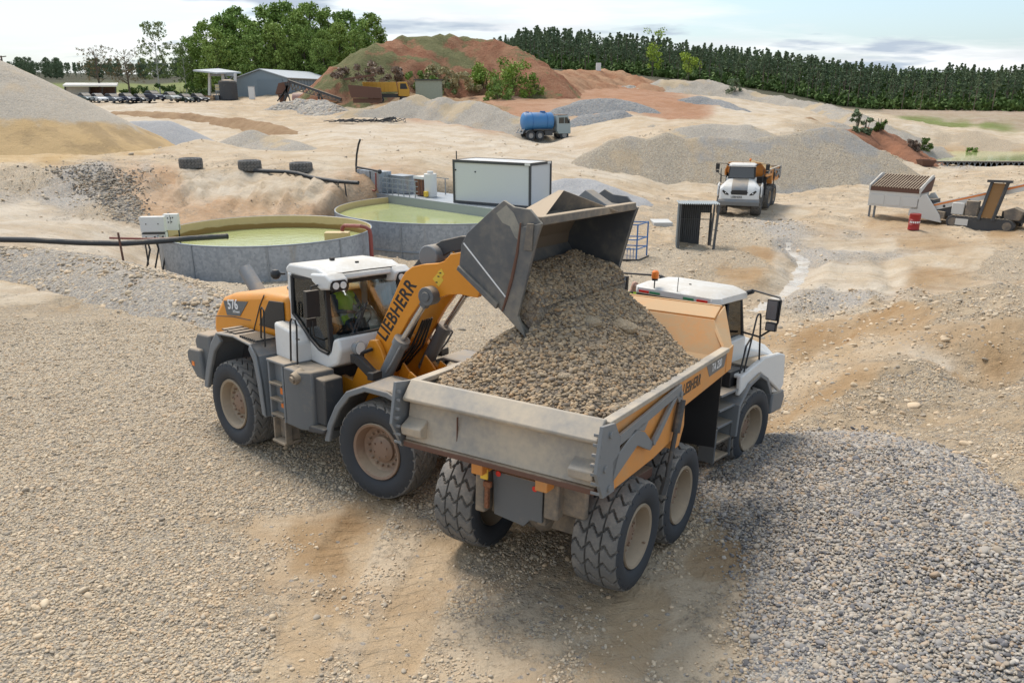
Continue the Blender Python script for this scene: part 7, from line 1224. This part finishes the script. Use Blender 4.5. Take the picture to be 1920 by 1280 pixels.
def mass(name, label, pts, ms, cat):                        # far wood that reads as one mass
    vv = []; ff = []; tt = []; nv = 0; base = []
    for m in ms:
        v = np.array([q.co[:] for q in m[1].vertices]); t = np.empty(len(v), np.float32); m[1].attributes['tone'].data.foreach_get('value', t); base.append((v, t))
    for k, (x, y, z, s) in enumerate(pts):
        v, t = base[k % len(base)]; sel = slice(0, len(v)//4*4); a = CPR.uniform(0, 6.28); c_, s_ = math.cos(a), math.sin(a); w_ = v[sel]*s; w_ = np.stack([w_[:, 0]*c_-w_[:, 1]*s_+x, w_[:, 0]*s_+w_[:, 1]*c_+y, w_[:, 2]+z], 1); vv.append(w_); tt.append(t[sel])
    V_ = np.concatenate(vv); me = bpy.data.meshes.new(name); me.from_pydata(V_.tolist(), [], np.arange(len(V_)).reshape(-1, 4).tolist()); me.materials.append(ms[0][1].materials[0]); at_ = me.attributes.new('tone', 'FLOAT', 'POINT'); at_.data.foreach_set('value', np.concatenate(tt)); return tag(link(name, me), label, cat, None, 'stuff')
fp = []
for row, px, dp in cand:
    if row < 4: continue
    d2 = dp+(row-4)*14; p = at(px, 170, d2); z = gz(p.x, p.y); fp.append((p.x, p.y, z, min(24, pine_h(px, d2, z))/15))
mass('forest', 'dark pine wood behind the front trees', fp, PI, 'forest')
ug = []
for k in range(5200):
    px = CPR.uniform(925, 1995); e_ = CPR.uniform(-4, 75); dp = edge_dep(px)+e_; p = at(px, 170, dp); ug.append((np.array([p.x, p.y, gz(p.x, p.y)+CPR.uniform(.3, 2.0+max(0, e_)*.11)]), CPR.uniform(.8, 2.0)))
tag(link('undergrowth', leaves('undergrowth', M_LD, ug, 14, .75)), 'dark undergrowth between the pine trunks', 'undergrowth', None, 'stuff')
fp = []
for k in range(420):
    px = CPR.uniform(-60, 420); dp = CPR.uniform(480, 620); p = at(px, 150, dp); z = gz(p.x, p.y); tt = np.interp(px, [-60, 30, 120, 250, 400], [128, 130, 126, 128, 132]); fp.append((p.x, p.y, z, max(8, min(22, at(px, tt+CPR.uniform(-3, 8), dp).z-z))/15))
mass('far_forest', 'distant dark wood on the hill beyond the fields', fp, PI+[(None, b[1]) for b in BR[:1]], 'forest')
for px, py, dp, h_, lab in ((1222, 160, 318, 15, 'bright yellow green tree standing out against the dark pines'), (1290, 158, 312, 9, 'small yellow green tree low at the pine wood edge')):
    p = at(px, py, dp-6); z = gz(p.x, p.y); cl = [(np.array([random.uniform(-3, 3), random.uniform(-3, 3), random.uniform(3, h_)]), random.uniform(.9, 1.7)) for _ in range(22)]; s = MB(); branches(s, None, h_, .2, 6, 3); put_tree('yellow_green_tree', lab, 'tree', None, (s.mesh('trunk', M_BARK), leaves('crown', M_LY, cl, 40, .35)), p.x, p.y, z)
def shrub(name, label, px, py, dp, w_, h_, mt, n=16, per=50, size=.16, group=None, z=None):
    p = hit(px, py, dp) if z is None else at(px, py, dp); zz = p.z-.15 if z is None else z; sc_ = max(.4, min(1.6, p.y/dp)); w_ *= sc_; h_ *= sc_; cl = []
    for i in range(n): a = random.uniform(0, 6.28); r = w_*.5*math.sqrt(random.uniform(0, 1)); t = random.uniform(-.05, .92)*(1-.4*(r/(w_*.5))**2); cl.append((np.array([r*math.cos(a), r*math.sin(a)*.8, h_*t]), min(w_, h_)*random.uniform(.13, .26)))
    T = thing(name, label, 'shrub', Matrix.Translation((p.x, p.y, zz)), group); s = MB()
    for i in range(6): a = random.uniform(0, 6.28); s.ring([(0, 0, -.6), (math.cos(a)*w_*.15, math.sin(a)*w_*.15, h_*.4), (math.cos(a)*w_*.3, math.sin(a)*w_*.3, h_*.75)], [.06, .04, .015], 4)
    link('stem', s.mesh('stem', M_BARK), T); link('foliage', leaves('foliage', mt, cl, int(per*1.5), size*1.25), T); return T
M_LBR = leafmat('bright green leaves', (.10, .18, .03), (.25, .36, .07))
shrub('green_bush', 'tall bright green bush on the foot of the red hill', 960, 178, 128, 5.6, 5.6, M_LBR, 26, 70, .17); shrub('green_bush', 'slim bright green bush left of the tallest one on the red hill', 908, 166, 130, 3.6, 4.2, M_LBR, 18, 60, .17); shrub('green_bush', 'small bright green bush right of the tallest one, on bare red clay', 1006, 178, 128, 2.4, 3.4, M_LBR, 10, 40, .15)
shrub('dark_bush', 'dark green bush hanging below the tall bright bush', 935, 186, 127, 4.6, 3.2, M_LG, 16, 60, .17); shrub('dark_bush', 'dark green bush at the left end of the scrub on the red hill', 792, 165, 139, 6.5, 3.4, M_LG, 22, 60, .18); shrub('dry_grass_clump', 'pale dry grass clump between green bushes on the red hill', 845, 165, 134, 9, 3.6, M_DRY, 30, 60, .22); shrub('grass_clump', 'grey green grass clump in front of the dry grass on the red hill', 815, 176, 133, 7, 2.8, M_SP, 22, 50, .2)
shrub('brown_scrub', 'leafless brown scrub between the shed roof and the red hill', 590, 146, 172, 20, 4.6, M_SC, 70, 60, .24); shrub('brown_scrub', 'leafless brown scrub at the left foot of the red hill', 690, 150, 152, 12, 3.0, M_SC, 34, 50, .22)
for px, py, dp, w_, h_, mt, lab in ((1605, 246, 97, 1.6, 2.6, M_PN, 'young spruce at the top of the red clay bank, left of two'), (1623, 250, 96, 1.3, 2.1, M_PN, 'shorter young spruce right of another on the red clay bank'), (1650, 246, 98, 1.4, 2.0, M_LD, 'dark round bush on the red clay bank above the pool'), (1377, 172, 165, 2.6, 2.6, M_PN, 'dark young pine on the grey stone ridge'), (1715, 282, 104, 1.6, 1.8, M_SC, 'brownish shrub at the left end of the green pool'), (1732, 280, 112, 1.8, 1.9, M_LD, 'grey green shrub on the far shore of the pool'), (1822, 287, 112, 2.0, .9, M_LG, 'low green tuft standing in the green pool')):
    shrub('small_shrub', lab, px, py, dp, w_, h_, mt, 12, 40, .13)
for k, (px, dp) in enumerate(((340, 178), (375, 176), (300, 180), (255, 178), (420, 190))): shrub('hedge_bush', 'green bush in the hedge behind the parked cars', px, 181, dp, 5.5, 3.2, M_LD, 18, 45, .22, 'hedge behind the cars', at(px, 187, dp).z)
# pylon far left, tiny
p = at(4, 116, 160); s = MB(); s.bar((p.x, p.y, p.z-3), (p.x, p.y, p.z+1), .2, .2).bar((p.x-.9, p.y, p.z+.7), (p.x+.9, p.y, p.z+.9), .15, .15); tag(s.build('utility_pole', M_BARK), 'tiny utility pole showing above the tall sand cone', 'pole')
# ---------------------------------------------------------------- foreground stone heap and loose stones
M_FORE = gravel('grey river pebbles', (.36, .345, .32), 15, .3, 1.0)
rd = [onz(1640, 850, .60), onz(1690, 845, .78), onz(1770, 905, .90), onz(1880, 1010, .95), onz(2060, 1200, .95)]
FH = heap('pebble_heap', 'heap of grey river pebbles in the lower right corner', 'gravel heap', rd, .33, M_FORE, .07, .55, 31, .45, None, None, .05, low=-.05)
def fore_z(x, y): return np.maximum(heap_z(x, y, rd, .33, .55, 31, .45)+(fbm(x*.35, y*.35, 5, 34)*1.0+fbm(x*1.5, y*1.5, 4, 36)*.3)*.2, -9)
M_PEB = pebble_mat('river pebbles', 1.28, (1.10, .97, .80), (.58, .475, .345), .40); M_PEBG = pebble_mat('grey river pebbles', 1.05, (.97, .98, 1.03))
n = 120000; x = rng.uniform(1.2, 12, n); y = rng.uniform(5.5, 19, n); zf_ = fore_z(x, y); zg_ = ground(x, y); over = zf_-zg_; k = (rng.uniform(0, 1, n) < np.clip((over+.13+fbm(x*1.1, y*1.1, 5, 97)*.22)/.15, 0, 1)**1.6) & (np.abs(x) < .72*y+1.0); x, y, zf_ = x[k], y[k], np.maximum(zf_, zg_)[k]
pebbles('heap_pebbles', None, np.stack([x, y, zf_+.008], 1), np.exp(rng.normal(math.log(.0205), .36, len(x))).clip(.010, .075), M_PEBG, FH)
n = 380000; x = rng.uniform(-19, 16, n); y = 4.5+20*rng.uniform(0, 1, n)**1.25; k = (np.abs(x) < .68*y+1.2); x, y = x[k], y[k]
t_, g_ = tints(x, y); cov = g_+(fbm(x*.9, y*.9, 6, 91))*1.1; dens = np.clip((cov-.30)/.35, .035+.16*np.clip(fbm(x*.7, y*.7, 5, 96)+.12, 0, 1), 1)*np.clip(1.5-y/22, .3, 1); dens = dens*(1-.85*tracks(x, y)[2]); k = (rng.uniform(0, 1, len(x)) < dens) & (fore_z(x, y) < ground(x, y)+.02); x, y = x[k], y[k]
z = ground(x, y); P = np.stack([x, y, z+.004], 1); k = rng.permutation(len(P))[:150000]; P = P[k]; R = np.exp(rng.normal(math.log(.0155), .42, len(P))).clip(.007, .08)
tag(pebbles('pebbles', 'loose pebbles strewn over the quarry floor', P, R, M_PEB), None, 'pebbles')
n = 2600; x = rng.uniform(3.5, 19, n); y = rng.uniform(11, 34, n); P = np.stack([x, y, ground(x, y)], 1); P = P[np.abs(x) < .66*y]; tag(pebbles('stones', 'bigger scattered stones on the rutted mounds at the right', P, np.exp(rng.normal(math.log(.045), .4, len(P))).clip(.02, .14), M_PEB), None, 'stones')
n = 9000; x = rng.uniform(-26, -6, n); y = rng.uniform(22, 40, n); zb_ = heap_z(x, y, [onz(-60, 468, .75), onz(60, 466, .75), onz(150, 476, .72), onz(260, 512, .62), onz(360, 548, .45), onz(470, 575, .25)], .42, .5, 25, .5); k = zb_ > ground(x, y)-.05; P = np.stack([x, y, zb_], 1)[k]; GB = [o for o in C.objects if o.name.startswith('gravel_bank')][0]; pebbles('bank_stones', None, P, np.exp(rng.normal(math.log(.05), .4, len(P))).clip(.02, .13), M_PEB, GB)
n = 44000; x = rng.uniform(-62, 62, n); y = 22+74*rng.uniform(0, 1, n)**1.15; k = np.abs(x) < .68*y; x, y = x[k], y[k]; t_, g_ = tints(x, y); k = rng.uniform(0, 1, len(x)) < np.clip((g_+fbm(x*.5, y*.5, 5, 95)-.35)/.4, .03, 1); x, y = x[k], y[k]; z = ground(x, y)
k = (np.hypot(x+12.55, y-41.6) > 5.3) & (np.hypot(x+3.6, y-52) > 7.5); P = np.stack([x, y, z], 1)[k]; tag(pebbles('stones', 'stones scattered over the lower quarry floor and slopes', P, (np.exp(rng.normal(math.log(.045), .45, len(P)))*(P[:, 1]/35)**.6).clip(.02, .22), M_PEB, None, .62, 1), None, 'stones')
n = 6500; ty = rng.uniform(0, 1, n)**.8; off = rng.normal(0, 1, n); P = []
for a, t in zip(off, ty): p = at(np.interp(t, [0, .5, 1], [178, 205, 252])+a*np.interp(t, [0, .4, 1], [58, 30, 14]), 306+t*118, np.interp(t, [0, 1], [58.8, 45.5])); P.append((p.x, p.y))
P = np.array(P); z = ground(P[:, 0], P[:, 1]); P = np.stack([P[:, 0], P[:, 1], z], 1); tag(pebbles('slope_stones', 'fan of dark coarse stones spilling down the slope left of the basins', P, np.exp(rng.normal(math.log(.062), .35, len(P))).clip(.03, .16), pebble_mat('dark stones', .85, (1.0, .97, .93)), None, .62, 1), None, 'stones')
